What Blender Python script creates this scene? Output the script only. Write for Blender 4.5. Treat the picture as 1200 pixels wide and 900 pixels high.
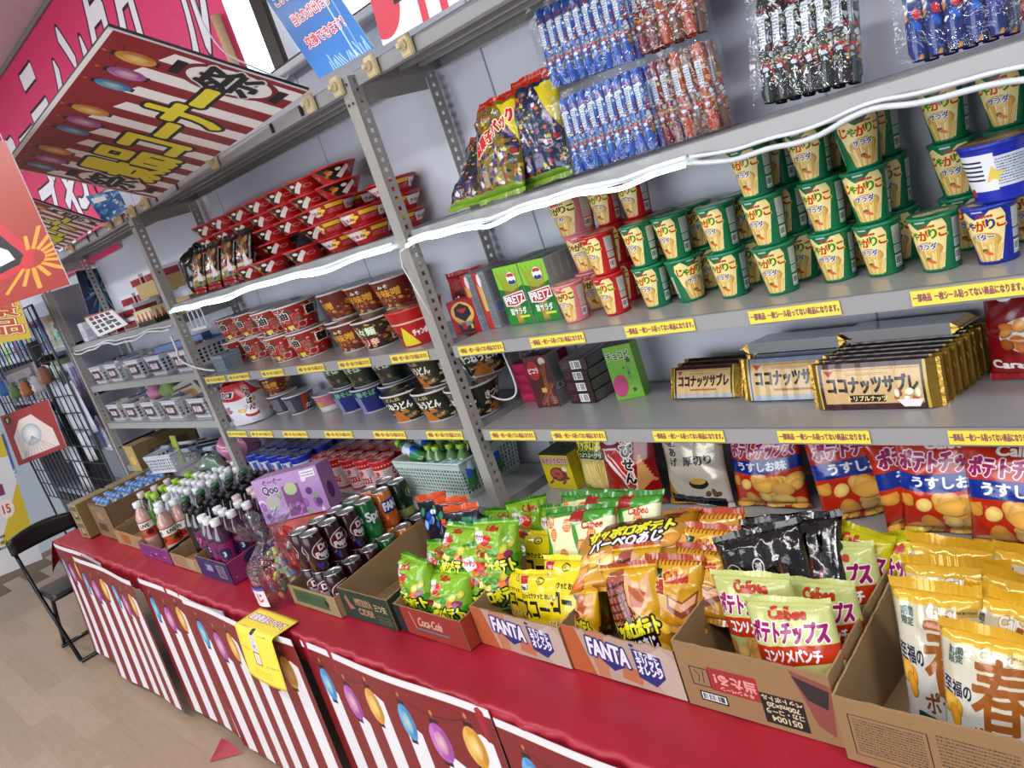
import bpy, math, random
import numpy as np
from mathutils import Matrix, Vector

# ------------------------------------------------------------------ camera, world, light, exposure
for o in list(bpy.data.objects): bpy.data.objects.remove(o)
SC = bpy.context.scene
COL = SC.collection
F_PX = 985.685
CAM = np.array([1.91400688, -1.40368538, 1.80497092])
_rv = np.array([0.35489872, 0.82554813, -0.20693205])
_t = np.linalg.norm(_rv); _k = _rv / _t
_K = np.array([[0, -_k[2], _k[1]], [_k[2], 0, -_k[0]], [-_k[1], _k[0], 0]])
ROT = (np.eye(3) + np.sin(_t) * _K + (1 - np.cos(_t)) * _K @ _K) @ np.array([[1, 0, 0], [0, 0, -1], [0, 1, 0]], float)
cam_d = bpy.data.cameras.new('camera'); cam = bpy.data.objects.new('camera', cam_d); COL.objects.link(cam)
cam_d.sensor_width = 36; cam_d.lens = F_PX / 1200 * 36; cam_d.clip_start = .02
_m = Matrix.Identity(4)
for i in range(3):
    _m[i][0] = ROT[0][i]; _m[i][1] = -ROT[1][i]; _m[i][2] = -ROT[2][i]; _m[i][3] = CAM[i]
cam.matrix_world = _m
SC.camera = cam

w = bpy.data.worlds.new('world'); SC.world = w; w.use_nodes = True
w.node_tree.nodes['Background'].inputs[0].default_value = (.80, .88, 1, 1)
w.node_tree.nodes['Background'].inputs[1].default_value = 0.34
PI_ = math.pi
def area(name, loc, rot, sx, sy, power, col=(1, 1, 1)):
    l = bpy.data.lights.new(name, 'AREA'); l.shape = 'RECTANGLE'; l.size = sx; l.size_y = sy; l.energy = power; l.color = col
    o = bpy.data.objects.new(name, l); COL.objects.link(o); o.location = loc; o.rotation_euler = rot; return o
area('ceiling_light_lamp', (1.2, -1.9, 3.2), (0, 0, 0), 2.4, .3, 46, (1, .99, .98))
area('ceiling_light_lamp', (-2.2, -1.9, 3.2), (0, 0, 0), 2.4, .3, 46, (1, .99, .98))
area('ceiling_light_lamp', (-5.2, -1.6, 3.2), (0, 0, 0), 1.6, .3, 40, (.92, .96, 1))
area('ceiling_light_lamp', (3.8, -1.2, 3.2), (0, 0, 0), 1.6, .3, 60, (1, .99, .98))
area('added_front_fill', (-.5, -5.6, 1.7), (PI_ / 2, 0, 0), 6, 2.2, 175, (.93, .97, 1))  # added soft fill behind the camera, brightens the shelf back walls; no known source
SC.view_settings.view_transform = 'Standard'; SC.view_settings.look = 'None'
SC.view_settings.gamma = 1; SC.view_settings.use_curve_mapping = False
SC.view_settings.exposure = 0.12
SC.cycles.use_denoising = True
SC.cycles.max_bounces = 8; SC.cycles.transparent_max_bounces = 12
SC.cycles.sample_clamp_indirect = 4

rnd = random.Random(7)
PI = math.pi

# a pixel of the 1200x900 frame -> the point where its line of sight meets a real surface
def _ray(u, v): return ROT.T @ np.array([(u - 600) / F_PX, (v - 450) / F_PX, 1.0])
def atz(u, v, z): d = _ray(u, v); return CAM + d * (z - CAM[2]) / d[2]
def aty(u, v, y): d = _ray(u, v); return CAM + d * (y - CAM[1]) / d[1]
def atx(u, v, x): d = _ray(u, v); return CAM + d * (x - CAM[0]) / d[0]

# ------------------------------------------------------------------ raster art (drawn in code, no files)
_fc = bpy.data.curves.new('glyphs', 'FONT'); _fo = bpy.data.objects.new('glyphs', _fc); COL.objects.link(_fo)
_fc.resolution_u = 3
_gc = {}
def glyph(s):
    if s in _gc: return _gc[s]
    _fc.body = s; bpy.context.view_layer.update()
    ev = _fo.evaluated_get(bpy.context.evaluated_depsgraph_get()); me = ev.to_mesh()
    n = len(me.vertices); co = np.zeros(n * 3); me.vertices.foreach_get('co', co); co = co.reshape(-1, 3)[:, :2]
    me.calc_loop_triangles(); tr = np.zeros(len(me.loop_triangles) * 3, int); me.loop_triangles.foreach_get('vertices', tr); tr = tr.reshape(-1, 3)
    a = co[tr[:, 0]]; b = co[tr[:, 1]]; c = co[tr[:, 2]]
    s2 = (b[:, 0] - a[:, 0]) * (c[:, 1] - a[:, 1]) - (b[:, 1] - a[:, 1]) * (c[:, 0] - a[:, 0])
    tr[s2 < 0] = tr[s2 < 0][:, ::-1]
    e = np.concatenate([tr[:, [0, 1]], tr[:, [1, 2]], tr[:, [2, 0]]])
    ev.to_mesh_clear()
    _gc[s] = (co, e, co.max(0) if n else np.zeros(2), co.min(0) if n else np.zeros(2)); return _gc[s]

def hexc(c):
    if isinstance(c, str): c = c.lstrip('#'); return np.array([int(c[i:i + 2], 16) / 255 for i in (0, 2, 4)])
    return np.array(c, float)

def cover(pts, edges, W, H):
    """signed-area coverage of a set of directed edges; returns mask and its box"""
    x0 = max(0, int(pts[:, 0].min()) - 1); x1 = min(W, int(pts[:, 0].max()) + 2)
    y0 = max(0, int(pts[:, 1].min()) - 1); y1 = min(H, int(pts[:, 1].max()) + 2)
    if x1 <= x0 or y1 <= y0: return None
    w_, h_ = x1 - x0, y1 - y0; SS = 3
    acc = np.zeros(h_ * SS * (w_ + 2))
    A = pts[edges[:, 0]] - [x0, y0]; B = pts[edges[:, 1]] - [x0, y0]
    A = A * [1, SS]; B = B * [1, SS]
    sg = np.where(B[:, 1] > A[:, 1], 1.0, -1.0)
    sw = A[:, 1] > B[:, 1]; A2 = np.where(sw[:, None], B, A); B2 = np.where(sw[:, None], A, B)
    r0 = np.clip(np.ceil(A2[:, 1] - .5), 0, h_ * SS).astype(int); r1 = np.clip(np.ceil(B2[:, 1] - .5), 0, h_ * SS).astype(int)
    n = r1 - r0; k = n > 0
    if not k.any(): return None
    A2, B2, r0, n, sg = A2[k], B2[k], r0[k], n[k], sg[k]
    idx = np.repeat(np.arange(len(n)), n); off = np.arange(n.sum()) - np.repeat(np.cumsum(n) - n, n)
    row = r0[idx] + off
    x = A2[idx, 0] + (B2[idx, 0] - A2[idx, 0]) * (row + .5 - A2[idx, 1]) / (B2[idx, 1] - A2[idx, 1])
    x = np.clip(x, 0, w_); xi = x.astype(int); f = x - xi
    np.add.at(acc, row * (w_ + 2) + xi, sg[idx] * (1 - f)); np.add.at(acc, row * (w_ + 2) + xi + 1, sg[idx] * f)
    m = np.cumsum(acc.reshape(h_ * SS, w_ + 2), 1)[:, :w_]
    m = np.clip(np.abs(m), 0, 1).reshape(h_, SS, w_).mean(1)
    return m, x0, y0

def dil(m, r):
    r = float(r)
    if r <= 0: return m
    p = int(math.ceil(r)); out = m.copy(); H, W = m.shape
    for rr in ([r, r * .5] if r > 2 else [r]):
        for a in range(12):
            dx = int(round(rr * math.cos(a * PI / 6))); dy = int(round(rr * math.sin(a * PI / 6)))
            xs, xd = (0, dx) if dx >= 0 else (-dx, 0); ys, yd = (0, dy) if dy >= 0 else (-dy, 0)
            ww, hh = W - abs(dx), H - abs(dy)
            if ww <= 0 or hh <= 0: continue
            np.maximum(out[yd:yd + hh, xd:xd + ww], m[ys:ys + hh, xs:xs + ww], out=out[yd:yd + hh, xd:xd + ww])
    return out

class Art:
    def __init__(s, W, H, bg='#ffffff'):
        s.W, s.H = W, H; s.a = np.ones((H, W, 3)) * hexc(bg)
        s.yy, s.xx = np.mgrid[0:H, 0:W].astype(float) + .5
        s.r = np.random.default_rng(W * 7 + H)
    def blend(s, m, x0, y0, c, al=1):
        h, w = m.shape; X0, Y0 = max(0, x0), max(0, y0); X1, Y1 = min(s.W, x0 + w), min(s.H, y0 + h)
        if X1 <= X0 or Y1 <= Y0: return
        k = (m[Y0 - y0:Y1 - y0, X0 - x0:X1 - x0] * al)[..., None]
        s.a[Y0:Y1, X0:X1] = s.a[Y0:Y1, X0:X1] * (1 - k) + hexc(c) * k
    def poly(s, pts, c, al=1, out=0, oc='#000000'):
        p = np.array(pts, float); n = len(p); e = np.stack([np.arange(n), (np.arange(n) + 1) % n], 1)
        r = cover(p, e, s.W, s.H)
        if r is None: return s
        m, x0, y0 = r
        if out:
            m2 = dil(np.pad(m, out + 1), out); s.blend(m2, x0 - out - 1, y0 - out - 1, oc)
        s.blend(m, x0, y0, c, al); return s
    def rect(s, x, y, w, h, c, al=1): return s.poly([(x, y), (x + w, y), (x + w, y + h), (x, y + h)], c, al)
    def ell(s, cx, cy, rx, ry, c, al=1, rot=0, c2=None, n=40, out=0, oc='#000000'):
        t = np.linspace(0, 2 * PI, n, endpoint=False); X = rx * np.cos(t); Y = ry * np.sin(t); ca, sa = math.cos(rot), math.sin(rot)
        s.poly(np.stack([cx + X * ca - Y * sa, cy + X * sa + Y * ca], 1), c, al, out, oc)
        if c2 is not None:
            for k in (.8, .6, .42, .25):
                s.poly(np.stack([cx + (X * ca - Y * sa) * k, cy + (X * sa + Y * ca) * k], 1), c2, .38 * al)
        return s
    def line(s, pts, w, c, al=1):
        for (x0, y0), (x1, y1) in zip(pts[:-1], pts[1:]):
            d = math.hypot(x1 - x0, y1 - y0) or 1; nx, ny = -(y1 - y0) / d * w / 2, (x1 - x0) / d * w / 2
            s.poly([(x0 + nx, y0 + ny), (x1 + nx, y1 + ny), (x1 - nx, y1 - ny), (x0 - nx, y0 - ny)], c, al)
        return s
    def txt(s, t, x, y, size, c='#000000', out=(), bold=0, sx=1, rot=0, skew=0, vert=False, anchor='c', al=1, fit=None):
        P, E, o = [], [], 0
        if vert:
            for i, ch in enumerate(t):
                co, e, mx, mn = glyph(ch)
                if len(co): P.append(co - [(mx[0] + mn[0]) / 2, i * 1.05 + .35]); E.append(e + o); o += len(co)
        else:
            co, e, mx, mn = glyph(t)
            if len(co): P = [co - [(mx[0] + mn[0]) / 2, .36]]; E = [e]
        if not P: return s
        p = np.concatenate(P); e = np.concatenate(E)
        if vert: p[:, 1] -= (p[:, 1].max() + p[:, 1].min()) / 2
        if fit: sx = fit / ((p[:, 0].max() - p[:, 0].min()) * size)
        p = p * [size * sx, size]; p[:, 0] += p[:, 1] * skew
        if anchor == 'l': p[:, 0] -= p[:, 0].min()
        ca, sa = math.cos(rot), math.sin(rot)
        p = np.stack([p[:, 0] * ca - p[:, 1] * sa, p[:, 0] * sa + p[:, 1] * ca], 1)
        q = np.stack([x + p[:, 0], y - p[:, 1]], 1)
        r = cover(q, e, s.W, s.H)
        if r is None: return s
        m, x0, y0 = r; pad = int(math.ceil(bold + sum(k for _, k in out))) + 1
        m = np.pad(m, pad); x0 -= pad; y0 -= pad; m = dil(m, bold)
        ms = [m]
        for _, k in out: ms.append(dil(ms[-1], k))
        for (oc, _), mm in zip(reversed(list(out)), reversed(ms[1:])): s.blend(mm, x0, y0, oc)
        s.blend(m, x0, y0, c, al); return s
    def vgrad(s, y0, y1, c0, c1, x0=0, x1=None):
        x1 = x1 or s.W; y0, y1 = int(y0), int(y1); k = np.linspace(0, 1, y1 - y0)[:, None, None]
        s.a[y0:y1, int(x0):int(x1)] = hexc(c0) * (1 - k) + hexc(c1) * k; return s
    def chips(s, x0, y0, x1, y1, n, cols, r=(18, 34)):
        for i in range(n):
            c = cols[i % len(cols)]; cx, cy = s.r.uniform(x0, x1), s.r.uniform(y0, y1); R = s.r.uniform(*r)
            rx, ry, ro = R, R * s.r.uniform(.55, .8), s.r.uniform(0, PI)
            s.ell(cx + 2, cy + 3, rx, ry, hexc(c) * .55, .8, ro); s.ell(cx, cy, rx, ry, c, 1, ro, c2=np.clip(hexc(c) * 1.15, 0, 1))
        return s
    def busy(s, x0, y0, x1, y1, n, cols, r=(5, 16)):
        for i in range(n):
            cx, cy, R = s.r.uniform(x0, x1), s.r.uniform(y0, y1), s.r.uniform(*r); k = int(s.r.integers(3, 7)); a0 = s.r.uniform(0, 6)
            rr = s.r.uniform(.35, 1, k) * R
            s.poly([(cx + rr[j] * math.cos(a0 + j * 2 * PI / k) * 1.3, cy + rr[j] * math.sin(a0 + j * 2 * PI / k)) for j in range(k)], cols[int(s.r.integers(len(cols)))], .95, 1 if i % 3 == 0 else 0, '#1c1820')
        return s
    def sticks(s, cx, y0, y1, n, spread, w, cols=('#e8cf86', '#d9b765', '#f0dca0')):
        for i in range(n):
            k = (i + .5) / n * 2 - 1 + s.r.uniform(-.05, .05)
            xa = cx + k * spread * .62; xb = cx + k * spread; yt = y0 + s.r.uniform(0, (y1 - y0) * .25) + abs(k) * 0
            s.line([(xa, y1), (xb, yt)], w + 2, '#9c7434'); s.line([(xa, y1), (xb, yt)], w, cols[i % len(cols)])
        return s
    def scrib(s, x, y, w, h, rows, c='#333333', al=.8):
        for i in range(rows):
            yy = y + (i + .25) * h / rows; xx = x
            while xx < x + w:
                l = s.r.uniform(2, 9); s.rect(xx, yy, min(l, x + w - xx), h / rows * .45, c, al * s.r.uniform(.5, 1)); xx += l + s.r.uniform(1, 3)
        return s
    def bars(s, x, y, w, h, n=24, c='#111111'):
        s.rect(x, y, w, h, '#f4f4f4')
        for i in range(n):
            if s.r.random() < .75: s.rect(x + w * .05 + i * w * .9 / n, y + h * .1, w * .9 / n * s.r.uniform(.3, .9), h * .8, c)
        return s
    def noise(s, amt, cell=1):
        n = s.r.normal(0, amt, (s.H // cell + 1, s.W // cell + 1))
        s.a += np.kron(n, np.ones((cell, cell)))[:s.H, :s.W, None]; return s
    def image(s, name):
        im = bpy.data.images.new(name, s.W, s.H); px = np.ones((s.H, s.W, 4), np.float32)
        px[..., :3] = np.clip(np.clip(s.a, 0, 1) ** 1.22 * 1.02, 0, 1)[::-1]; im.pixels.foreach_set(px.ravel()); im.update(); im.pack(); return im

# ------------------------------------------------------------------ materials
def _lin(c): c = hexc(c); return tuple(np.where(c <= .04045, c / 12.92, ((c + .055) / 1.055) ** 2.4)) + (1,)
_mc = {}
def mat(name, col, rough=.5, metal=0, coat=0, noise=0, nscale=30, bump=0, bscale=60, emit=0, trans=0, spec=.5, alpha=1):
    if name in _mc: return _mc[name]
    m = bpy.data.materials.new(name); m.use_nodes = True; nt = m.node_tree; b = nt.nodes['Principled BSDF']; _mc[name] = m
    b.inputs['Base Color'].default_value = _lin(col); b.inputs['Roughness'].default_value = rough; b.inputs['Metallic'].default_value = metal
    b.inputs['Coat Weight'].default_value = coat; b.inputs['Coat Roughness'].default_value = .12; b.inputs['Specular IOR Level'].default_value = spec
    b.inputs['Transmission Weight'].default_value = trans; b.inputs['Alpha'].default_value = alpha
    if emit: b.inputs['Emission Color'].default_value = _lin(col); b.inputs['Emission Strength'].default_value = emit
    tc = nt.nodes.new('ShaderNodeTexCoord')
    if noise:
        n = nt.nodes.new('ShaderNodeTexNoise'); n.inputs['Scale'].default_value = nscale; n.inputs['Detail'].default_value = 5
        nt.links.new(tc.outputs['Object'], n.inputs['Vector'])
        mx = nt.nodes.new('ShaderNodeMix'); mx.data_type = 'RGBA'; mx.blend_type = 'MIX'
        c = np.array(_lin(col)); mx.inputs['A'].default_value = tuple(np.clip(c * (1 - noise), 0, 1)[:3]) + (1,); mx.inputs['B'].default_value = tuple(np.clip(c * (1 + noise), 0, 1)[:3]) + (1,)
        nt.links.new(n.outputs['Fac'], mx.inputs['Factor']); nt.links.new(mx.outputs['Result'], b.inputs['Base Color'])
    if bump: _bump(nt, b, tc, bump, bscale)
    return m
def _bump(nt, b, tc, s, scale):
    n = nt.nodes.new('ShaderNodeTexNoise'); n.inputs['Scale'].default_value = scale; n.inputs['Detail'].default_value = 3; n.inputs['Distortion'].default_value = .8
    nt.links.new(tc.outputs['Object'], n.inputs['Vector'])
    bp = nt.nodes.new('ShaderNodeBump'); bp.inputs['Strength'].default_value = s; bp.inputs['Distance'].default_value = .004
    nt.links.new(n.outputs['Fac'], bp.inputs['Height']); nt.links.new(bp.outputs['Normal'], b.inputs['Normal'])
def pmat(name, art, rough=.4, coat=0, metal=0, bump=0, bscale=45, trans=0, alpha=1):
    m = bpy.data.materials.new(name); m.use_nodes = True; nt = m.node_tree; b = nt.nodes['Principled BSDF']
    t = nt.nodes.new('ShaderNodeTexImage'); t.image = art.image(name + '_print'); t.extension = 'EXTEND'
    nt.links.new(t.outputs['Color'], b.inputs['Base Color'])
    b.inputs['Roughness'].default_value = rough; b.inputs['Coat Weight'].default_value = coat * .6; b.inputs['Coat Roughness'].default_value = .12
    b.inputs['Metallic'].default_value = metal; b.inputs['Transmission Weight'].default_value = trans; b.inputs['Alpha'].default_value = alpha
    if bump: _bump(nt, b, nt.nodes.new('ShaderNodeTexCoord'), bump, bscale)
    return m

# ------------------------------------------------------------------ mesh helpers
class MB:
    def __init__(s): s.v = []; s.f = []; s.uv = []; s.mi = []
    def quad(s, a, b, c, d, uv=None, mi=0):
        n = len(s.v); s.v += [tuple(a), tuple(b), tuple(c), tuple(d)]; s.f.append((n, n + 1, n + 2, n + 3))
        s.uv.append(uv or ((0, 0), (1, 0), (1, 1), (0, 1))); s.mi.append(mi)
    def box(s, c, e, mi=0, M=None, fm=None):
        """c centre, e full extents; fm: {face: (mat, uvrect)}; faces F(-y) B(+y) L(-x) R(+x) T D"""
        x, y, z = (k / 2 for k in e); P = lambda a, b, d: Vector((c[0] + a * x, c[1] + b * y, c[2] + d * z))
        F = {'F': [(-1, -1, -1), (1, -1, -1), (1, -1, 1), (-1, -1, 1)], 'B': [(1, 1, -1), (-1, 1, -1), (-1, 1, 1), (1, 1, 1)],
             'R': [(1, -1, -1), (1, 1, -1), (1, 1, 1), (1, -1, 1)], 'L': [(-1, 1, -1), (-1, -1, -1), (-1, -1, 1), (-1, 1, 1)],
             'T': [(-1, -1, 1), (1, -1, 1), (1, 1, 1), (-1, 1, 1)], 'D': [(-1, 1, -1), (1, 1, -1), (1, -1, -1), (-1, -1, -1)]}
        for k, q in F.items():
            m_, r = (fm or {}).get(k, (mi, None)); pts = [P(*t) for t in q]
            if M is not None: pts = [M @ t for t in pts]
            r = r or (0, 0, 1, 1)
            s.quad(*pts, uv=((r[0], r[1]), (r[2], r[1]), (r[2], r[3]), (r[0], r[3])), mi=m_)
    def grid(s, fn, nu, nv, mi=0, uvf=None, close=False):
        b = len(s.v)
        for j in range(nv + 1):
            for i in range(nu + 1): s.v.append(tuple(fn(i / nu, j / nv)))
        for j in range(nv):
            for i in range(nu):
                a = b + j * (nu + 1) + i; s.f.append((a, a + 1, a + nu + 2, a + nu + 1)); s.mi.append(mi)
                q = [(i / nu, j / nv), ((i + 1) / nu, j / nv), ((i + 1) / nu, (j + 1) / nv), (i / nu, (j + 1) / nv)]
                s.uv.append([uvf(*t) for t in q] if uvf else q)
    def lathe(s, prof, n=24, mi=0, vr=None, axis=(0, 0)):
        zs = [p[1] for p in prof]; L = [0]
        for (a, b), (c, d) in zip(prof[:-1], prof[1:]): L.append(L[-1] + math.hypot(c - a, d - b))
        tot = L[-1] or 1
        b0 = len(s.v)
        for k, (r, z) in enumerate(prof):
            for i in range(n + 1):
                t = (i / n * 2 - 1) * PI; s.v.append((axis[0] + r * math.sin(t), axis[1] - r * math.cos(t), z))
        for k in range(len(prof) - 1):
            for i in range(n):
                a = b0 + k * (n + 1) + i; s.f.append((a, a + 1, a + n + 2, a + n + 1)); s.mi.append(mi)
                v0, v1 = (L[k] / tot, L[k + 1] / tot)
                s.uv.append([(i / n, v0), ((i + 1) / n, v0), ((i + 1) / n, v1), (i / n, v1)])
    def disc(s, r, z, n=24, mi=0, up=True, axis=(0, 0)):
        b = len(s.v); s.v += [(axis[0] + r * math.sin(2 * PI * i / n), axis[1] - r * math.cos(2 * PI * i / n), z) for i in range(n)]
        f = list(range(b, b + n)); q = [(.5 + .5 * math.sin(2 * PI * i / n), .5 + .5 * -math.cos(2 * PI * i / n) * 1) for i in range(n)]
        q = [(a, c) for a, c in q]
        if not up: f = f[::-1]; q = q[::-1]
        s.f.append(tuple(f)); s.uv.append(q); s.mi.append(mi)
    def tube(s, pts, r, n=8, mi=0, close=False):
        pts = [Vector(p) for p in pts]; N = len(pts); b = len(s.v); up = Vector((0, 0, 1)); prev = None
        for i, p in enumerate(pts):
            t = (pts[(i + 1) % N] - pts[i - 1]) if close else (pts[min(i + 1, N - 1)] - pts[max(i - 1, 0)])
            t.normalize(); a = (prev or up).cross(t)
            if prev is None:
                a = up.cross(t)
                if a.length < .1: a = Vector((1, 0, 0)).cross(t)
                a.normalize(); c = t.cross(a)
            else:
                c = prev - t * prev.dot(t); c.normalize(); a = c.cross(t)
            prev = c; rr = r(i / max(N - 1, 1)) if callable(r) else r
            for k in range(n):
                th = 2 * PI * k / n; s.v.append(tuple(p + a * (rr * math.cos(th)) + c * (rr * math.sin(th))))
        M_ = N if close else N - 1
        for i in range(M_):
            for k in range(n):
                A = b + i * n + k; B = b + i * n + (k + 1) % n; i2 = ((i + 1) % N)
                s.f.append((A, B, b + i2 * n + (k + 1) % n, b + i2 * n + k)); s.uv.append([(0, 0), (1, 0), (1, 1), (0, 1)]); s.mi.append(mi)
        if not close:
            s.f.append(tuple(range(b, b + n))[::-1]); s.uv.append([(0, 0)] * n); s.mi.append(mi)
            s.f.append(tuple(range(b + (N - 1) * n, b + N * n))); s.uv.append([(0, 0)] * n); s.mi.append(mi)
    def mesh(s, name, mats, smooth=False, weld=False, bevel=0, solid=0, M=None):
        me = bpy.data.meshes.new(name); me.from_pydata(s.v, [], s.f)
        for m in (mats if isinstance(mats, (list, tuple)) else [mats]): me.materials.append(m)
        me.polygons.foreach_set('material_index', s.mi)
        uv = me.uv_layers.new(name='uv'); uv.data.foreach_set('uv', np.array([c for q in s.uv for t in q for c in t], np.float32))
        if smooth: me.polygons.foreach_set('use_smooth', [True] * len(s.f))
        if M is not None: me.transform(M)
        if weld or bevel or solid:
            import bmesh
            bm = bmesh.new(); bm.from_mesh(me); bmesh.ops.remove_doubles(bm, verts=bm.verts, dist=1e-5)
            if solid:
                bmesh.ops.recalc_face_normals(bm, faces=bm.faces); bmesh.ops.solidify(bm, geom=bm.faces[:], thickness=solid)
            if bevel: bmesh.ops.bevel(bm, geom=bm.edges[:], offset=bevel, segments=2, affect='EDGES', clamp_overlap=True)
            bm.to_mesh(me); bm.free()
        me.update(); return me

def link(name, me, parent=None, M=None, kind=None, label=None):
    o = bpy.data.objects.new(name, me); COL.objects.link(o)
    if parent is not None: o.parent = parent
    if M is not None: o.matrix_basis = M
    if kind: o['kind'] = kind
    if label: o['label'] = label
    return o
def tag(o, label, cat, group=None):
    o['label'] = label; o['category'] = cat
    if group: o['group'] = group
    return o
def X(loc=(0, 0, 0), yaw=0, pitch=0, roll=0, s=1):
    """yaw about z, pitch leans the top back, roll about the facing axis"""
    return Matrix.Translation(Vector([float(k) for k in loc])) @ Matrix.Rotation(yaw, 4, 'Z') @ Matrix.Rotation(-pitch, 4, 'X') @ Matrix.Rotation(roll, 4, 'Y') @ Matrix.Scale(s, 4)
class Kind:
    """one kind of thing: a mesh, or named parts under an Empty"""
    def __init__(s, name, cat, parts): s.name, s.cat, s.parts = name, cat, parts
    def put(s, M, label, group=None):
        if len(s.parts) == 1 and s.parts[0][0] is None:
            o = link(s.name, s.parts[0][1]); root = o
        else:
            root = bpy.data.objects.new(s.name, None); COL.objects.link(root); root.empty_display_size = .02
            for pn, me, *sub in s.parts:
                p = link(pn, me, root)
                for sn, sm in (sub[0] if sub else []): link(sn, sm, p)
        root.matrix_basis = M; tag(root, label, s.cat, group); return root

ORD = ['first', 'second', 'third', 'fourth', 'fifth', 'sixth', 'seventh', 'eighth', 'ninth', 'tenth', 'eleventh', 'twelfth', 'thirteenth', 'fourteenth', 'fifteenth', 'sixteenth', 'seventeenth', 'eighteenth', 'nineteenth', 'twentieth', 'twenty-first', 'twenty-second', 'twenty-third', 'twenty-fourth', 'twenty-fifth', 'twenty-sixth']
TIER = ['bottom', 'second', 'third', 'fourth', 'fifth', 'sixth']

M_SILVER = mat('silver_foil', '#c9c9cc', .28, .9)
def film(name, gloss=.5, tint='#eef3f8', bump=.8, bscale=22):
    m = bpy.data.materials.new(name); m.use_nodes = True; nt = m.node_tree; nt.nodes.clear()
    o = nt.nodes.new('ShaderNodeOutputMaterial'); t = nt.nodes.new('ShaderNodeBsdfTransparent'); g = nt.nodes.new('ShaderNodeBsdfGlossy'); x = nt.nodes.new('ShaderNodeMixShader')
    g.inputs['Roughness'].default_value = .09; t.inputs[0].default_value = _lin(tint)
    lw = nt.nodes.new('ShaderNodeLayerWeight'); lw.inputs['Blend'].default_value = .25; mp = nt.nodes.new('ShaderNodeMath'); mp.operation = 'MULTIPLY_ADD'; mp.inputs[1].default_value = gloss; mp.inputs[2].default_value = .035; mp.use_clamp = True
    tc = nt.nodes.new('ShaderNodeTexCoord'); n = nt.nodes.new('ShaderNodeTexNoise'); n.inputs['Scale'].default_value = bscale; n.inputs['Detail'].default_value = 3; n.inputs['Distortion'].default_value = 1
    bp = nt.nodes.new('ShaderNodeBump'); bp.inputs['Strength'].default_value = bump; bp.inputs['Distance'].default_value = .01
    L = nt.links.new; L(tc.outputs['Object'], n.inputs['Vector']); L(n.outputs['Fac'], bp.inputs['Height']); L(bp.outputs['Normal'], g.inputs['Normal']); L(bp.outputs['Normal'], lw.inputs['Normal'])
    L(lw.outputs['Facing'], mp.inputs[0]); L(mp.outputs[0], x.inputs[0]); L(t.outputs[0], x.inputs[1]); L(g.outputs[0], x.inputs[2]); L(x.outputs[0], o.inputs[0]); return m
M_CARD = mat('corrugated_card', '#9a7c57', .85, noise=.12, nscale=25, bump=.12, bscale=90)
M_CARDIN = mat('card_inside', '#8f7350', .9, noise=.1, nscale=18)
M_WHITEP = mat('white_plastic', '#d8dbe0', .4)
M_BLACK = mat('black_plastic', '#16171a', .4)

# --- containers and packets
def cup_kind(name, cat, art_m, rb, rt, h, lid_m, rim_m=None, lid_bulge=0.002, n=24):
    b = MB(); b.lathe([(rb, 0.003), (rb, .004), (rt, h - .004)], n); body = b.mesh('wrap', art_m, True)
    b = MB(); b.lathe([(rt - .003, h - .006), (rt + .002, h - .005), (rt + .002, h - .001), (rt, h + .001)], n); rim = b.mesh('rim', rim_m or lid_m, True)
    b = MB(); b.disc(rt, h + .001, n); lid = b.mesh('lid', lid_m)
    b = MB(); b.lathe([(rb - .003, 0), (rb + .001, 0), (rb + .001, .005)], n); b.lathe([(.001, .002), (rb - .003, .002)], n); foot = b.mesh('foot_ring', rim_m or lid_m, True)
    return Kind(name, cat, [('wrap', body), ('rim', rim), ('lid', lid), ('foot_ring', foot)])

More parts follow.
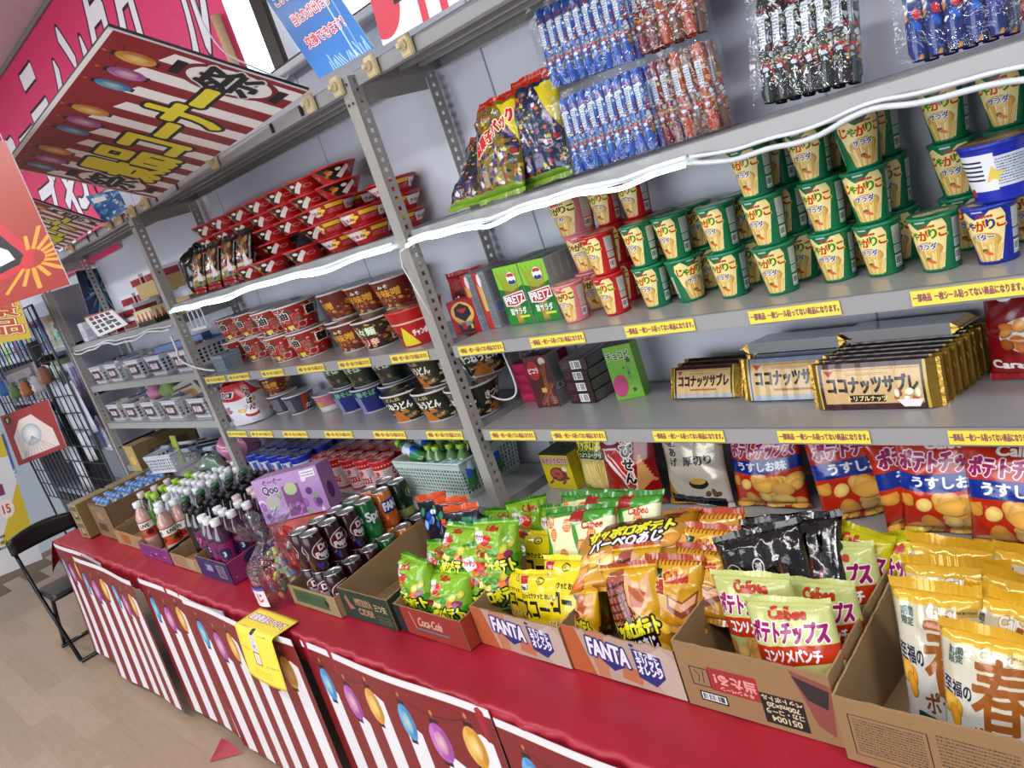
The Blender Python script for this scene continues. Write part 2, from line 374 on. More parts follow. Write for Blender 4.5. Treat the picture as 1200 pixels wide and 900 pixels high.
def bag_meshes(w, h, t, front, back=None, seed=1, seal=.012, wr=1.0, nu=22, nv=30, pinch=.06, seal_m=None):
    r = np.random.default_rng(seed); ph = r.uniform(0, 6.28, 8); amp = r.uniform(.5, 1, 8)
    cre = [(r.uniform(.1, .9), r.uniform(.1, .9), r.uniform(0, PI), r.uniform(.4, 1)) for _ in range(9)]
    bz = h - 2 * seal
    def P(u, v, side):
        vv = v; s_ = 4 * vv * (1 - vv)
        th = t / 2 * (1 - abs(2 * u - 1) ** 2.6) ** .7 * s_ ** .42
        wd = w * (1 - pinch * s_ ** .8 + pinch * .25 * math.sin(ph[0] + 7 * vv) * s_)
        x = (u - .5) * wd; z = seal + vv * bz + .004 * math.sin(ph[1] + 5 * u) * s_
        e0, e1 = math.exp(-vv * 7), math.exp(-(1 - vv) * 7)
        k = wr * t * .08
        f = k * (e1 * (math.sin(26 * u + ph[2]) * amp[2] + .7 * math.sin(47 * u + ph[3])) + e0 * (math.sin(24 * u + ph[4]) * amp[4] + .6 * math.sin(41 * u + ph[5]))) * min(1, s_ * 4)
        for cx, cy, ca, am in cre:
            dx, dy = u - cx, vv - cy; d = dx * math.cos(ca) + dy * math.sin(ca); l = -dx * math.sin(ca) + dy * math.cos(ca)
            f += k * .9 * am * math.exp(-(d / .035) ** 2 - (l / .28) ** 2) * (1 if ca > 1.4 else -1)
        y = (th + f * min(1, th * 60)) * side
        bow = math.sin(ph[6] + 2.5 * vv) * t * .08
        return (x, y + bow, z)
    v0 = seal / h; v1 = 1 - v0
    b = MB(); b.grid(lambda u, v: P(u, v, -1), nu, nv, 0, lambda u, v: (u, v0 + v * (v1 - v0)))
    b.grid(lambda u, v: P(1 - u, v, 1), nu, nv, 1, lambda u, v: (.02 + .02 * u, v0 + v * (v1 - v0)) if back is None else (u, v0 + v * (v1 - v0)))
    body = b.mesh('pouch', [front, back or front], True, weld=True)
    out = [('pouch', body)]
    for nm, za, zb, va, vb in (('bottom_seal', seal, 0, v0, 0), ('top_seal', h - seal, h, v1, 1)):
        vv = 0 if za == seal else 1
        def S(u, q, za=za, zb=zb, vv=vv):
            x, y, z = P(u, vv, -1); return (x * (1 + .01 * q), y + .0012 * math.sin(u * 90) + .003 * q * math.sin(ph[7] + 9 * u), z + (zb - za) * q + (.0015 * math.sin(u * 260) if q > .99 else 0))
        b = MB(); b.grid(S, 44, 2, 0, lambda u, q, va=va, vb=vb: (u, va + (vb - va) * q)); out.append((nm, b.mesh(nm, seal_m or front, True)))
    return out

class BagKind:
    def __init__(s, name, cat, w, h, t, front, back=None, seal_m=None, wr=1.0, variants=3, pinch=.06, seed=0, seal=.012):
        s.ks = [Kind(name, cat, bag_meshes(w, h, t, front, back, seed * 10 + i + 1, seal, wr, pinch=pinch, seal_m=seal_m)) for i in range(variants)]
        s.w, s.h, s.t, s.i = w, h, t, 0
    def put(s, M, label, group=None):
        s.i += 1; k = s.ks[s.i % len(s.ks)]
        if not hasattr(k, 'co'):
            cs = []
            for q in k.parts: c = np.zeros(len(q[1].vertices) * 3); q[1].vertices.foreach_get('co', c); cs.append(c.reshape(-1, 3))
            c = np.concatenate(cs); k.co = np.concatenate([c, np.ones((len(c), 1))], 1)
        lo = (k.co @ np.array(M).T)[:, 2].min(); dz = M.translation.z + .002 - lo
        if dz > 0: M = Matrix.Translation((0, 0, dz)) @ M
        return k.put(M, label, group)
    def top(s, tl, tr, y, label, group=None, pitch=.15, yaw=0, zmin=None, sc=None):
        """place by the two ends of its top edge; y is the depth of its base"""
        sc = sc or 1; sx = 1; sz = sc
        for _ in range(3):
            yt = y if pitch >= .4 else y + math.sin(pitch) * math.cos(yaw) * s.h * sz
            a, b = aty(*tl, yt), aty(*tr, yt); c = (a + b) / 2; wd = math.hypot(b[0] - a[0], b[2] - a[2]) / max(.4, math.cos(yaw))
            sx = min(1.3, max(.72, wd / (s.w * 1.0)))
            if zmin is not None: sz = min(sc * 1.15, max(.45 * sc, (c[2] - zmin) / (s.h * math.cos(pitch))))
            if zmin is None or pitch > .45: sz = sc
        roll = -math.atan2(b[2] - a[2], b[0] - a[0]) * .8
        R = Matrix.Rotation(yaw, 4, 'Z') @ Matrix.Rotation(-pitch, 4, 'X') @ Matrix.Rotation(roll, 4, 'Y')
        L = Vector([float(k) for k in c]) - R @ Vector((0, 0, s.h * sz))
        if zmin is not None and L.z < zmin: L.z = zmin
        o = s.put(X(L, yaw, pitch, roll) @ Matrix.Diagonal((sx, (sx + sz) / 2, sz, 1)), label, group); return o

def snack_box(name, cat, w, d, h, front, side=None, top=None, bev=.0012):
    b = MB(); b.box((0, 0, h / 2), (w, d, h), fm={'F': (0, None), 'B': (0, None), 'L': (1, None), 'R': (1, None), 'T': (2, None), 'D': (2, None)})
    me = b.mesh(name, [front, side or front, top or side or front], bevel=0)
    b = MB(); b.box((0, -d * .5 + .0008, h + .0006), (w * .98, .0016, .0012)); fl = b.mesh('flap_edge', M_CARD)
    b = MB(); b.box((0, 0, h + .0004), (w * .5, d * .92, .0008)); tb = b.mesh('tuck_flap', top or side or front)
    return Kind(name, cat, [('box_body', me), ('tuck_flap', tb)])

def carton(x0, x1, yf, yb, z, h, label, front=None, side=None, hf=None, yaw=0, name='open_carton', inner=None, jag=0, hb=None):
    """open cardboard tray: four walls and a bottom as parts"""
    w, d = x1 - x0, yb - yf; T_ = .004; hf = hf or h; hb = hb or h; inn = M_CARDIN; fr = front or M_CARD; sd = side or M_CARD
    root = bpy.data.objects.new(name, None); COL.objects.link(root); root.matrix_basis = X(((x0 + x1) / 2, (yf + yb) / 2, z), yaw)
    tag(root, label, 'cardboard box')
    def wall(w_, ht, outer, loc, rz, hl=None, hr=None):
        b = MB(); n = 28; hl = hl or ht; hr = hr or ht; rr = random.Random(int(w_ * 1e4) + int(ht * 1e3))
        top = [hl + (hr - hl) * i / n + (rr.uniform(-1, 1) * jag if 0 < i < n else 0) for i in range(n + 1)]
        for i in range(n):
            xa, xb = -w_ / 2 + w_ * i / n, -w_ / 2 + w_ * (i + 1) / n; ta, tb = top[i], top[i + 1]; m = max(hl, hr)
            b.quad((xa, -T_, 0), (xb, -T_, 0), (xb, -T_, tb), (xa, -T_, ta), ((i / n, 0), ((i + 1) / n, 0), ((i + 1) / n, tb / m), (i / n, ta / m)), 0)
            b.quad((xb, 0, 0), (xa, 0, 0), (xa, 0, ta), (xb, 0, tb), mi=1)
            b.quad((xa, -T_, ta), (xb, -T_, tb), (xb, 0, tb), (xa, 0, ta), mi=2)
        for xx, hh, sg in ((-w_ / 2, top[0], 1), (w_ / 2, top[-1], -1)):
            q = [(xx, 0, 0), (xx, -T_, 0), (xx, -T_, hh), (xx, 0, hh)]
            b.quad(*(q if sg > 0 else q[::-1]), mi=2)
        link('side_panel', b.mesh('side_panel', [outer, inn, M_CARD]), root, Matrix.Translation(loc) @ Matrix.Rotation(rz, 4, 'Z'))
    wall(w, hf, fr, (0, -d / 2 + T_, 0), 0)
    wall(w, hb, M_CARD, (0, d / 2 - T_, 0), PI)
    wall(d - .001, max(h, hb), sd, (w / 2 - T_, 0, 0), PI / 2, hl=hf, hr=hb)
    wall(d - .001, max(h, hb), sd, (-w / 2 + T_, 0, 0), -PI / 2, hl=hb, hr=hf)
    b = MB(); b.box((0, 0, .003), (w - .01, d - .01, .004)); link('bottom_panel', b.mesh('bottom_panel', inn), root)
    return root

def holed(b, o, ud, vd, nu, nv, cw, ch, hw, hh, mi=0):
    """sheet nu x nv cells, each with a rectangular hole"""
    o, ud, vd = Vector(o), Vector(ud), Vector(vd)
    for j in range(nv):
        for i in range(nu):
            p = o + ud * (i * cw) + vd * (j * ch); a, c = (cw - hw) / 2, (ch - hh) / 2
            q = lambda x, y: p + ud * x + vd * y
            b.quad(q(0, 0), q(cw, 0), q(cw - a, c), q(a, c), mi=mi); b.quad(q(cw, 0), q(cw, ch), q(cw - a, ch - c), q(cw - a, c), mi=mi)
            b.quad(q(cw, ch), q(0, ch), q(a, ch - c), q(cw - a, ch - c), mi=mi); b.quad(q(0, ch), q(0, 0), q(a, c), q(a, ch - c), mi=mi)

def basket_kind(name, w, d, h, m, nx=14, nz=5, ny=None):
    ny = ny or max(3, int(nx * d / w)); tp = .9; parts = []
    def side(W_, loc, rz, n):
        b = MB(); cw = 1 / n
        base = MB(); holed(base, (0, 0, .12), (1, 0, 0), (0, 0, 1), n, nz, 1 / n, .7 / nz, .58 / n, .5 / nz)
        for f, (q, uv) in enumerate(zip(base.f, base.uv)): b.quad(*[base.v[k] for k in q], uv=uv)
        for z0, z1 in ((0, .12), (.82, 1)): b.quad((0, 0, z0), (1, 0, z0), (1, 0, z1), (0, 0, z1))
        return b
    for W_, D_, rz in ((w, d, 0), (w, d, PI), (d, w, PI / 2), (d, w, -PI / 2)):
        b = side(W_, None, rz, nx if W_ == w and rz in (0, PI) else ny)
        R = Matrix.Rotation(rz, 4, 'Z'); nv_ = []
        for (x, y, z) in b.v:
            k = tp + (1 - tp) * z; nv_.append(tuple(R @ Vector(((x - .5) * W_ * k, -D_ / 2 * k, z * h))))
        b.v = nv_; parts.append(('side_panel', b.mesh('side_panel', m, weld=True, solid=.0018)))
    b = MB(); pts = []
    for sx, sy in ((-1, -1), (1, -1), (1, 1), (-1, 1)):
        for a in range(5):
            t = math.atan2(sy, sx) + (a - 2) * PI / 8 * 1.0; r = .012
            pts.append((sx * (w / 2 - r) + r * math.cos(t) * 1.2, sy * (d / 2 - r) + r * math.sin(t) * 1.2, h))
    b.tube(pts, .004, 6, close=True); parts.append(('rim', b.mesh('rim', m, True)))
    b = MB(); b.box((0, 0, .001), (w * tp, d * tp, .002)); parts.append(('bottom_panel', b.mesh('bottom_panel', m)))
    return Kind(name, 'basket', parts)

M_CAPW = mat('cap_white', '#e8ecf0', .35)
def bottle_kind(name, liquid, label_m, cap_m, r=.031, h=.25, lv=(.3, .62)):
    b = MB(); b.lathe([(r * .8, 0), (r, .008), (r, h * .3), (r * .94, h * .34), (r, h * .38), (r, h * .66), (r * .9, h * .74), (r * .45, h * .87), (r * .42, h * .93)], 16); b.disc(r * .8, 0, 16, up=False)
    body = b.mesh('bottle_body', liquid, True)
    b = MB(); b.lathe([(r + .0006, h * lv[0]), (r + .0006, h * lv[1])], 16); lab = b.mesh('wrap_label', label_m, True)
    b = MB(); b.lathe([(r * .5, h * .89), (r * .6, h * .90), (r * .6, h * .985), (r * .54, h)], 14); b.disc(r * .54, h, 14); cap = b.mesh('screw_cap', cap_m, True)
    return Kind(name, 'bottle', [('bottle_body', body), ('wrap_label', lab), ('screw_cap', cap)])
def can_kind(name, wrap_m, r=.034, h=.128):
    b = MB(); b.lathe([(r * .8, 0), (r, .008), (r, h - .012), (r * .86, h - .003)], 24); body = b.mesh('can_body', wrap_m, True)
    b = MB(); b.lathe([(r * .86, h - .004), (r * .9, h), (r * .84, h), (r * .8, h - .005)], 24); b.disc(r * .8, h - .005, 24)
    lid = b.mesh('can_lid', M_SILVER, True)
    b = MB(); b.box((0, -.004, h - .0035), (.012, .02, .0015)); b.lathe([(.003, h - .004), (.003, h - .002)], 8); tab = b.mesh('pull_tab', M_SILVER)
    return Kind(name, 'drink can', [('can_body', body), ('can_lid', lid, [('pull_tab', tab)])])

# ------------------------------------------------------------------ the setting
def structure(name, me, label=None):
    o = link(name, me); o['kind'] = 'structure'
    if label: o['label'] = label
    return o
M_WALL = mat('wall_paint', '#d8dae6', .75, noise=.03, nscale=3)
M_STEEL = mat('grey_enamelled_steel', '#9b9894', .42, noise=.04, nscale=12, spec=.5)
M_STEELD = mat('grey_steel_rougher', '#9b9894', .5)  # same grey as the enamelled steel, plain and slightly rougher
M_LIP = mat('light_grey_enamel', '#989899', .26, noise=.04, nscale=5)
floor = structure('floor', None) if False else None
b = MB(); b.box((-1.2, -1.6, -.02), (11, 6, .04)); floor = structure('floor', b.mesh('floor', mat('floor_base', '#6d5742', .7)))
planks = []
for k, c in enumerate(('#a58d76', '#a9917a', '#a08871', '#a68f79')):
    m = mat('oak_plank_%s' % 'abcd'[k], c, .38, noise=.16, nscale=6)
    nt = m.node_tree; n = [x for x in nt.nodes if x.type == 'TEX_NOISE'][0]
    mp = nt.nodes.new('ShaderNodeMapping'); mp.inputs['Scale'].default_value = (1.2, 9, 1); tc = [x for x in nt.nodes if x.type == 'TEX_COORD'][0]
    oi = nt.nodes.new('ShaderNodeObjectInfo'); ad = nt.nodes.new('ShaderNodeVectorMath'); ad.operation = 'ADD'
    cb = nt.nodes.new('ShaderNodeCombineXYZ'); mu = nt.nodes.new('ShaderNodeMath'); mu.operation = 'MULTIPLY'; mu.inputs[1].default_value = 40
    nt.links.new(oi.outputs['Random'], mu.inputs[0]); nt.links.new(mu.outputs[0], cb.inputs[0]); nt.links.new(mu.outputs[0], cb.inputs[1])
    nt.links.new(tc.outputs['Object'], mp.inputs['Vector']); nt.links.new(mp.outputs[0], ad.inputs[0]); nt.links.new(cb.outputs[0], ad.inputs[1]); nt.links.new(ad.outputs[0], n.inputs['Vector'])
    b = MB(); b.box((0, 0, .0015), (.8995, .1297, .003)); planks.append(b.mesh('plank', m))
for j in range(23):
    for i in range(8):
        x = -6.0 + i * .9 + (j * .37 % .9)
        if x > 1.4: continue
        link('plank', rnd.choice(planks), floor, Matrix.Translation((x, -.10 - j * .13, 0)))
b = MB()
WX0, WX1, WZ0, WZ1 = -1.35, 1.9, 2.40, 3.16
for x0, x1, z0, z1 in ((-6.5, WX0, 0, 3.3), (WX1, 4.3, 0, 3.3), (WX0, WX1, 0, WZ0), (WX0, WX1, WZ1, 3.3)):
    b.box(((x0 + x1) / 2, .39, (z0 + z1) / 2), (x1 - x0, .1, z1 - z0))
wall = structure('wall_back', b.mesh('wall_back', M_WALL))
x = -6.2
M_PAN = mat('wall_panel_paint', '#d6d8e6', .6, noise=.03, nscale=2)
b = MB(); b.box((0, 0, 0), (.905, .006, 2.38)); pm_ = b.mesh('panel', M_PAN, bevel=.0015)
while x < 3.9:
    link('panel', pm_, wall, Matrix.Translation((x + .455, .3365, 1.19))); x += .91
b = MB(); b.box((-1.2, -1.6, 3.32), (11, 6, .04)); structure('ceiling', b.mesh('ceiling', mat('ceiling_paint', '#cdbfc3', .8, noise=.04, nscale=4)))
b = MB(); b.box((-1.2, .325, 3.285), (11, .03, .02)); structure('trim_1', b.mesh('trim_1', mat('ceiling_trim', '#7d7876', .5)))
b = MB(); b.box((-1.2, .333, .04), (11, .012, .08)); structure('baseboard_back', b.mesh('baseboard_back', mat('baseboard', '#5a544e', .6)))
# window
M_ALU = mat('dark_bronze_frame', '#3b332d', .35, .5)
M_WFR = mat('white_window_frame', '#dfe3ea', .4)
b = MB()
for x0, x1, z0, z1 in ((WX0, WX1, WZ0, WZ0 + .03), (WX0, WX1, WZ1 - .03, WZ1), (WX0, WX0 + .03, WZ0, WZ1), (WX1 - .03, WX1, WZ0, WZ1)):
    b.box(((x0 + x1) / 2, .37, (z0 + z1) / 2), (x1 - x0, .05, z1 - z0))
win = structure('window_1', b.mesh('window_1', M_ALU))
for cx, wd, m in ((-.83, .075, M_ALU), (-.745, .03, M_WFR), (.35, .06, M_ALU), (1.2, .05, M_ALU)):
    b = MB(); b.box((cx, .365, (WZ0 + WZ1) / 2), (wd, .045, WZ1 - WZ0 - .06)); link('mullion', b.mesh('mullion', m), win)
M_GLASS = mat('window_glass', '#eef4f8', .05, trans=1)
for a, c in ((WX0, -.83), (-.83, .35), (.35, 1.2), (1.2, WX1)):
    b = MB(); b.box(((a + c) / 2, .375, (WZ0 + WZ1) / 2), (c - a - .05, .004, WZ1 - WZ0 - .06)); link('pane', b.mesh('pane', M_GLASS), win)
b = MB(); b.box(((WX0 + WX1) / 2, .31, WZ0 - .012), (WX1 - WX0 + .1, .07, .024)); link('window_sill', b.mesh('window_sill', M_WFR, bevel=.003), win)
b = MB(); b.quad((-8, 2.2, -1), (7, 2.2, -1), (7, 2.2, 7), (-8, 2.2, 7)); b.mesh
out = structure('exterior_sky', b.mesh('exterior_sky', mat('bright_overcast_sky', '#f2f7ff', .9, emit=2.6)))

# ------------------------------------------------------------------ steel shelving
ZT, Z1, Z2, Z3, Z4, ZB = 2.188, 1.757, 1.42, 1.162, .898, .12
LIPH, SD = .036, .30
def post_mesh(rear=False):
    b = MB(); n = 81; pt = .027; H = 2.2
    holed(b, (0, 0 if not rear else -.038, 0), (0, 1, 0), (0, 0, 1), 1, n, .038, pt, .011, .012)
    if rear: holed(b, (-.045, 0, 0), (1, 0, 0), (0, 0, 1), 1, n, .045, pt, .011, .012)
    else: b.quad((-.045, 0, 0), (0, 0, 0), (0, 0, n * pt), (-.045, 0, n * pt))
    return b.mesh('post', M_STEEL, weld=True, solid=.0018)
def shelf_mesh(W, lip=LIPH):
    b = MB(); D = SD
    b.box((0, D / 2, -.0012), (W, D, .0024))
    b.box((0, .0012, -lip / 2), (W, .0024, lip)); b.box((0, D - .0012, -lip / 2), (W, .0024, lip))
    b.box((0, .01, -lip), (W, .018, .002)); b.box((0, D - .01, -lip), (W, .018, .002))
    for k in range(3): b.box((0, .08 + k * .07, -.012), (W - .02, .02, .022))
    for s in (-1, 1): b.box((s * (W / 2 - .0015), D / 2, -lip / 2), (.003, D, lip))
    return b.mesh('shelf', M_LIP)
rack = bpy.data.objects.new('steel_shelving', None); COL.objects.link(rack)
tag(rack, 'long grey steel shelving unit with perforated posts standing against the wall', 'shelving')
fp, rp = post_mesh(), post_mesh(True)
PX = (-3.5, -1.8, 0, 1.8)
for x in PX:
    link('post', fp, rack, Matrix.Translation((x, 0, 0))); link('post', rp, rack, Matrix.Translation((x, SD, 0)))
shm = shelf_mesh(1.735); shw = shelf_mesh(1.635)
shelves = {}
for bi, (x0, x1, dz) in enumerate(((-3.5, -1.8, .03), (-1.8, 0, 0), (0, 1.8, 0))):
    for k, z in enumerate((ZT, Z1, Z2, Z3, Z4, ZB)):
        if bi == 0: z = (ZT, 1.70, 1.447, 1.21, .93, ZB)[k]
        me = shw if bi == 0 else shm
        shelves[bi, k] = link('shelf', me, rack, Matrix.Translation(((x0 + x1) / 2 - .0225 + .0225, 0.0005, z)))
b = MB()
b.box((0, 0, -.03), (.002, SD - .08, .075)); ep = b.mesh('end_plate', M_STEEL)
for x in PX: link('end_plate', ep, rack, Matrix.Translation((x - .004, SD / 2, ZT - .01)))
for x in PX:
    for z in (ZT - .05,):
        b = MB(); b.poly if False else None
        b.quad((x - .046, -.0015, z - .06), (x + .0, -.0015, z - .06), (x + .0, -.0015, z + .05), (x - .046, -.0015, z + .05))
        link('gusset', b.mesh('gusset', M_STEEL), rack)
M_BOLT = mat('zinc_bolt', '#55565a', .3, .8)
b = MB(); b.lathe([(.006, 0), (.006, .003), (.003, .004)], 8); b.disc(.004, .004, 8); bolt = b.mesh('bolt', M_BOLT)
for x in PX:
    for z, dx in ((ZT - .02, -.012), (ZT - .03, -.032), (ZT - .07, -.012), (ZT - .07, -.032)):
        link('bolt', bolt, rack, Matrix.Translation((x + dx, -.003, z)) @ Matrix.Rotation(PI / 2, 4, 'X') @ Matrix.Scale(.7, 4))
# price stickers on the lips
a = Art(384, 56, '#e9dc58'); a.noise(.01)
a.rect(0, 0, 384, 3, '#d8c83a'); a.txt('一部商品  一枚シール貼ってない商品になります。', 192, 28, 30, '#8e4a62', fit=370, bold=1.3)
M_STK = pmat('yellow_price_sticker', a, .45)
def sticker(bi, k, px0, px1, v, w=None):
    x0 = aty(px0[0], px0[1], 0)[0]; x1 = aty(px1[0], px1[1], 0)[0]; sh = shelves[bi, k]; L = sh.matrix_basis.translation
    b = MB(); b.quad((x0 - L.x, -.0035, -.032), (x1 - L.x, -.0035, -.032), (x1 - L.x, -.0025, -.005), (x0 - L.x, -.0025, -.005)); 
    o = link('price_sticker', b.mesh('price_sticker', M_STK), sh)
for px in ((536, 588), (620, 683), (731, 812), (876, 983), (1066, 1200)): sticker(2, 2, (px[0], 405 - (px[0] - 536) * .125), (px[1], 405 - (px[1] - 536) * .125), 0)
for px in ((573, 625), (645, 708), (764, 847), (910, 1018), (1110, 1210)): sticker(2, 3, (px[0], 503), (px[1], 503), 0)
for px in ((240, 262), (266, 290), (305, 330), (347, 378), (395, 432), (456, 500)): sticker(1, 2, (px[0], 441 - (px[0] - 240) * .125), (px[1], 441 - (px[1] - 240) * .125), 0)
for px in ((266, 288), (293, 318), (331, 359), (380, 412), (437, 474), (499, 541)): sticker(1, 3, (px[0], 505), (px[1], 505), 0)

# light strips under three lips (lamps: they give off light)
M_TUBE = mat('white_led_tube', '#e9fbff', .3, emit=6); M_TUBEOFF = mat('translucent_tube', '#cfd6dc', .25, trans=.0, emit=.0)
M_WIRE = mat('white_cable', '#dcdde2', .5)
def wavy(x0, x1, z, y, amp, n=60, ph=0): return [(x0 + (x1 - x0) * i / n, y - .004 * math.sin(i * .9), z + amp * math.sin(i / n * 13 + ph) + amp * .5 * math.sin(i / n * 29 + ph)) for i in range(n + 1)]
def strip(label, x0, x1, z, lit=True, r=.005, amp=.006, ph=0, drop=False):
    b = MB(); p = wavy(x0, x1, z, -.018, amp, ph=ph); b.tube(p, r, 8)
    c = MB(); q = wavy(x0, x1, z + .014, -.006, amp * .6, ph=ph); c.tube(q, .004, 6)
    root = bpy.data.objects.new('light_strip', None); COL.objects.link(root); tag(root, label, 'light strip')
    link('glowing_tube', b.mesh('glowing_tube', M_TUBE if lit else M_TUBEOFF, True), root)
    link('carrier_rail', c.mesh('carrier_rail', M_WIRE, True), root)
    if drop:
        d = MB(); d.tube([(x0, -.012, z), (x0 - .035, -.02, z - .01), (x0 - .05, -.02, z - .05), (x0 - .035, -.015, z - .12), (x0 - .012, -.012, z - .2)], .0022, 6); link('cable', d.mesh('cable', M_WIRE, True), root)
    return root
strip('glowing white tube light clipped along the lip above the potato stick cups', .02, .95, Z1 - .036, drop=True)
strip('dull end of the tube light above the green and blue cups', .96, 1.78, Z1 - .045, lit=False, amp=.008, ph=2)
strip('glowing white tube light clipped below the red snack cup shelf', -1.77, -.06, Z1 - .034, ph=1)
strip('unlit whitish tube light along the shelf of red and white boxes', -3.4, -1.86, 1.70 - .04, lit=False, amp=.01, ph=3)
def cable(pts, label, r=.003):
    b = MB(); P_ = [Vector(p) for p in pts]; o = []
    for i in range(len(P_) - 1):
        p0, p1, p2, p3 = P_[max(i - 1, 0)], P_[i], P_[i + 1], P_[min(i + 2, len(P_) - 1)]
        for k in range(8):
            t = k / 8; o.append(.5 * ((2 * p1) + (-p0 + p2) * t + (2 * p0 - 5 * p1 + 4 * p2 - p3) * t * t + (-p0 + 3 * p1 - 3 * p2 + p3) * t ** 3))
    o.append(P_[-1]); b.tube(o, r, 6); return tag(link('power_cable', b.mesh('power_cable', M_WIRE, True)), label, 'cable')
cable([aty(588, 410, .06), aty(605, 455, .08), aty(595, 468, .1), aty(575, 463, .12), aty(555, 440, .14), aty(540, 428, .14)], 'thin white cable looping down beside the pink boxes')
cable([aty(200, 393, -.01), aty(207, 410, -.015), aty(210, 420, -.015), aty(222, 428, -.01), aty(240, 433, .02), aty(252, 434, .05)], 'flat white cable hanging across the second post from the door', .005)

# ------------------------------------------------------------------ festival art
RED = '#8e2430'
def lantern(A, cx, cy, rx, ry, c, c2):
    A.line([(cx, cy - ry * 1.55), (cx, cy - ry)], rx * .14, '#8a5a3c'); A.ell(cx, cy - ry * 1.5, rx * .16, rx * .2, '#c98a5a')
    A.rect(cx - rx * .42, cy - ry * 1.2, rx * .84, ry * .3, '#2a1612'); A.rect(cx - rx * .42, cy + ry * .86, rx * .84, ry * .3, '#2a1612')
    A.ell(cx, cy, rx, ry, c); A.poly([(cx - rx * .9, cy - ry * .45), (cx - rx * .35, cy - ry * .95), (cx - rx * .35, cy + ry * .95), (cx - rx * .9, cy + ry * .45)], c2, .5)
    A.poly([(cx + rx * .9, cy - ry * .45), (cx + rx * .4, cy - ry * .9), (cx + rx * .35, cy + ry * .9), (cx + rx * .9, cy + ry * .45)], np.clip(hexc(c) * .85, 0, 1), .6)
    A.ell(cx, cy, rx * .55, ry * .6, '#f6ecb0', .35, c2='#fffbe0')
def festival(W, H, lan_y=.28, lr=.04, stripes=9, text=False):
    A = Art(W, H, RED); A.rect(0, 0, W, H * .035, '#e9e7ea')
    u = W / stripes
    for i in range(stripes):
        x = i * u + u * .32; top = H * (lan_y + .10 * math.sin(i * 2.1) + .02)
        A.poly([(x, H), (x, top + 10), (x + u * .25, top - 2), (x + u * .5, top + 14), (x + u * .5, H)], '#ebe9ee')
    return A
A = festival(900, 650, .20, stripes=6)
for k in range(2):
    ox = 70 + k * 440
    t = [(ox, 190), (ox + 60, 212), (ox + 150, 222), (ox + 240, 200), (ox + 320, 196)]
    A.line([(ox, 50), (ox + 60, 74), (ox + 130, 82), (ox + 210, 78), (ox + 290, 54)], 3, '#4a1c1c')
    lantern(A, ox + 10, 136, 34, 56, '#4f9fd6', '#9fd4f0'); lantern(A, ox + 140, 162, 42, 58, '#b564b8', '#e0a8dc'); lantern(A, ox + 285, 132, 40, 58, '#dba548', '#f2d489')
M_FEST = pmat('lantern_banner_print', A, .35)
M_PAPER = mat('paper_back', '#e6e4e2', .7)
# vertical boards hung on the table front
def board(x0, x1, y, z0, z1, label, wave=.006, lean=0.0, cur=0.0, ph=0):
    b = MB()
    def S(u, v):
        yy = y - wave * math.sin(u * 7 + ph) - lean * (1 - v) - cur * (1 - v) ** 2 * (1 - u)
        return (x0 + (x1 - x0) * u + cur * 2 * (1 - v) ** 2 * (1 - u), yy, z0 + (z1 - z0) * v + .006 * math.sin(u * 5 + ph) * v)
    b.grid(S, 30, 12, 0); b.grid(lambda u, v: (S(1 - u, v)[0], S(1 - u, v)[1] + .0015, S(1 - u, v)[2]), 30, 12, 1)
    o = link('banner_board', b.mesh('banner_board', [M_FEST, M_PAPER], True)); return tag(o, label, 'banner', 'red and white striped boards on the table front')
TY = -.53
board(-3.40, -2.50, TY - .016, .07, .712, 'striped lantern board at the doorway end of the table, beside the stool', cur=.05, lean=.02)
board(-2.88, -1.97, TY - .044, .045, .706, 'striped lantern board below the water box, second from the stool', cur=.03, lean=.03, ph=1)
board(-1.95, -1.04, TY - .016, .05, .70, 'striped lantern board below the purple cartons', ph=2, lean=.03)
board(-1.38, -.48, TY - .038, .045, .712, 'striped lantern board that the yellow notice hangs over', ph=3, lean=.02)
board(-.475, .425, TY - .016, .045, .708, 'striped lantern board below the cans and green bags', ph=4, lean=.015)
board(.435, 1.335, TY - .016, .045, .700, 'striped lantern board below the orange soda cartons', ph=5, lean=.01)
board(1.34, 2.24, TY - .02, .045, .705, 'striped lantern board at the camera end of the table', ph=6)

# folding tables under the cloth
M_TLEG = mat('table_leg_steel', '#6b6c70', .35, .7); M_TTOP = mat('table_top_laminate', '#c9c2b4', .5)
for i, (x0, x1) in enumerate(((-3.36, -1.56), (-1.55, .25), (.26, 2.06))):
    root = bpy.data.objects.new('folding_table', None); COL.objects.link(root)
    tag(root, 'folding table hidden under red cloth, %s from the stool' % ORD[i], 'table', 'tables under the red cloth')
    b = MB(); b.box(((x0 + x1) / 2, -.275, .695), (x1 - x0, .45, .026)); link('tabletop', b.mesh('tabletop', M_TTOP, bevel=.003), root)
    for x in (x0 + .12, x1 - .12):
        for y in (-.46, -.09):
            b = MB(); b.tube([(x, y, .002), (x, y, .684)], .012, 8); link('leg', b.mesh('leg', M_TLEG, True), root)
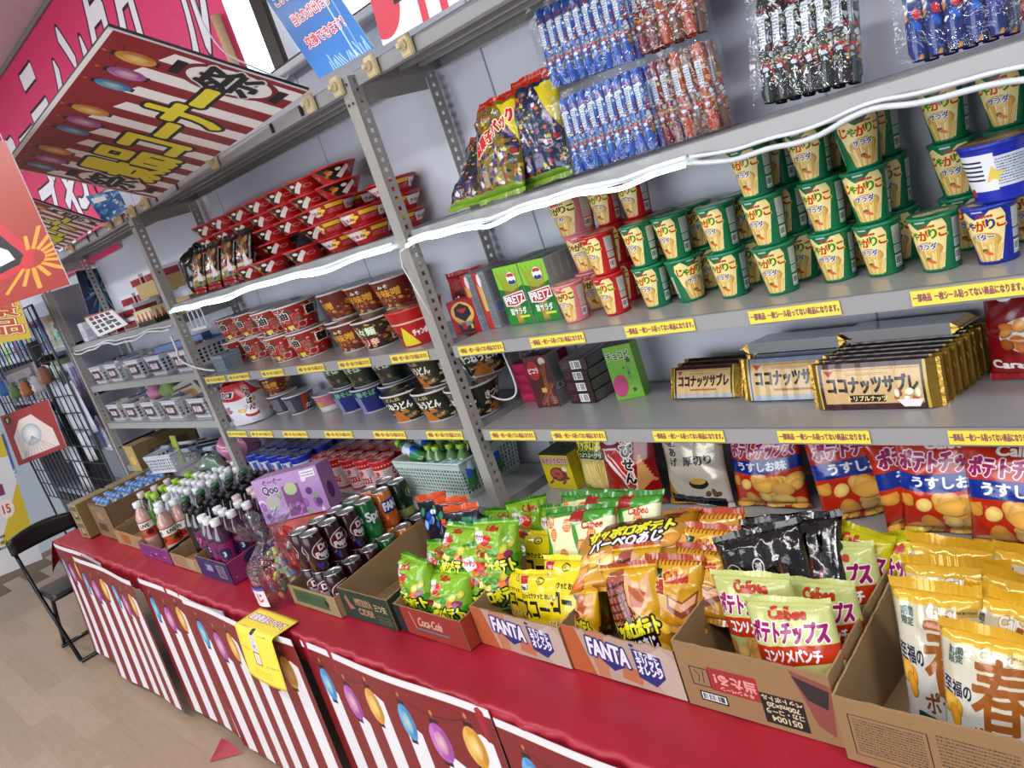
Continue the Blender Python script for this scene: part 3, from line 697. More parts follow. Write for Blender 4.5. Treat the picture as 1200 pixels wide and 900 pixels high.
# red cloth
M_CLOTH = mat('red_satin_cloth', '#a0182e', .42, noise=.10, nscale=14, bump=.25, bscale=26)
b = MB()
def cloth(u, v):
    x = -3.46 + (2.15 + 3.46) * u; L = .53 + .10; s = v * L
    if s < .10:
        y = TY - .004; z = .712 - .10 + s + .004
    else: y = TY + (s - .10); z = .7125
    ed = min(1, max(0, (s - .05) / .1))
    n = math.sin(x * 23 + 2 * math.sin(y * 17)) * .5 + math.sin(x * 51 + y * 40) * .3 + math.sin(x * 9 - y * 31) * .6
    if s < .12: y -= .003 + .0035 * math.sin(x * 37) + .003 * math.sin(x * 83 + 1)
    if z > .71: z += .0026 * n * ed + .003 * ed * max(0, math.sin(x * 6.3 + y * 22 + 1.5 * math.sin(x * 3.1)))**3
    else: z += .004 * math.sin(x * 11)
    return (x, y, z)
b.grid(cloth, 420, 44)
tag(link('tablecloth', b.mesh('tablecloth', M_CLOTH, True)), 'wrinkled red cloth spread along the whole snack table', 'tablecloth')
b = MB(); b.grid(lambda u, v: (-3.46 - .10 * v - .03 * math.sin(u * 9) * v, TY + .55 * u, .713 - .16 * v ** 1.4 + .02 * math.sin(u * 12) * v), 30, 10)
b.grid(lambda u, v: (-3.465 - .13 * v - .02 * math.sin(u * 6) * v, TY - .005 - .05 * v + .12 * u, .712 - .10 * v ** 1.3 - .10 * v * (1 - u)), 12, 8)
tag(link('cloth_end', b.mesh('cloth_end', M_CLOTH, True)), 'bunched loose end of red cloth hanging beside the stool', 'cloth')
b = MB(); b.grid(lambda u, v: (-1.62 + .22 * u, -.60 - .10 * v * (1 - abs(2 * u - 1)), .006 + .02 * (1 - v) * math.sin(u * 3.1)), 10, 6)
tag(link('cloth_corner', b.mesh('cloth_corner', M_CLOTH, True)), 'red cloth corner poking out onto the wooden floor', 'cloth')
# yellow notice over a board
A = Art(300, 400, '#f1dc4e'); A.rect(8, 8, 284, 384, '#f4e25c'); A.txt('取扱商品について', 150, 60, 44, '#ffffff', [('#a0507e', 4)], fit=262, bold=1)
A.ell(150, 165, 22, 34, '#d9d3cf'); A.ell(150, 140, 14, 15, '#3a2c2c'); A.rect(128, 185, 44, 50, '#cfd6e8'); A.poly([(142, 205), (158, 205), (150, 222)], '#2f62c0')
A.rect(124, 240, 52, 66, '#b5482f'); A.rect(130, 246, 40, 54, '#f0e4d8'); A.txt('?', 150, 272, 34, '#b5482f')
for x, y in ((22, 130), (22, 240), (190, 150), (200, 300)): A.txt('ルールを守って', x, y, 13, '#5a3a1a', anchor='l')
A.scrib(90, 330, 130, 40, 3, '#c08a2c', .6)
M_NOTE = pmat('yellow_notice_print', A, .5)
p0, p1 = atz(299, 695, .72), atz(349, 712, .72)
b = MB(); x0, x1 = p0[0], p1[0]
x0 += .15; x1 += .10
def note(u, v):
    s = v * .28; L1 = .18
    if s < L1: return (x0 + (x1 - x0) * u, -.592 - .008 * math.sin(u * 3.1) - .02 * (1 - s / L1), .722 - (L1 - s))
    return (x0 + (x1 - x0) * u, -.592 + (s - L1), .722 + .003 * math.sin(u * 3.1))
b.grid(note, 12, 24)
tag(link('notice_sheet', b.mesh('notice_sheet', M_NOTE, True, solid=.0006)), 'yellow notice sheet with purple heading hung over a striped board', 'notice')

# ------------------------------------------------------------------ signs over the top shelf
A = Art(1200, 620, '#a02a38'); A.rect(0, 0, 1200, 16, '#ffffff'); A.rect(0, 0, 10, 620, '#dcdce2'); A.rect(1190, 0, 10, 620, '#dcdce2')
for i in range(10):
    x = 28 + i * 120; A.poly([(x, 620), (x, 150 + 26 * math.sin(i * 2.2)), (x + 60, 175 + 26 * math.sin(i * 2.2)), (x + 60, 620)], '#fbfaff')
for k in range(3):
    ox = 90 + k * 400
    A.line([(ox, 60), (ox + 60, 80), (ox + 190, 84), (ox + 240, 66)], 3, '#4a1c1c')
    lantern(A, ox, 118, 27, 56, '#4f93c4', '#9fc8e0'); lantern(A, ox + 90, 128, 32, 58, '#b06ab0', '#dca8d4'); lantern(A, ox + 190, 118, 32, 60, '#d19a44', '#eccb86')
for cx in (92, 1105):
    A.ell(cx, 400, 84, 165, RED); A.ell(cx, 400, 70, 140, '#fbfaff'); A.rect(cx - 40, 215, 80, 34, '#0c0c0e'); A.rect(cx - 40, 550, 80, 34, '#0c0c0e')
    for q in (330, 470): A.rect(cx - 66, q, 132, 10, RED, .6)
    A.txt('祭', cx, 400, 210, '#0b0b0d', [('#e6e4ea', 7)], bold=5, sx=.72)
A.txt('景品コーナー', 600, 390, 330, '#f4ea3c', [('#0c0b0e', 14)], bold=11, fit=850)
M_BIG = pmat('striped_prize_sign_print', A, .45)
def panel_sign(name, cat, label, c00, c10, c11, c01, m, th=.006, edge=None, nb=1, sag=0):
    """flat board through four corner points (lower-left, lower-right, upper-right, upper-left as read)"""
    P = [Vector([float(k) for k in p]) for p in (c00, c10, c11, c01)]
    n = (P[1] - P[0]).cross(P[3] - P[0]).normalized()
    f = lambda u, v, o=0: P[0] * (1 - u) * (1 - v) + P[1] * u * (1 - v) + P[2] * u * v + P[3] * (1 - u) * v - n * (o + sag * math.sin(u * PI) * math.sin(v * PI))
    b = MB(); b.grid(lambda u, v: f(u, v), 8, 6); b.grid(lambda u, v: f(1 - u, v, th), 8, 6, 1)
    for s_ in ((lambda t: (t, 0)), (lambda t: (1, t)), (lambda t: (1 - t, 1)), (lambda t: (0, 1 - t))):
        b.grid(lambda t, q, s_=s_: f(*s_(t), th * (1 - q)), 8, 1, 1)
    root = link(name, b.mesh(name, [m, edge or M_PAPER], False))
    return tag(root, label, cat)
def solve_corner(uv, base, dist):
    """point on the line of sight of uv at the given distance from base"""
    d = _ray(*uv); d = d / np.linalg.norm(d); w_ = CAM - np.array(base); bb = w_ @ d; cc = w_ @ w_ - dist ** 2; disc = bb * bb - cc
    s = -bb - math.sqrt(max(disc, 0)); return CAM + d * s
# big sign: lower edge lies along the lip of the top shelf, upper edge reaches out over the aisle
br, bl = aty(362, 106, -.03), aty(176, 236, -.03)
SLEN = .525
tr = solve_corner((127, 31), br, SLEN)
tl = bl + (tr - br) + np.array([.10, 0, 0]); bl = bl + np.array([.05, 0, 0])
panel_sign('striped_sign', 'sign', 'big striped prize sign with yellow lettering tilted out over the aisle', bl, br, tr, tl, M_BIG, edge=mat('black_sign_edge', '#121214', .5), th=.008)
far = np.array([-1.62, 0, 0])
A2 = A
panel_sign('striped_sign', 'sign', 'second striped prize sign hanging behind the big one', (-2.85, -.03, 2.19), (-2.05, -.03, 2.19), (-2.05, -.27, 2.36), (-2.85, -.27, 2.36), M_BIG, edge=_mc['black_sign_edge'], th=.008)
# pink banner on the wall
def pink(W, H, rows):
    A = Art(W, H, '#e8487f'); A.vgrad(0, H, '#dc3f74', '#f05a90')
    for t, x, y, s, sx in rows: A.txt(t, x, y, s, '#f3eef4', [('#1c1216', 7)], bold=6, sx=sx, skew=.18)
    return A
A = pink(1500, 440, [('ューティングゲ', 740, 200, 400, .50)])
M_PINK = pmat('pink_wall_banner_print', A, .55)
x0, x1 = -4.3, -1.42
panel_sign('wall_banner', 'banner', 'large pink banner with white lettering on the wall above the shelves', (x0, .322, 2.43), (x1, .322, 2.43), (x1, .322, 3.272), (x0, .322, 3.272), M_PINK, th=.002, sag=.0)
A = pink(700, 420, [('ズや', 470, 210, 330, .62)])
M_PINK2 = pmat('pink_small_banner_print', A, .55)
panel_sign('wall_banner', 'banner', 'second pink banner low behind the far striped sign', (-4.6, .31, 2.12), (-2.95, .31, 2.12), (-2.95, .31, 2.8), (-4.6, .31, 2.8), M_PINK2, th=.002)
A = pink(300, 420, [('ル', 150, 210, 300, .6)])
panel_sign('wall_banner', 'banner', 'narrow pink banner strip edging the window', (-1.41, .318, 2.42), (-1.0, .318, 2.42), (-1.0, .318, 3.272), (-1.41, .318, 3.272), pmat('pink_strip_print', A, .55), th=.002)
b = MB(); b.tube([aty(252, 18, .29), aty(292, 118, .29)], .018, 12)
tag(link('banner_pole', b.mesh('banner_pole', mat('cream_pole', '#d6b58a', .45), True)), 'cream coloured pole standing beside the pink banner at the window', 'pole')
cable([aty(225, -6, .2), aty(240, 30, .2), aty(262, 60, .18), aty(300, 80, .12), aty(332, 92, .08), aty(338, 88, .07)], 'white cord hanging in front of the pink banner')
# blue sign in a clear sleeve
A = Art(300, 560, '#1f6fc0'); A.vgrad(0, 560, '#1c66b6', '#3a90d8'); A.rect(14, 30, 190, 120, '#f2f6fa'); A.txt('あたり', 105, 90, 60, '#2a68b8', [('#ffffff', 2)], bold=1)
for i, t in enumerate(('こちらをプレイして', '当たりが出たら', '交換できます！')): A.txt(t, 150, 250 + i * 92, 46, '#d8405a', [('#f6f4f8', 3), ('#1a3a8a', 2)], bold=1, fit=(250, 200, 210)[i])
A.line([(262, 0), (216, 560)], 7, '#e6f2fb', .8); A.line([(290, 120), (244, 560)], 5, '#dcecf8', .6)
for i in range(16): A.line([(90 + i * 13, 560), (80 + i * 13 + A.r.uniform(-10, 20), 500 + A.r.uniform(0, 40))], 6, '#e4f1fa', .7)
M_BLUE = pmat('blue_notice_print', A, .45, coat=.15)
q0, q1 = aty(374, 92, -.02), aty(438, 56, -.02)
q3 = aty(272, -60, -.02); q2 = q3 + (q1 - q0)
panel_sign('blue_sign', 'sign', 'blue sign with red lettering in a clear sleeve clipped to the top lip', q0, q1, q2, q3, M_BLUE, th=.003, edge=mat('clear_sleeve_edge', '#bfe0f2', .2))
A = Art(900, 420, '#eceaee'); A.ell(60, 210, 130, 190, '#d84860'); A.rect(150, 190, 120, 60, '#17171b'); A.rect(120, 0, 60, 130, '#d84860')
A.txt('菓子', 520, 120, 210, '#17171b', bold=6); A.rect(300, 260, 46, 160, '#d84860'); A.rect(430, 230, 46, 190, '#d84860'); A.rect(560, 230, 46, 190, '#d84860'); A.rect(690, 230, 46, 190, '#d84860')
M_WS = pmat('white_festival_sign_print', A, .4)
q0, q1 = aty(449, 54, -.025), aty(610, -42, -.025)
q3 = aty(425, -30, -.03); q2 = q3 + (q1 - q0)
panel_sign('white_sign', 'sign', 'white sign with red festival artwork clipped above the candy packs', q0, q1, q2, q3, M_WS, th=.003)
# blue poster scrap by second post
A = Art(200, 160, '#3a76b4'); A.busy(0, 0, 200, 160, 50, ['#6fb0dc', '#2a5a94', '#d8e6ee', '#8ac0e0'], (8, 22)); A.rect(20, 20, 90, 30, '#e8f0f4')
panel_sign('blue_sign', 'sign', 'small blue sign standing beyond the big striped sign', aty(122, 262, -.02), aty(150, 245, -.02), aty(138, 222, -.02), aty(100, 230, -.02), pmat('small_blue_sign_print', A, .2, coat=.5), th=.003)
# beige magnet clips on the top lip
M_CLIP = mat('beige_magnet_clip', '#cdbd95', .45)
b = MB(); b.box((0, 0, 0), (.042, .014, .05)); b.box((0, -.012, .002), (.024, .012, .022))
cl = b.mesh('clip_body', M_CLIP, bevel=.003)
b = MB(); b.lathe([(.008, 0), (.008, .008), (.005, .01)], 10); b.disc(.005, .01, 10); kn = b.mesh('clip_knob', M_CLIP, True)
ck = Kind('magnet_clip', 'clip', [('clip_body', cl), ('clip_knob', kn)])
for i, (u, v, d) in enumerate(((432, 68, 'below the blue sign, near its right edge'), (392, 93, 'below the blue sign, near its left edge'), (361, 116, 'at the big striped sign near corner'), (473, 45, 'below the white festival sign'), (250, 188, 'midway along the big striped sign'), (170, 238, 'at the big striped sign far corner'), (153, 245, 'just beyond the big striped sign'), (138, 254, 'over the second post, beyond two other clips'), (127, 263, 'furthest of the clips by the second post'), (84, 293, 'over the far shelf bay'))):
    p_ = aty(u, v, -.012); o = ck.put(X((p_[0], -.012, ZT - .015)), 'beige magnetic clip on the top shelf lip ' + d, 'magnet clips on the top lip')
    for c in o.children:
        if c.name.startswith('clip_knob'): c.matrix_basis = Matrix.Translation((0, -.018, .002)) @ Matrix.Rotation(PI / 2, 4, 'X')
b = MB(); b.box((0, 0, 0), (.012, .004, .028)); tp_ = b.mesh('black_tape', M_BLACK)
for i, (u, v) in enumerate(((350, 122), (317, 146), (205, 214), (181, 229), (110, 268), (104, 282))):
    p_ = aty(u, v, -.003); tag(link('tape_piece', tp_, None, X((p_[0], -.0035, ZT - .018))), 'short black tape piece on the top shelf lip, %s from the blue sign' % ORD[i], 'tape', 'black tape pieces')

# orange hanging sign close to the lens, yellow sign below it
A = Art(400, 560, '#b4452c'); A.vgrad(0, 560, '#b04a30', '#a83a26')
A.poly([(0, 160), (238, 200), (310, 310), (348, 400), (340, 442), (0, 500)], '#c8343c', 1, 10, '#c8343c'); A.poly([(0, 170), (228, 210), (288, 310), (334, 400), (318, 430), (0, 490)], '#16130f'); A.poly([(0, 220), (208, 240), (248, 320), (298, 370), (310, 408), (0, 458)], '#efeef2'); A.poly([(234, 338), (254, 334), (262, 370), (242, 374)], '#16130f')
for k in range(12):
    t = -1.5 + k * .34; l = (50, 80, 60, 90)[k % 4]; cx, cy = 345, 424
    A.line([(cx + 34 * math.cos(t), cy + 34 * math.sin(t)), (cx + (34 + l) * math.cos(t), cy + (34 + l) * math.sin(t))], 10, '#e8a83e')
M_OR = pmat('orange_sign_print', A, .5)
Y_ = -.66
panel_sign('orange_sign', 'sign', 'orange hanging sign with a bold white character and yellow rays', aty(-75, 385, Y_), aty(82, 333, Y_), aty(6, 165, Y_), aty(-110, 170, Y_), M_OR, th=.003, sag=.01)
b = MB(); b.tube([aty(4, 166, Y_), aty(4, 166, Y_) + np.array([.02, .02, .9])], .0015, 5); b.tube([aty(-100, 170, Y_), aty(-100, 170, Y_) + np.array([.02, .02, .9])], .0015, 5)
tag(link('hanging_cord', b.mesh('hanging_cord', M_WIRE)), 'thin cords that carry the orange hanging sign from above', 'cord')

# ------------------------------------------------------------------ beyond the first post: wire rack, goods, stool
M_WIREB = mat('black_wire', '#131316', .4, .3)
gx0, gx1, gz0, gz1, gy = -5.7, -3.62, .62, 2.0, -.06
root = bpy.data.objects.new('wire_rack_panel', None); COL.objects.link(root); tag(root, 'black wire grid display panel standing beyond the steel shelving', 'display rack')
b = MB(); b.tube([(0, 0, gz0), (0, 0, gz1)], .004, 5); vw = b.mesh('wire', M_WIREB)
b = MB(); b.tube([(gx0, 0, 0), (gx1, 0, 0)], .004, 5); hw_ = b.mesh('wire', M_WIREB)
n = 17
for i in range(n + 1): link('wire', vw, root, Matrix.Translation((gx0 + (gx1 - gx0) * i / n, gy, 0)))
for i in range(13): link('wire', hw_, root, Matrix.Translation((0, gy - .004, gz0 + (gz1 - gz0) * i / 12)))
b = MB(); b.tube([(gx1, gy, .002), (gx1, gy, gz1), (gx0, gy, gz1), (gx0, gy, .002)], .008, 6); link('frame', b.mesh('frame', mat('grey_rack_frame', '#55575c', .4, .5)), root)
b = MB()
for x in (gx0, gx1): b.tube([(x, gy - .1, .012), (x, gy + .2, .012)], .01, 6)
link('foot', b.mesh('foot', M_BLACK), root)
# low shelving behind the wire
root = bpy.data.objects.new('display_shelf', None); COL.objects.link(root); tag(root, 'white display shelf full of boxed goods behind the wire grid', 'shelving')
M_WSH = mat('white_shelf_board', '#b8bcc6', .5)
for z in (.62, 1.02, 1.38, 1.70):
    b = MB(); b.box((-4.7, .16, z), (2.1, .26, .02)); link('shelf_board', b.mesh('shelf_board', M_WSH), root)
for x in (-5.74, -3.66):
    b = MB(); b.box((x, .16, 1.02), (.02, .28, 2.04)); link('side_panel', b.mesh('side_panel', mat('grey_shelf_side', '#8d919c', .5)), root)
b = MB(); b.box((-4.7, .305, 1.02), (2.1, .01, 2.04)); link('back_panel', b.mesh('back_panel', mat('pale_back', '#b4b9c6', .6)), root)
def goods_art(seed, base, n=4):
    A = Art(96, 128, base); r = np.random.default_rng(seed)
    for i in range(n): A.rect(r.uniform(0, 60), r.uniform(0, 100), r.uniform(14, 40), r.uniform(8, 30), r.uniform(.15, .95, 3), .8)
    A.scrib(8, 90, 80, 30, 4, '#222222', .6); return A
gm = [pmat('boxed_goods_print_%s' % 'abcdefgh'[i], goods_art(i, c), .4) for i, c in enumerate(('#eef0f8', '#a8bce4', '#dde0f0', '#9a86b8', '#c4e0ec', '#6a82b8', '#f0ecf4', '#d8e4b4'))]
k = 0
for z, hh in ((1.39, (.18, .26)), (1.71, (.16, .22)), (1.03, (.12, .26))):
    x = -5.6; j = 0
    while x < -3.80:
        wd = rnd.uniform(.055, .11); h_ = rnd.uniform(*hh)
        b = MB(); b.box((0, 0, h_ / 2), (wd, .16, h_)); me = b.mesh('boxed_goods', gm[k % 8])
        tag(link('boxed_goods', me, None, X((x + wd / 2, .12, z))), 'slim box on the %s shelf behind the wire grid, %s from the doorway' % ({1.39: 'middle', 1.71: 'upper', 1.03: 'lower'}[z], ORD[j]), 'box', 'boxed goods behind the wire grid')
        x += wd + .004; k += 1; j += 1
# bags and plushes hung on the wire
M_CLEAR = film('clear_plastic_bag', .5)
for i, (u, v, c, l) in enumerate(((17, 458, '#5f7a4a', 'small green toy in a clear bag hung on the wire grid'), (30, 455, '#a8663e', 'small brown toy in a clear bag hung on the wire grid'), (44, 450, '#b9b4b4', 'small grey toy in a clear bag hung on the wire grid'), (52, 440, '#8f5a44', 'reddish brown toy in a clear bag hung high on the wire grid'), (4, 455, '#3a62a4', 'small blue toy in a clear bag hung on the wire grid'))):
    p_ = aty(u, v, gy - .03); root = bpy.data.objects.new('bagged_toy', None); COL.objects.link(root); root.matrix_basis = X(p_); tag(root, l, 'toy')
    b = MB(); b.lathe([(.0, -.06), (.035, -.05), (.045, -.02), (.03, .01), (.034, .03), (.022, .055), (0, .06)], 12); link('toy_body', b.mesh('toy_body', mat('toy_%d' % i, c, .7), True), root)
    b = MB(); b.box((0, -.03, .0), (.1, .001, .2)); link('clear_bag', b.mesh('clear_bag', M_CLEAR), root)
    b = MB(); b.tube([(0, 0, .1), (0, .03, .112)], .002, 5); link('hook', b.mesh('hook', M_SILVER), root)
for i, (u, v) in enumerate(((80, 478), (96, 512), (70, 515), (112, 478), (92, 545), (66, 455))):
    p_ = aty(u, v, gy + .02); p_[0] = min(p_[0], gx1 - .08); b = MB(); b.grid(lambda s, t: ((s - .5) * .24, -.02 * math.sin(s * PI), (t - .5) * .34), 6, 8)
    tag(link('clear_pack', b.mesh('clear_pack', mat('pale_blister_%d' % (i % 3), ('#b4bac8', '#c4c9d4', '#a4abba')[i % 3], .3, noise=.25, nscale=20), True, solid=.003), None, X(p_, roll=rnd.uniform(-.2, .2))), 'pale clear pack hung on the wire grid, %s down from the post' % ORD[i], 'packet', 'clear packs on the wire grid')
# red framed card
A = Art(300, 330, '#a32c30'); A.poly([(40, 150), (110, 60), (190, 50), (270, 180), (275, 300), (40, 300)], '#e4d6d2'); A.ell(150, 170, 60, 70, '#b9bfc8', 1, 0, '#f0f0f2'); A.ell(40, 40, 26, 26, '#2a2a24'); A.txt('F', 40, 40, 36, '#e8d84a', bold=1)
for k in range(9): A.line([(150, 180), (60 + k * 24, 296)], 3, '#7a8496', .6)
panel_sign('red_card', 'card', 'red bordered card with pale artwork hung on the wire grid', aty(22, 546, gy - .05), aty(78, 524, gy - .05), aty(56, 468, gy - .05), aty(0, 488, gy - .05), pmat('red_card_print', A, .6), th=.004)
A = Art(200, 260, '#3b6bb0'); A.chips(0, 0, 200, 260, 16, ['#7ab2e0', '#244a86', '#d8e4ee'], (12, 30))
panel_sign('blue_card', 'card', 'blue picture card hung low on the wire grid beside the red one', aty(-20, 570, gy - .05), aty(20, 556, gy - .05), aty(4, 508, gy - .05), aty(-36, 520, gy - .05), pmat('blue_card_print', A, .6), th=.004)
A = Art(300, 240, '#3a3534'); A.rect(20, 60, 240, 120, '#8d8486'); A.scrib(40, 80, 190, 80, 5, '#2a2430', .7)
panel_sign('grey_card', 'card', 'grey printed plate with scrolled corners on the wire grid', aty(10, 455, gy - .03), aty(44, 440, gy - .03), aty(38, 424, gy - .03), aty(3, 437, gy - .03), pmat('grey_plate_print', A, .4), th=.006)
A = Art(220, 340, '#cdb23a'); A.txt('景品', 150, 170, 120, '#b8542c', [('#f0e2b8', 5), ('#8a3420', 3)], bold=3, vert=True)
panel_sign('yellow_sign', 'sign', 'yellow sign with red upright lettering below the orange sign', aty(-34, 408, -.2), aty(37, 396, -.2), aty(20, 345, -.2), aty(-50, 340, -.2), pmat('yellow_sign_print', A, .5), th=.004)
# blue picture between the far posts
A = Art(300, 300, '#1d2d55')
for k in range(26): t = k * .25; A.line([(150 + 20 * math.cos(t), 120 + 20 * math.sin(t)), (150 + A.r.uniform(90, 190) * math.cos(t), 150 + A.r.uniform(80, 170) * math.sin(t))], A.r.uniform(6, 18), ['#3f7ea6', '#9cc6c8', '#2b4f8e', '#5a9a8a'][k % 4], .8)
A.rect(0, 235, 300, 65, '#8d98ac', .8); A.txt('ブースター', 160, 262, 40, '#5b6c94')
px_ = -3.52
panel_sign('blue_poster', 'poster', 'blue and teal poster fixed between the two posts at the far end', atx(109, 383, px_), atx(155, 372, px_), atx(128, 312, px_), atx(88, 318, px_), pmat('blue_poster_print', A, .35), th=.003)

# goods on the far bay
def papers(label, u, v, z, w_, d_, h_, m, yaw=0, name='paper_box', cat='box', y=None):
    p_ = atz(u, v, z); b = MB(); b.box((0, 0, h_ / 2), (w_, d_, h_)); return tag(link(name, b.mesh(name, m, bevel=.001), None, X((p_[0], p_[1] + d_ / 2, z), yaw)), label, cat)
A = Art(256, 128, '#dcdde2'); A.rect(10, 40, 236, 80, '#9c2028'); A.scrib(20, 60, 90, 30, 3, '#f0e8e8', .5)
M_RW = pmat('red_white_box_print', A, .3, coat=.3); M_RWT = mat('white_red_lid', '#cfd2d8', .3, coat=.3); M_TANB = mat('tan_box', '#b59d6c', .6)
rw = snack_box('red_white_box', 'box', .17, .13, .055, M_RW, M_RW, M_RWT)
ZF1 = 1.70; bx = [(-3.02, .06, 0), (-2.80, .05, 0), (-2.55, .06, 0), (-2.86, .12, 1), (-2.62, .10, 1), (-2.74, .16, 2), (-2.55, .17, 2), (-2.6, .19, 3), (-2.38, .19, 3)]
names = ['on the shelf beside the white card', 'second along on the shelf', 'on the shelf beside the tan box', 'in the second layer towards the doorway', 'in the second layer', 'in the third layer', 'in the third layer above the tan box', 'on top, with a clear window', 'topmost against the post']
for (x, y, t), nm in zip(bx, names): rw.put(X((x + rnd.uniform(-.01, .01), y + .065, ZF1 + .001 + t * .0565 + (.02 if t > 2 else 0)), yaw=rnd.uniform(-.15, .15)), 'red and white box %s' % nm, 'red and white boxes on the far shelf')
tanb = snack_box('tan_box', 'box', .25, .14, .07, M_TANB)
tanb.put(X((-2.22, .16, ZF1 + .12)), 'plain tan cardboard box in the heap of red and white boxes'); 
A = Art(200, 90, '#d8cfa4'); A.rect(0, 50, 200, 40, '#3a2a1a'); [A.ell(16 + i * 24, 42, 9, 26, ('#e8e2cc', '#d06a3a')[i % 2]) for i in range(8)]
snack_box('picture_box', 'box', .24, .12, .075, pmat('cookie_box_print', A, .4)).put(X((-2.20, .08, ZF1 + .001)), 'cream box with a row of small pictures beside the post'); tanb.put(X((-2.0, .2, ZF1 + .001)), 'tan box upright in the corner by the post')
tanb.put(X((-2.18, .19, ZF1 + .076 - .03)), 'tan box under the topmost tan box') if False else None
A = Art(160, 200, '#ecebee'); [A.rect(20 + i * 32, 20 + j * 42, 22, 30, '#40384a', .8) for i in range(4) for j in range(4)]; A.ell(100, 110, 18, 14, '#5a8a5c'); A.rect(0, 0, 160, 14, '#c8844a')
panel_sign('picture_sheet', 'card', 'white picture sheet with rows of small figures leaning on red boxes', aty(115, 395, .03), aty(150, 380, .03), aty(130, 362, .05), aty(98, 372, .05), pmat('figure_sheet_print', A, .2, coat=.5), th=.004)
A = Art(100, 150, '#d9dbe6'); A.scrib(20, 60, 60, 60, 5, '#3c4a8a', .7)
papers('white and violet box standing at the doorway end of the far shelf', 101, 408, ZF1, .08, .05, .11, pmat('violet_card_print', A, .4), name='white_box').location = (-3.30, .07, ZF1 + .001)
# baskets with red name cards in the far bay
M_BSK = mat('pale_basket_plastic', '#c9ccd6', .45)
bk = basket_kind('plastic_basket', .20, .26, .10, M_BSK, 9, 4, 10)
A = Art(160, 80, '#5a2a34'); A.txt('景品箱', 80, 40, 44, '#eceaf0', bold=1)
M_TAGC = pmat('basket_tag_print', A, .4)
def tagged_basket(x, y, z, label, dy=0):
    o = bk.put(X((x, y + .135, z)), label, 'name-carded baskets in the far bay')
    b = MB(); b.box((0, -.132, .05), (.12, .002, .055)); link('name_card', b.mesh('name_card', M_TAGC), o)
    return o
ZF2 = 1.447; ZF3 = 1.21
for i, x in enumerate((-3.33, -3.04, -2.68, -2.36, -2.02)): tagged_basket(x, .02, ZF2 + .001, 'small pale basket with dark red card on the middle far shelf, %s from the doorway' % ORD[i])
for i, x in enumerate((-3.33, -3.03, -2.72, -2.41, -2.05)): tagged_basket(x, .02, ZF3 + .001, 'small pale basket with dark red card on the lower far shelf, %s from the doorway' % ORD[i])
cols = ['#cfc8c0', '#3a3444', '#d8d4e0', '#8a3a44', '#e6e6ea', '#4a6a9a', '#c8a878']
k = 0
for zz_, xs in ((ZF2, (-3.33, -3.04, -2.68, -2.36, -2.02)), (ZF3, (-3.33, -3.03, -2.72, -2.41, -2.05))):
    for i, x in enumerate(xs):
        for j in range(4):
            b = MB(); b.box((0, 0, .04), (.12, .012, .08 + .02 * (j % 2))); 
            tag(link('flat_packet', b.mesh('flat_packet', mat('packet_%d' % (k % 7), cols[k % 7], .35, noise=.3, nscale=60), bevel=.002), None, X((x + rnd.uniform(-.02, .02), .07 + j * .05, zz_ + .02), rnd.uniform(-.2, .2), rnd.uniform(-.2, .3), rnd.uniform(-.2, .2))), 'flat packet on the %s far shelf, %s basket from the doorway, %s from front' % ('middle' if zz_ == ZF2 else 'lower', ORD[i], ORD[j]), 'packet', 'packets in the far baskets'); k += 1
def blob(name, label, cat, p_, sx, sy, sz, m, seed=0, n=18, floor_z=None):
    r = np.random.default_rng(seed); ph = r.uniform(0, 6, 6); b = MB()
    def S(u, v):
        th = u * 2 * PI; f = v * PI; R = 1 + .13 * math.sin(3 * th + ph[0] + 2 * f) + .1 * math.sin(5 * f + ph[1] + th) + .06 * math.sin(9 * th + ph[2]) * math.sin(f)
        return (p_[0] + sx * R * math.sin(f) * math.cos(th), p_[1] + sy * R * math.sin(f) * math.sin(th), p_[2] - sz * R * math.cos(f))
    b.grid(S, n, n // 2); lo = min(q[2] for q in b.v); b.v = [(x, y, z if floor_z is None else max(z, floor_z)) for x, y, z in b.v]; return tag(link(name, b.mesh(name, m, True)), label, cat)
blob('plush_toy', 'pink soft toy poking up from the lower far baskets', 'toy', (-2.78, .13, ZF3 + .13), .07, .06, .05, mat('pink_plush', '#d68ab4', .9, noise=.3, nscale=80), 3)
blob('plush_toy', 'green soft toy beside the pink one in the lower far baskets', 'toy', (-2.60, .14, ZF3 + .14), .07, .06, .05, mat('green_plush', '#7d9a5c', .9, noise=.3, nscale=80), 4)
blob('black_bag', 'shiny black plastic bag slumped behind the second post', 'bag', (-1.70, .17, Z1 + .10), .075, .09, .10, mat('black_plastic_film', '#0c0d11', .18, coat=.5, bump=.6, bscale=20), 5, 28, Z1 + .002)
papers('blue and white box lying across the middle far baskets', 190, 412, ZF2, .30, .07, .03, mat('blue_white_box', '#4a6cab', .3, noise=.3, nscale=9), .5).location = (-2.2, .14, ZF2 + .106)
A = Art(200, 140, '#b8b4ae'); A.rect(20, 30, 160, 14, '#6a3a34'); A.rect(20, 60, 150, 60, '#b08a58'); A.scrib(30, 70, 120, 40, 4, '#5a4a3a', .6)
panel_sign('picture_sheet', 'card', 'tilted grey and tan card standing in the lower far baskets', aty(208, 470, .12), aty(245, 466, .12), aty(222, 442, .12), aty(192, 460, .12), pmat('tan_card_print', A, .35), th=.004)
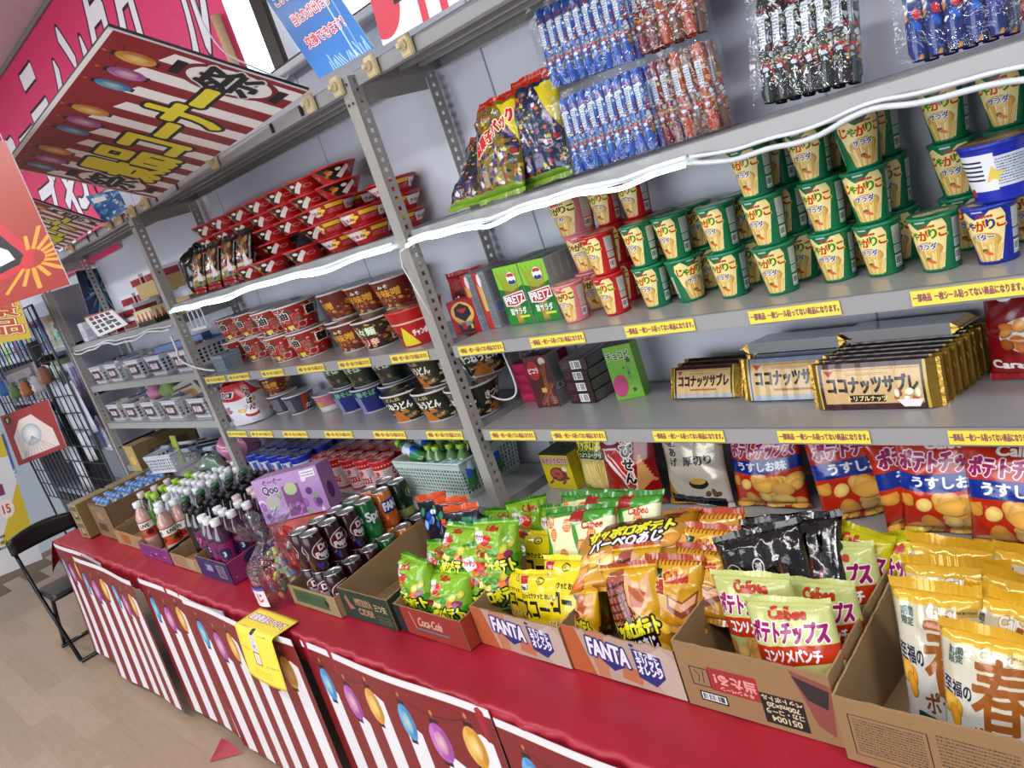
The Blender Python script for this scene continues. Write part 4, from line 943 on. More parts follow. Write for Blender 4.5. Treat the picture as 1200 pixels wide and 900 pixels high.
# low far bay: striped bundles, pink bag, dark tray
M_STR = mat('dark_striped_pack', '#3b3f4c', .3, coat=.4)
for i in range(9):
    x = -2.95 + i * .10; b = MB()
    b.box((0, 0, 0), (.075, .26, .02)); 
    tag(link('striped_packet', b.mesh('striped_packet', [mat('striped_wrap_%d' % (i % 3), ('#2e3340', '#8f98a8', '#4a4f60')[i % 3], .25, coat=.5, noise=.5, nscale=60, bump=.4)], bevel=.006), None, X((x, .16, .995 + (i % 2) * .012), .35, .25, .1)), 'dark shiny pack leaning in a row on the low far shelf, %s from the doorway' % ORD[i], 'packet', 'dark packs on the low far shelf')
blob('pink_bag', 'pink and grey printed bag on the low far shelf by the post', 'bag', (-2.02, .12, 1.02), .10, .09, .085, mat('pink_grey_film', '#b06a92', .25, coat=.5, noise=.6, nscale=16, bump=.5, bscale=24), 8, 28, .932)
blob('green_bag', 'crinkled green and grey bag beside the pink bag', 'bag', (-2.15, .02, .975), .12, .06, .045, mat('green_grey_film', '#5e7468', .25, coat=.5, noise=.7, nscale=22, bump=.5, bscale=24), 9, 28, .932)
bk2 = basket_kind('plastic_basket', .26, .18, .10, mat('white_basket_plastic', '#cdd0da', .45), 11, 4)
bk2.put(X((-2.72, .04, .931), .2), 'pale basket holding papers on the low far shelf')
for i in range(4): tag(link('pencil', (lambda b: (b.tube([(0, 0, 0), (.03, 0, .16)], .005, 6), b.mesh('pencil', mat('lime_stick', '#a8b84a', .4)))[1])(MB()), None, X((-2.66 + i * .02, .04, .95))), 'lime stick upright in the low pale basket, %s along' % ORD[i], 'stick', 'lime sticks')
b = MB(); b.box((0, 0, .006), (.7, .24, .012)); tag(link('dark_tray', b.mesh('dark_tray', M_BLACK, bevel=.004), None, X((-2.85, .0, 1.09), .1)), 'flat black tray with white papers on the low far shelf', 'tray') if False else None
papers('rolled white papers lying on the low far shelf', 137, 510, .93, .22, .06, .04, mat('white_paper', '#d3d6dd', .7), .25, 'paper_roll', 'paper')

# stool
M_STL = mat('black_steel_tube', '#22242a', .25, .7, coat=.3); M_SEAT = mat('black_vinyl', '#141519', .35, noise=.1)
sx, sy = -3.72, -.62
sc_ = atz(112, 722, .0); 
root = bpy.data.objects.new('folding_chair', None); COL.objects.link(root); tag(root, 'black folding chair with steel legs standing beside the snack table', 'chair')
cx, cy = -3.62, -.50
bx_ = aty(20, 605, cy)[0]
pts = lambda L: L
seat_z = .42; yb = cy
b = MB(); b.grid(lambda u, v: (cx - .18 + .36 * u, cy - .17 + .34 * v, seat_z + .012 * math.sin(u * PI) * math.sin(v * PI)), 10, 10); link('seat', b.mesh('seat', M_SEAT, True, solid=.025), root)
b = MB(); b.grid(lambda u, v: (cx - .22 - .03 * math.sin(u * PI), cy - .2 + .40 * u, seat_z + .24 + .12 * v * (1 - .25 * abs(2 * u - 1) ** 2)), 12, 5); link('backrest', b.mesh('backrest', M_SEAT, True, solid=.03), root)
for s_ in (-1, 1):
    b = MB(); y = cy + s_ * .18; b.tube([(cx - .235, y, seat_z + .3), (cx - .10, y, seat_z), (cx + .20, y, .02)], .0115, 8); link('leg', b.mesh('leg', M_STL, True), root)
    b = MB(); b.tube([(cx + .12, y * 1 - s_ * .02, seat_z - .02), (cx - .24, y - s_ * .02, .02)], .0115, 8); link('leg', b.mesh('leg', M_STL, True), root)
for x in (cx + .20, cx - .24):
    b = MB(); b.tube([(x, cy - .18, .014), (x, cy + .18, .014)], .012, 8); link('floor_bar', b.mesh('floor_bar', M_STL, True), root)
# white floor-standing board with yellow corners
A = Art(400, 700, '#dfe1e6'); A.poly([(400, 90), (400, 300), (270, 300)], '#d8c24a'); A.poly([(400, 400), (400, 600), (250, 600)], '#d8c24a')
for y in (200, 480): A.ell(320, y, 34, 34, '#efe6e0'); A.txt('15', 320, y, 44, '#c0563c', bold=1); A.rect(285, y - 90, 50, 40, '#8a4a7a'); A.rect(220, y - 20, 50, 50, '#f0ece0')
A.scrib(40, 560, 240, 60, 3, '#2a2a2e'); A.scrib(30, 120, 140, 200, 8, '#70747c')
b = MB(); cxw = aty(30, 560, .25)
panel_sign('white_board', 'sign', 'white floor-standing board with yellow corners beyond the stool', atx(-60, 700, -5.2), atx(50, 655, -5.2), atx(-22, 440, -5.2), atx(-120, 460, -5.2), pmat('white_board_print', A, .4), th=.03)
b = MB(); b.box((-4.35, .05, .9), (.12, .12, 1.8)); tag(link('rack_column', b.mesh('rack_column', mat('dark_grey_column', '#3a3b3f', .5), bevel=.004)), 'dark grey upright column beside the white floor board', 'rack')

# ------------------------------------------------------------------ potato stick cups
def jaga_art(bg, words, sub, c1, c2, subc='#2a4a9a', dark='#0c4a36', title='じゃがりこ'):
    A = Art(640, 260, bg)
    for i in range(6): A.line([(A.r.uniform(0, 640), A.r.uniform(0, 260)) for _ in range(2)], 2, dark, .25)
    cx = 300; cr = '#ecdfa6'
    A.poly([(cx - 112, 62), (cx - 104, 20), (cx - 60, 4), (cx - 20, 44), (cx + 20, 34), (cx + 50, 6), (cx + 92, 4), (cx + 108, 40), (cx + 104, 90), (cx + 70, 250), (cx - 60, 250), (cx - 96, 120)], cr)
    A.poly([(cx - 48, 2), (cx + 42, 2), (cx + 10, 34), (cx - 16, 34)], bg); A.rect(cx - 26, 0, 48, 12, '#dfe8e4', .9)
    A.ell(cx + 4, 150, 74, 40, '#c79a4e', .9, c2='#ecd48c'); A.sticks(cx, 150, 262, 13, 86, 12)
    A.ell(cx - 6, 200, 16, 10, '#3f6a2c'); A.ell(cx + 8, 212, 26, 9, '#d8703a', 1, .4)
    for i, ch in enumerate(title):
        A.txt(ch, cx - 82 + i * 42, 78 - 3 * (i % 2) - 4 * abs(i - 2), 56, (c1, c2)[i % 2], [('#f0e07a', 3)], bold=2.4, rot=.08 * (2 - i) * -.4)
    A.txt('Calbee', cx + 24, 30, 24, '#b82818', bold=.8)
    A.txt(sub, cx + 2, 134, 34, subc, [('#f4f0e4', 3)], bold=1)
    for x, y, w_, h_ in ((436, 20, 58, 96), (436, 124, 58, 40), (436, 176, 58, 64), (120, 90, 36, 110), (560, 60, 60, 140)):
        A.rect(x, y, w_, h_, '#cfd6d2'); A.scrib(x + 4, y + 4, w_ - 8, h_ - 8, int(h_ / 9), '#3a4440', .75)
    A.bars(440, 182, 50, 44, 20); A.bars(122, 200, 34, 34, 16)
    return A
def lid_art(bg, c='#e8dca0', t='#b03030'):
    A = Art(160, 160, bg); A.ell(80, 80, 72, 72, '#8d8f86', .35); A.ell(60, 96, 40, 26, c, .9); A.ell(100, 70, 34, 20, c, .8); A.txt('がりこ', 80, 80, 34, t, [('#efe8c0', 2)], bold=1); A.scrib(40, 120, 80, 20, 3, '#333333', .6); return A
JG = {}
for key, bg, sub, c1, c2, dk in (('green', '#0e7a52', 'サラダ', '#c42a1c', '#3c8a2c', '#0a4a34'), ('red', '#c01a24', 'チーズ', '#3c8a2c', '#c42a1c', '#7a0f18'), ('pink', '#d9808c', 'たらこ', '#2c1a18', '#b02a24', '#b05a68'), ('blue', '#1b2f9e', 'バター', '#c42a1c', '#20328e', '#101c66')):
    m = pmat('stick_cup_%s_print' % key, jaga_art(bg, None, sub, c1, c2, dark=dk, title='じゃがりこ'), .32, coat=.35)
    l = pmat('stick_cup_%s_lid' % key, lid_art(bg), .35, metal=.2)
    JG[key] = cup_kind('snack_cup', 'snack cup', m, .030, .0405, .098, l, mat('cup_rim_' + key, bg, .35))
JG['tall'] = cup_kind('snack_cup', 'snack cup', pmat('stick_cup_wide_pink_print', jaga_art('#c9828c', None, 'うめ', '#2c1a18', '#5a2a24', dark='#a05a68', title='さいがりこ'), .32, coat=.35), .045, .058, .10, _mc['cup_rim_pink'], _mc['cup_rim_pink'])
CH = .0985
def col(key, uv, tiers, yaws, name, skip=0, dy=0.0):
    p_ = atz(uv[0], uv[1], Z2); x, y = p_[0] - .008, p_[1] + .026 + dy
    for t in range(skip, tiers):
        yw = yaws[t % len(yaws)]
        JG[key].put(X((x + rnd.uniform(-.004, .004), y + rnd.uniform(-.003, .003), Z2 + .0008 + t * (CH + .001)), yw), '%s potato stick cup, %s, %s' % (key, name, ('at the bottom', 'second up', 'third up')[t] if tiers > 1 else 'alone'), '%s potato stick cups' % key)
    return x, y
A0 = -.02
col('pink', (674, 378), 1, [A0 + .15], 'front row beside the green pretzel boxes')
col('red', (720.5, 369.5), 2, [A0, A0 - .1], 'front row between pink and green cups')
cs = []
G = [((769.5, 361), 2, [A0 + .1, A0], 'first'), ((808, 354), 2, [1.25, -.05], 'second'), ((862, 348), 2, [.1, -.05], 'third'), ((916, 345), 3, [.1, -.02, .0], 'fourth'), ((984, 330), 3, [.12, -.02, .15], 'fifth'), ((1037, 323), 3, [-.1, .32, .75], 'sixth')]
for uv, n, yw, o_ in G: cs.append((col('green', uv, n, yw, 'front row, %s green stack after the red' % o_), n, o_))
col('green', (1106, 317), 1, [.0], 'front row with its lid showing, beside the blue cups')
col('blue', (1172, 308), 1, [.0], 'front row at the end')
c_ = Kind('snack_cup', 'snack cup', JG['blue'].parts)
p_ = atz(1172, 308, Z2)
# a wide blue noodle cup sits over the blue stick cup
for (x, y), n, o_ in cs:
    for t in range(n):
        JG['green'].put(X((x + .004, y + .088, Z2 + .0008 + t * (CH + .001)), rnd.uniform(-.2, .4)), 'green potato stick cup in the rear row behind the %s green stack, %s' % (o_, ('at the bottom', 'second up', 'third up')[t]), 'green potato stick cups')
for j, (uv, nm, n) in enumerate((((737, 356), 'behind the front red stack', 2),)): pass
# rear cups by measured columns
for x, n, key, nm in ((.52, 3, 'red', 'rear row behind the pink cups'), (.615, 3, 'red', 'rear row behind the front red stack'), (1.33, 3, 'green', 'rear row behind the lone green cup'), (1.425, 3, 'green', 'rear row behind the blue cup'), (1.515, 3, 'blue', 'rear row at the end')):
    for t in range(n): JG[key].put(X((x, .235, Z2 + .0008 + t * (CH + .001)), rnd.uniform(0, .3)), '%s potato stick cup in the %s, %s' % (key, nm, ('at the bottom', 'second up', 'on top')[t]), '%s potato stick cups' % key)
for t in range(2): JG['pink'].put(X((.44, .20, Z2 + .0008 + t * (CH + .001)), .5), 'pink potato stick cup in the rear row under the wide pink cup, %s' % ('at the bottom', 'second up')[t], 'pink potato stick cups')
JG['tall'].put(X((.44, .20, Z2 + .0008 + 2 * (CH + .001)), .05), 'wide pink potato snack cup on top of the rear pink stack')
A = Art(640, 260, '#1b35b0'); 
for x in (60, 330, 520): A.rect(x, 50, 130, 150, '#d8dce8'); A.scrib(x + 8, 60, 114, 130, 10, '#26305a', .8)
A.rect(200, 30, 160, 180, '#e6e8f0'); [A.rect(212, 60 + i * 22, 110, 9, '#22284a') for i in range(5)]; A.poly([(350, 90), (362, 120), (392, 124), (366, 142), (372, 172), (348, 154), (326, 172), (332, 140)], '#e2cf6a'); A.rect(236, 196, 30, 40, '#c03a34')
wb = cup_kind('noodle_cup', 'noodle cup', pmat('blue_wide_cup_print', A, .3, coat=.4), .042, .054, .095, pmat('blue_wide_lid', lid_art('#9a7a6a', '#d8b090', '#2a3a9a'), .35), mat('blue_rim', '#1b35b0', .3))
p_ = atz(1172, 308, Z2); wb.put(X((p_[0] + .012, p_[1] + .04, Z2 + CH + .0025), -.2), 'wide dark blue cup with barcode panel stacked over a blue stick cup')

# ------------------------------------------------------------------ second shelf, boxes beside the cups
A = Art(240, 440, '#1f7a34'); A.poly([(0, 0), (240, 0), (240, 150), (120, 190), (0, 160)], '#8fc83c'); A.ell(150, 420, 150, 120, '#3f9a3c', .7)
for k in range(13): A.line([(70 + k * 9, 250), (20 + k * 16, 30 + (k % 3) * 16)], 5, '#b4702c'); A.line([(95 + k * 4, 430 - (k % 3) * 12), (80 + k * 7, 230)], 4, '#d09a4c')
A.ell(150, 95, 42, 46, '#e9ecf2'); A.ell(150, 120, 34, 18, '#2a4a9c'); A.ell(150, 72, 34, 14, '#c83a3a'); A.ell(150, 96, 20, 16, '#f2f4f8')
A.poly([(16, 215), (224, 190), (228, 268), (120, 300), (22, 292)], '#f2eeee'); A.poly([(24, 221), (217, 198), (220, 262), (118, 291), (28, 285)], '#c4182c'); A.txt('PRETZ', 121, 246, 82, '#ffffff', [('#7a1020', 2)], bold=2, fit=180, rot=.07)
A.txt('旨サラダ', 125, 338, 54, '#eef4e8', [('#245a2c', 3)], bold=2, fit=150); A.rect(120, 372, 96, 16, '#d8dc50')
M_PF = pmat('pretzel_box_print', A, .3, coat=.4)
def side_art(bg='#b6b9be', bc=True):
    A = Art(90, 440, bg); A.scrib(8, 10, 74, 230, 22, '#26282c', .8); A.rect(8, 250, 74, 70, '#4f74b0', .6); A.scrib(8, 330, 74, 100, 9, '#26282c', .8)
    if bc: A.bars(14, 255, 60, 50)
    return A
M_PS = pmat('box_side_print', side_art(), .4); M_PT = mat('dark_green_box_top', '#1b4a2c', .4)
pz = snack_box('pretzel_box', 'snack box', .10, .026, .168, M_PF, M_PS, M_PT)
yw = -.02
for r_ in range(6):
    for c_i in range(2):
        pz.put(X((.213 + c_i * .102 + r_ * .0015, .135 + r_ * .0275, Z2 + .0008), yw, .0), 'green pretzel box with red banner, %s column, %s' % (('left', 'right')[c_i], ('at the front' if r_ == 0 else ORD[r_] + ' in the file')), 'green pretzel boxes')
A = Art(240, 440, '#8f9298'); A.rect(0, 0, 110, 440, '#c23a34'); A.sticks(80, 40, 300, 8, 50, 7); A.ell(100, 60, 40, 50, '#e2e0e2'); A.scrib(120, 20, 110, 400, 30, '#2a2c30', .8)
gz = snack_box('pretzel_box', 'snack box', .05, .11, .166, pmat('grey_sided_box_print', A, .35), pmat('grey_box_side', side_art('#9a9da2', False), .4), mat('grey_top', '#7d8086', .4))
gz.put(X((.035, .185, Z2 + .0008), .0), 'grey sided pretzel box standing second behind the toy candy box')
gz.put(X((.095, .18, Z2 + .0008), .0), 'grey sided pretzel box standing against the green pretzel boxes')
A = Art(260, 300, '#b02430'); A.ell(130, 110, 110, 100, '#e0c06a'); A.poly([(60, 60), (130, 20), (200, 60), (210, 130), (130, 190), (50, 130)], '#2b2c34'); A.poly([(80, 70), (180, 70), (150, 110), (110, 110)], '#c0323a')
A.rect(60, 190, 140, 60, '#8f96a4'); A.poly([(50, 200), (130, 240), (210, 200), (200, 290), (60, 290)], '#363944'); A.rect(90, 200, 40, 60, '#c0343c'); A.rect(170, 220, 24, 40, '#d8c040')
tb = snack_box('toy_candy_box', 'snack box', .115, .05, .10, pmat('toy_candy_print', A, .3, coat=.4), pmat('toy_candy_side', side_art('#b8c0cc'), .35), mat('toy_top', '#a8202c', .35))
tb.put(X((-.010, .135, Z2 + .0008), .06), 'small red and black toy candy box beside the post')
A = Art(240, 200, '#a8161e'); A.ell(110, 120, 90, 60, '#5a2416'); A.chips(40, 80, 200, 180, 10, ['#8a4a24', '#b0703a'], (14, 24)); A.txt('辛味', 90, 120, 60, '#f0ecec', bold=3)
BagKind('snack_bag', 'snack bag', .22, .165, .05, pmat('red_black_bag_print', A, .3, coat=.4), seed=40, variants=1).put(X((-.085, .235, Z2 + .001), .1, .1), 'red bag with brown artwork standing against the wall behind the post')

# ------------------------------------------------------------------ third shelf
Z = Z3 + .0008
A = Art(100, 40, '#b8285c'); A.bars(60, 8, 32, 24, 14); A.scrib(6, 8, 40, 20, 3, '#f0c8d8', .5)
pk = snack_box('pink_box', 'snack box', .105, .16, .030, pmat('pink_box_end', A, .35), mat('pink_box_side', '#a82454', .4), mat('pink_box_top', '#7c2040', .4))
for t in range(4): pk.put(X((.075, .275, Z + t * .0306)), 'flat pink box, %s in the stack beside the biscuit stick box' % ('bottom', 'second up', 'third up', 'top')[t], 'pink boxes')
A = Art(240, 400, '#54141c'); A.rect(0, 0, 240, 40, '#6a1c26'); A.ell(70, 110, 62, 74, '#b8222c'); A.txt('ピコラ', 70, 112, 50, '#f6eef0', bold=1.5, fit=96); A.ell(180, 44, 34, 30, '#d8cdb4')
for x0, y0, x1, y1 in ((190, 60, 110, 390), (150, 90, 190, 380), (220, 220, 60, 380)): A.line([(x0, y0), (x1, y1)], 30, '#9a5a2c'); [A.line([(x0 + (x1 - x0) * t - 14, y0 + (y1 - y0) * t), (x0 + (x1 - x0) * t + 14, y0 + (y1 - y0) * t - 12)], 5, '#5a2c14') for t in np.linspace(.05, .95, 14)]
A.rect(96, 250, 50, 34, '#c8b050'); A.scrib(150, 320, 70, 60, 4, '#e8c0c0', .8)
ck_ = snack_box('choco_stick_box', 'snack box', .088, .05, .155, pmat('choco_stick_print', A, .3, coat=.4), pmat('choco_stick_side', side_art('#a8a4a4'), .4), mat('maroon_top', '#3c1018', .4))
ck_.put(X((.178, .175, Z), .1), 'maroon box with chocolate wafer sticks standing upright')
A = Art(160, 44, '#3c1420'); A.bars(64, 6, 60, 32, 18); A.scrib(8, 8, 40, 26, 3, '#c0a0a8', .5)
A3 = Art(240, 44, '#4a2028'); A3.rect(10, 4, 220, 36, '#8a8688'); A3.scrib(14, 8, 212, 30, 4, '#222222', .8)
dk = snack_box('dark_box', 'snack box', .092, .16, .032, pmat('dark_box_end', A, .35), pmat('dark_box_side', A3, .4), mat('dark_box_top', '#2c1016', .35))
for t in range(3): dk.put(X((.300, .248, Z + t * .0326), -.0), 'flat maroon box with barcode end, %s in the stack of three' % ('bottom', 'middle', 'third')[t], 'maroon boxes')
dk.put(X((.296, .245, Z + 3 * .0326 + .0005), .12), 'flat maroon box lying alone on top of the maroon stack')
A = Art(220, 380, '#76b52c'); A.txt('チョコビ', 100, 70, 66, '#20241c', [('#e8f0d8', 3)], bold=2, fit=180)
for x, y, s_ in ((170, 110, 26), (150, 200, 14), (160, 320, 22), (120, 160, 12)): A.poly([(x + s_ * (1 if k % 2 == 0 else .5) * math.sin(k * PI / 5), y - s_ * (1 if k % 2 == 0 else .5) * math.cos(k * PI / 5)) for k in range(10)], '#4a2a18')
A.ell(60, 280, 60, 80, '#b83c78', 1, .3); A.rect(140, 150, 22, 90, '#3f8a8a', .5)
cr = snack_box('green_box', 'snack box', .078, .055, .15, pmat('choco_bites_print', A, .3, coat=.4), mat('lime_side', '#8cc43c', .4), mat('maroon_top2', '#43241f', .4))
cr.put(X((.445, .215, Z), .35), 'lime green chocolate snack box standing beside the maroon stack')
# biscuit packs
def bisc_art(border, foil, sub=None):
    A = Art(520, 220, border); A.rect(24, 22, 472, 172, '#c9ab78')
    for i in range(4):
        A.rect(34 + i * 116, 30, 108, 160, '#d3b685'); 
        for k in range(12): A.ell(40 + i * 116 + k * 9, 32, 4, 3, '#b08f5c')
    A.noise(.02); A.rect(0, 0, 8, 220, '#c9b24a'); A.rect(12, 0, 6, 220, '#1c1814'); A.rect(506, 0, 14, 220, '#c9b24a'); A.rect(494, 0, 8, 220, '#1c1814')
    A.poly([(34, 34), (84, 34), (60, 62)], '#b83a44'); A.txt('ココナッツサブレ', 262, 104, 86, '#17120f', bold=3.5, fit=430)
    A.scrib(150, 46, 200, 14, 2, '#6a4a2c', .6)
    if sub: A.rect(150, 152, 170, 34, '#241a12'); A.txt(sub, 235, 169, 28, '#f0dca8', bold=1); A.chips(370, 140, 480, 190, 10, ['#b0643a', '#e8d8c4'], (12, 22)); A.poly([(370, 176), (492, 176), (470, 212), (400, 212)], '#e6e4e4')
    else: A.rect(150, 158, 220, 12, '#8a5a2a', .7); A.rect(20, 194, 480, 26, foil, .9)
    return A
M_GF = mat('gold_foil', '#b08a3c', .25, .8, bump=.4)
def pack_kind(key, art):
    m = pmat('biscuit_%s_print' % key, art, .22, coat=.5, bump=.25, bscale=30)
    w_, h_, t_ = .235, .094, .024; parts = []
    b = MB(); b.grid(lambda u, v: ((u - .5) * (w_ - .02), -t_ / 2 - .003 * math.sin(v * PI) + .001 * math.sin(u * 40), v * h_), 16, 8); b.grid(lambda u, v: ((.5 - u) * (w_ - .02), t_ / 2, v * h_), 4, 2, 1)
    b.quad((-w_ / 2 + .01, -t_ / 2, h_), (w_ / 2 - .01, -t_ / 2, h_), (w_ / 2 - .01, t_ / 2, h_), (-w_ / 2 + .01, t_ / 2, h_), mi=1)
    b.quad((-w_ / 2 + .01, t_ / 2, 0), (w_ / 2 - .01, t_ / 2, 0), (w_ / 2 - .01, -t_ / 2, 0), (-w_ / 2 + .01, -t_ / 2, 0), mi=1)
    parts.append(('wrapper', b.mesh('wrapper', [m, mat('biscuit_back_' + key, {'a': '#3a1a20', 'b': '#23262e', 'c': '#2e141a'}[key], .25, coat=.5)])))
    for s_ in (-1, 1):
        b = MB(); b.grid(lambda u, v: (s_ * (w_ / 2 - .01 + .012 * u), (v - .5) * t_ * (1 - u * .75), h_ * .5 + (-h_ * .5)), 2, 2)
        x0_, x1_ = s_ * (w_ / 2 - .01), s_ * (w_ / 2 + .004)
        q = [(x0_, -t_ / 2), (x1_, -t_ / 2 * .2), (x1_, t_ / 2 * .2), (x0_, t_ / 2)]
        b = MB()
        for (xa, ya), (xb, yb) in zip(q[:-1], q[1:]):
            f = [(xa, ya, 0), (xb, yb, 0), (xb, yb, h_), (xa, ya, h_)]; b.quad(*(f if s_ > 0 else f[::-1]))
        b.quad(*[(a_, c, h_) for a_, c in (q if s_ > 0 else q[::-1])])
        b.box((s_ * (w_ / 2 + .006), 0, h_ / 2), (.012, .0015, h_)); parts.append(('folded_end', b.mesh('folded_end', M_GF)))
    return Kind('biscuit_pack', 'biscuits', parts)
BA = pack_kind('a', bisc_art('#3c1c24', '#b8bec8')); BB = pack_kind('b', bisc_art('#8a98ac', '#aab4c4')); BC = pack_kind('c', bisc_art('#4c1c26', '#4c1c26', 'トリプルナッツ'))
for i in range(3): BA.put(X((.70, .175 + i * .031, Z), -.02, .42, s=.82), 'coconut biscuit pack in the group beside the lime box, %s' % ('front', 'middle', 'rear')[i], 'biscuit packs beside the lime box')
for i in range(4): BB.put(X((.955, .150 + i * .03, Z), .0, .25), 'pale blue edged biscuit pack in the middle group, %s from the front' % ORD[i], 'biscuit packs, middle group')
BB.put(X((.95, .28, Z + .100), .0, -1.45), 'biscuit pack lying flat on top of the middle group')
for i in range(8): BC.put(X((1.155 + i * .004, .095 + i * .0245, Z), .0, .12, s=1.0), 'nut biscuit pack with gold ends in the long file, %s from the front' % ORD[i], 'nut biscuit packs')
BC.put(X((1.17, .29, Z + .103), .0, -1.45), 'nut biscuit pack lying flat on top of the long file')
A = Art(256, 352, '#9c1420'); A.vgrad(0, 352, '#7a1018', '#a81824'); A.ell(60, 60, 26, 22, '#e8ecf4'); A.ell(60, 60, 14, 12, '#2a50a0'); A.ell(120, 190, 74, 60, '#e4d8cc'); A.chips(60, 150, 180, 230, 16, ['#c87a34', '#b0642a', '#dca04c'], (12, 22))
A.txt('Tohato', 190, 60, 26, '#e8b0b0'); A.txt('Caramel Corn', 128, 290, 40, '#f2e6e6', [('#5a0c14', 2)], bold=2, fit=228)
cb_ = BagKind('caramel_bag', 'snack bag', .20, .20, .065, pmat('caramel_bag_print', A, .25, coat=.5, bump=.2), seed=41, variants=2)
cb_.put(X((1.425, .20, Z), -.1, .12), 'red caramel corn bag standing at the end of the third shelf')
cb_.put(X((1.66, .20, Z), -.1, .12), 'second red caramel corn bag beyond the first')

# ------------------------------------------------------------------ fourth shelf: standing bags
Z = Z4 + .0008
A = Art(200, 210, '#d8c824'); A.rect(0, 0, 200, 8, '#3a3420'); A.txt('おやつカルパス', 100, 42, 40, '#c03a34', [('#f4f0e0', 3), ('#3a5aa8', 2)], bold=1.5, fit=176)
A.ell(100, 125, 58, 50, '#e6dfd2', 0); A.ell(100, 122, 60, 42, '#8a4a3c'); A.ell(88, 120, 40, 30, '#b8685a'); [A.line([(20 + i * 30, 180 - (i % 3) * 30), (50 + i * 30, 160 - (i % 3) * 20)], 12, '#8a3a34') for i in range(5)]; A.ell(150, 90, 18, 14, '#e8e4e0')
yb_ = snack_box('yellow_box', 'snack box', .118, .10, .115, pmat('yellow_box_print', A, .35, coat=.3), mat('yellow_side', '#d2bf28', .4), pmat('yellow_box_top', Art(64, 64, '#5c5a52').rect(20, 26, 24, 12, '#1c1c1c'), .5))
yb_.put(X((.128, .195, Z)), 'yellow snack box standing in front of its twin below the third shelf')
yb_.put(X((.150, .30 - .045 + .05, Z + .02)), 'yellow snack box behind, partly hidden by its twin') if False else yb_.put(X((.25, .235, Z)), 'yellow snack box set back, partly hidden by the vegetable snack bag')
CHIPC = ['#dfb25e', '#e8c47c', '#cf9c48', '#d8ac60']
A = Art(256, 340, '#8fae2c'); A.vgrad(0, 340, '#a8b83c', '#7c9a24'); A.rect(20, 140, 216, 150, '#d0c080'); A.sticks(128, 150, 320, 22, 100, 8, ('#ddc878', '#ecdc9c')); A.chips(40, 10, 220, 60, 12, ['#d8702c', '#6a9a2c', '#c8a83c'], (10, 20))
A.txt('サッポロポテト', 128, 92, 60, '#e8e03c', [('#26320c', 5)], bold=3, fit=220); A.rect(14, 124, 228, 34, '#1f4a2c'); A.txt('つぶつぶベジタブル', 128, 141, 28, '#eef2e0', fit=200, bold=.6)
M_VEG = pmat('vegetable_bag_print', A, .25, coat=.5, bump=.2)
vg = BagKind('vegetable_snack_bag', 'snack bag', .155, .20, .06, M_VEG, seed=1)
vg.put(X((.315, .14, Z), .05, .1), 'green and yellow vegetable snack bag standing beside the red shrimp bag')
A = Art(280, 370, '#a0141c'); A.vgrad(0, 370, '#8c1018', '#ac1a22'); A.ell(80, 60, 54, 26, '#c8d4e4'); A.txt('かっぱ', 80, 60, 26, '#2a4a9c', bold=1)
A.poly([(30, 110), (120, 96), (190, 180), (200, 290), (150, 330), (120, 250), (60, 180)], '#e6e2e0'); A.poly([(50, 116), (120, 106), (180, 190), (186, 280), (150, 312), (134, 240), (70, 160)], '#c42a2c'); A.line([(70, 130), (170, 260)], 10, '#f0d8d0')
A.txt('えびせん', 168, 140, 60, '#201818', [('#f2eee8', 5)], bold=3, vert=True)
for k in range(9): A.line([(190 + k * 9, 310 - k * 8), (226 + k * 6, 130 + k * 16)], 11, '#d8a46a')
A.ell(170, 336, 46, 30, '#e0c23c'); A.ell(170, 336, 26, 18, '#f0e6d0'); A.ell(70, 330, 22, 30, '#7aa83c')
sh_ = BagKind('shrimp_snack_bag', 'snack bag', .195, .212, .06, pmat('shrimp_bag_print', A, .22, coat=.6, bump=.2), seed=2)
sh_.put(X((.455, .10, Z), .0, .12, roll=-.04), 'red shrimp snack bag standing below the third shelf')
A = Art(280, 360, '#d6d0c4'); A.vgrad(0, 360, '#cfc6b2', '#dcd8d0'); A.poly([(140, 0), (280, 0), (280, 100)], '#c4a24c'); A.poly([(0, 230), (120, 360), (0, 360)], '#cf9a3c'); A.txt('堅あげ', 70, 110, 40, '#3a3c54', bold=1, vert=True); A.txt('厚切り', 180, 150, 44, '#3a3434', bold=1)
A.poly([(20, 300), (260, 320), (250, 360), (20, 350)], '#1c2432'); A.ell(170, 250, 44, 24, '#2a4038'); A.ell(170, 240, 36, 14, '#e0b86a'); A.chips(50, 40, 240, 80, 5, ['#a88050', '#caa468'], (10, 18)); A.chips(180, 280, 240, 310, 4, ['#7a5a4a'], (12, 16))
wg = BagKind('white_gold_bag', 'snack bag', .19, .210, .06, pmat('white_gold_bag_print', A, .2, coat=.6, bump=.25, metal=.15), seed=3)
wg.put(X((.65, .11, Z), .0, .12), 'white and gold thick cut chip bag standing beside the shrimp bag')
def chips_bag_art(top, bottom, titles, band, bandt, tc='#a81868', logo='#f2e8e8'):
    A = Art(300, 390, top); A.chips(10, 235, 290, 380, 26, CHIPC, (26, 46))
    A.poly([(0, 0), (300, 0), (300, 220), (150, 205), (0, 235)], top); A.vgrad(0, 60, np.clip(hexc(top) * .9, 0, 1), top)
    A.txt('Calbee', 160, 44, 46, logo, [(np.clip(hexc(top) * .6, 0, 1), 1)], bold=2)
    A.txt(titles, 150, 104, 74, tc, [('#f0e6ee', 4)], bold=3, fit=262, skew=.12)
    A.poly([(0, 150), (300, 140), (300, 196), (150, 212), (0, 214)], band); A.txt(bandt, 150, 178, 48, '#f2f2f6', bold=2, fit=200)
    return A
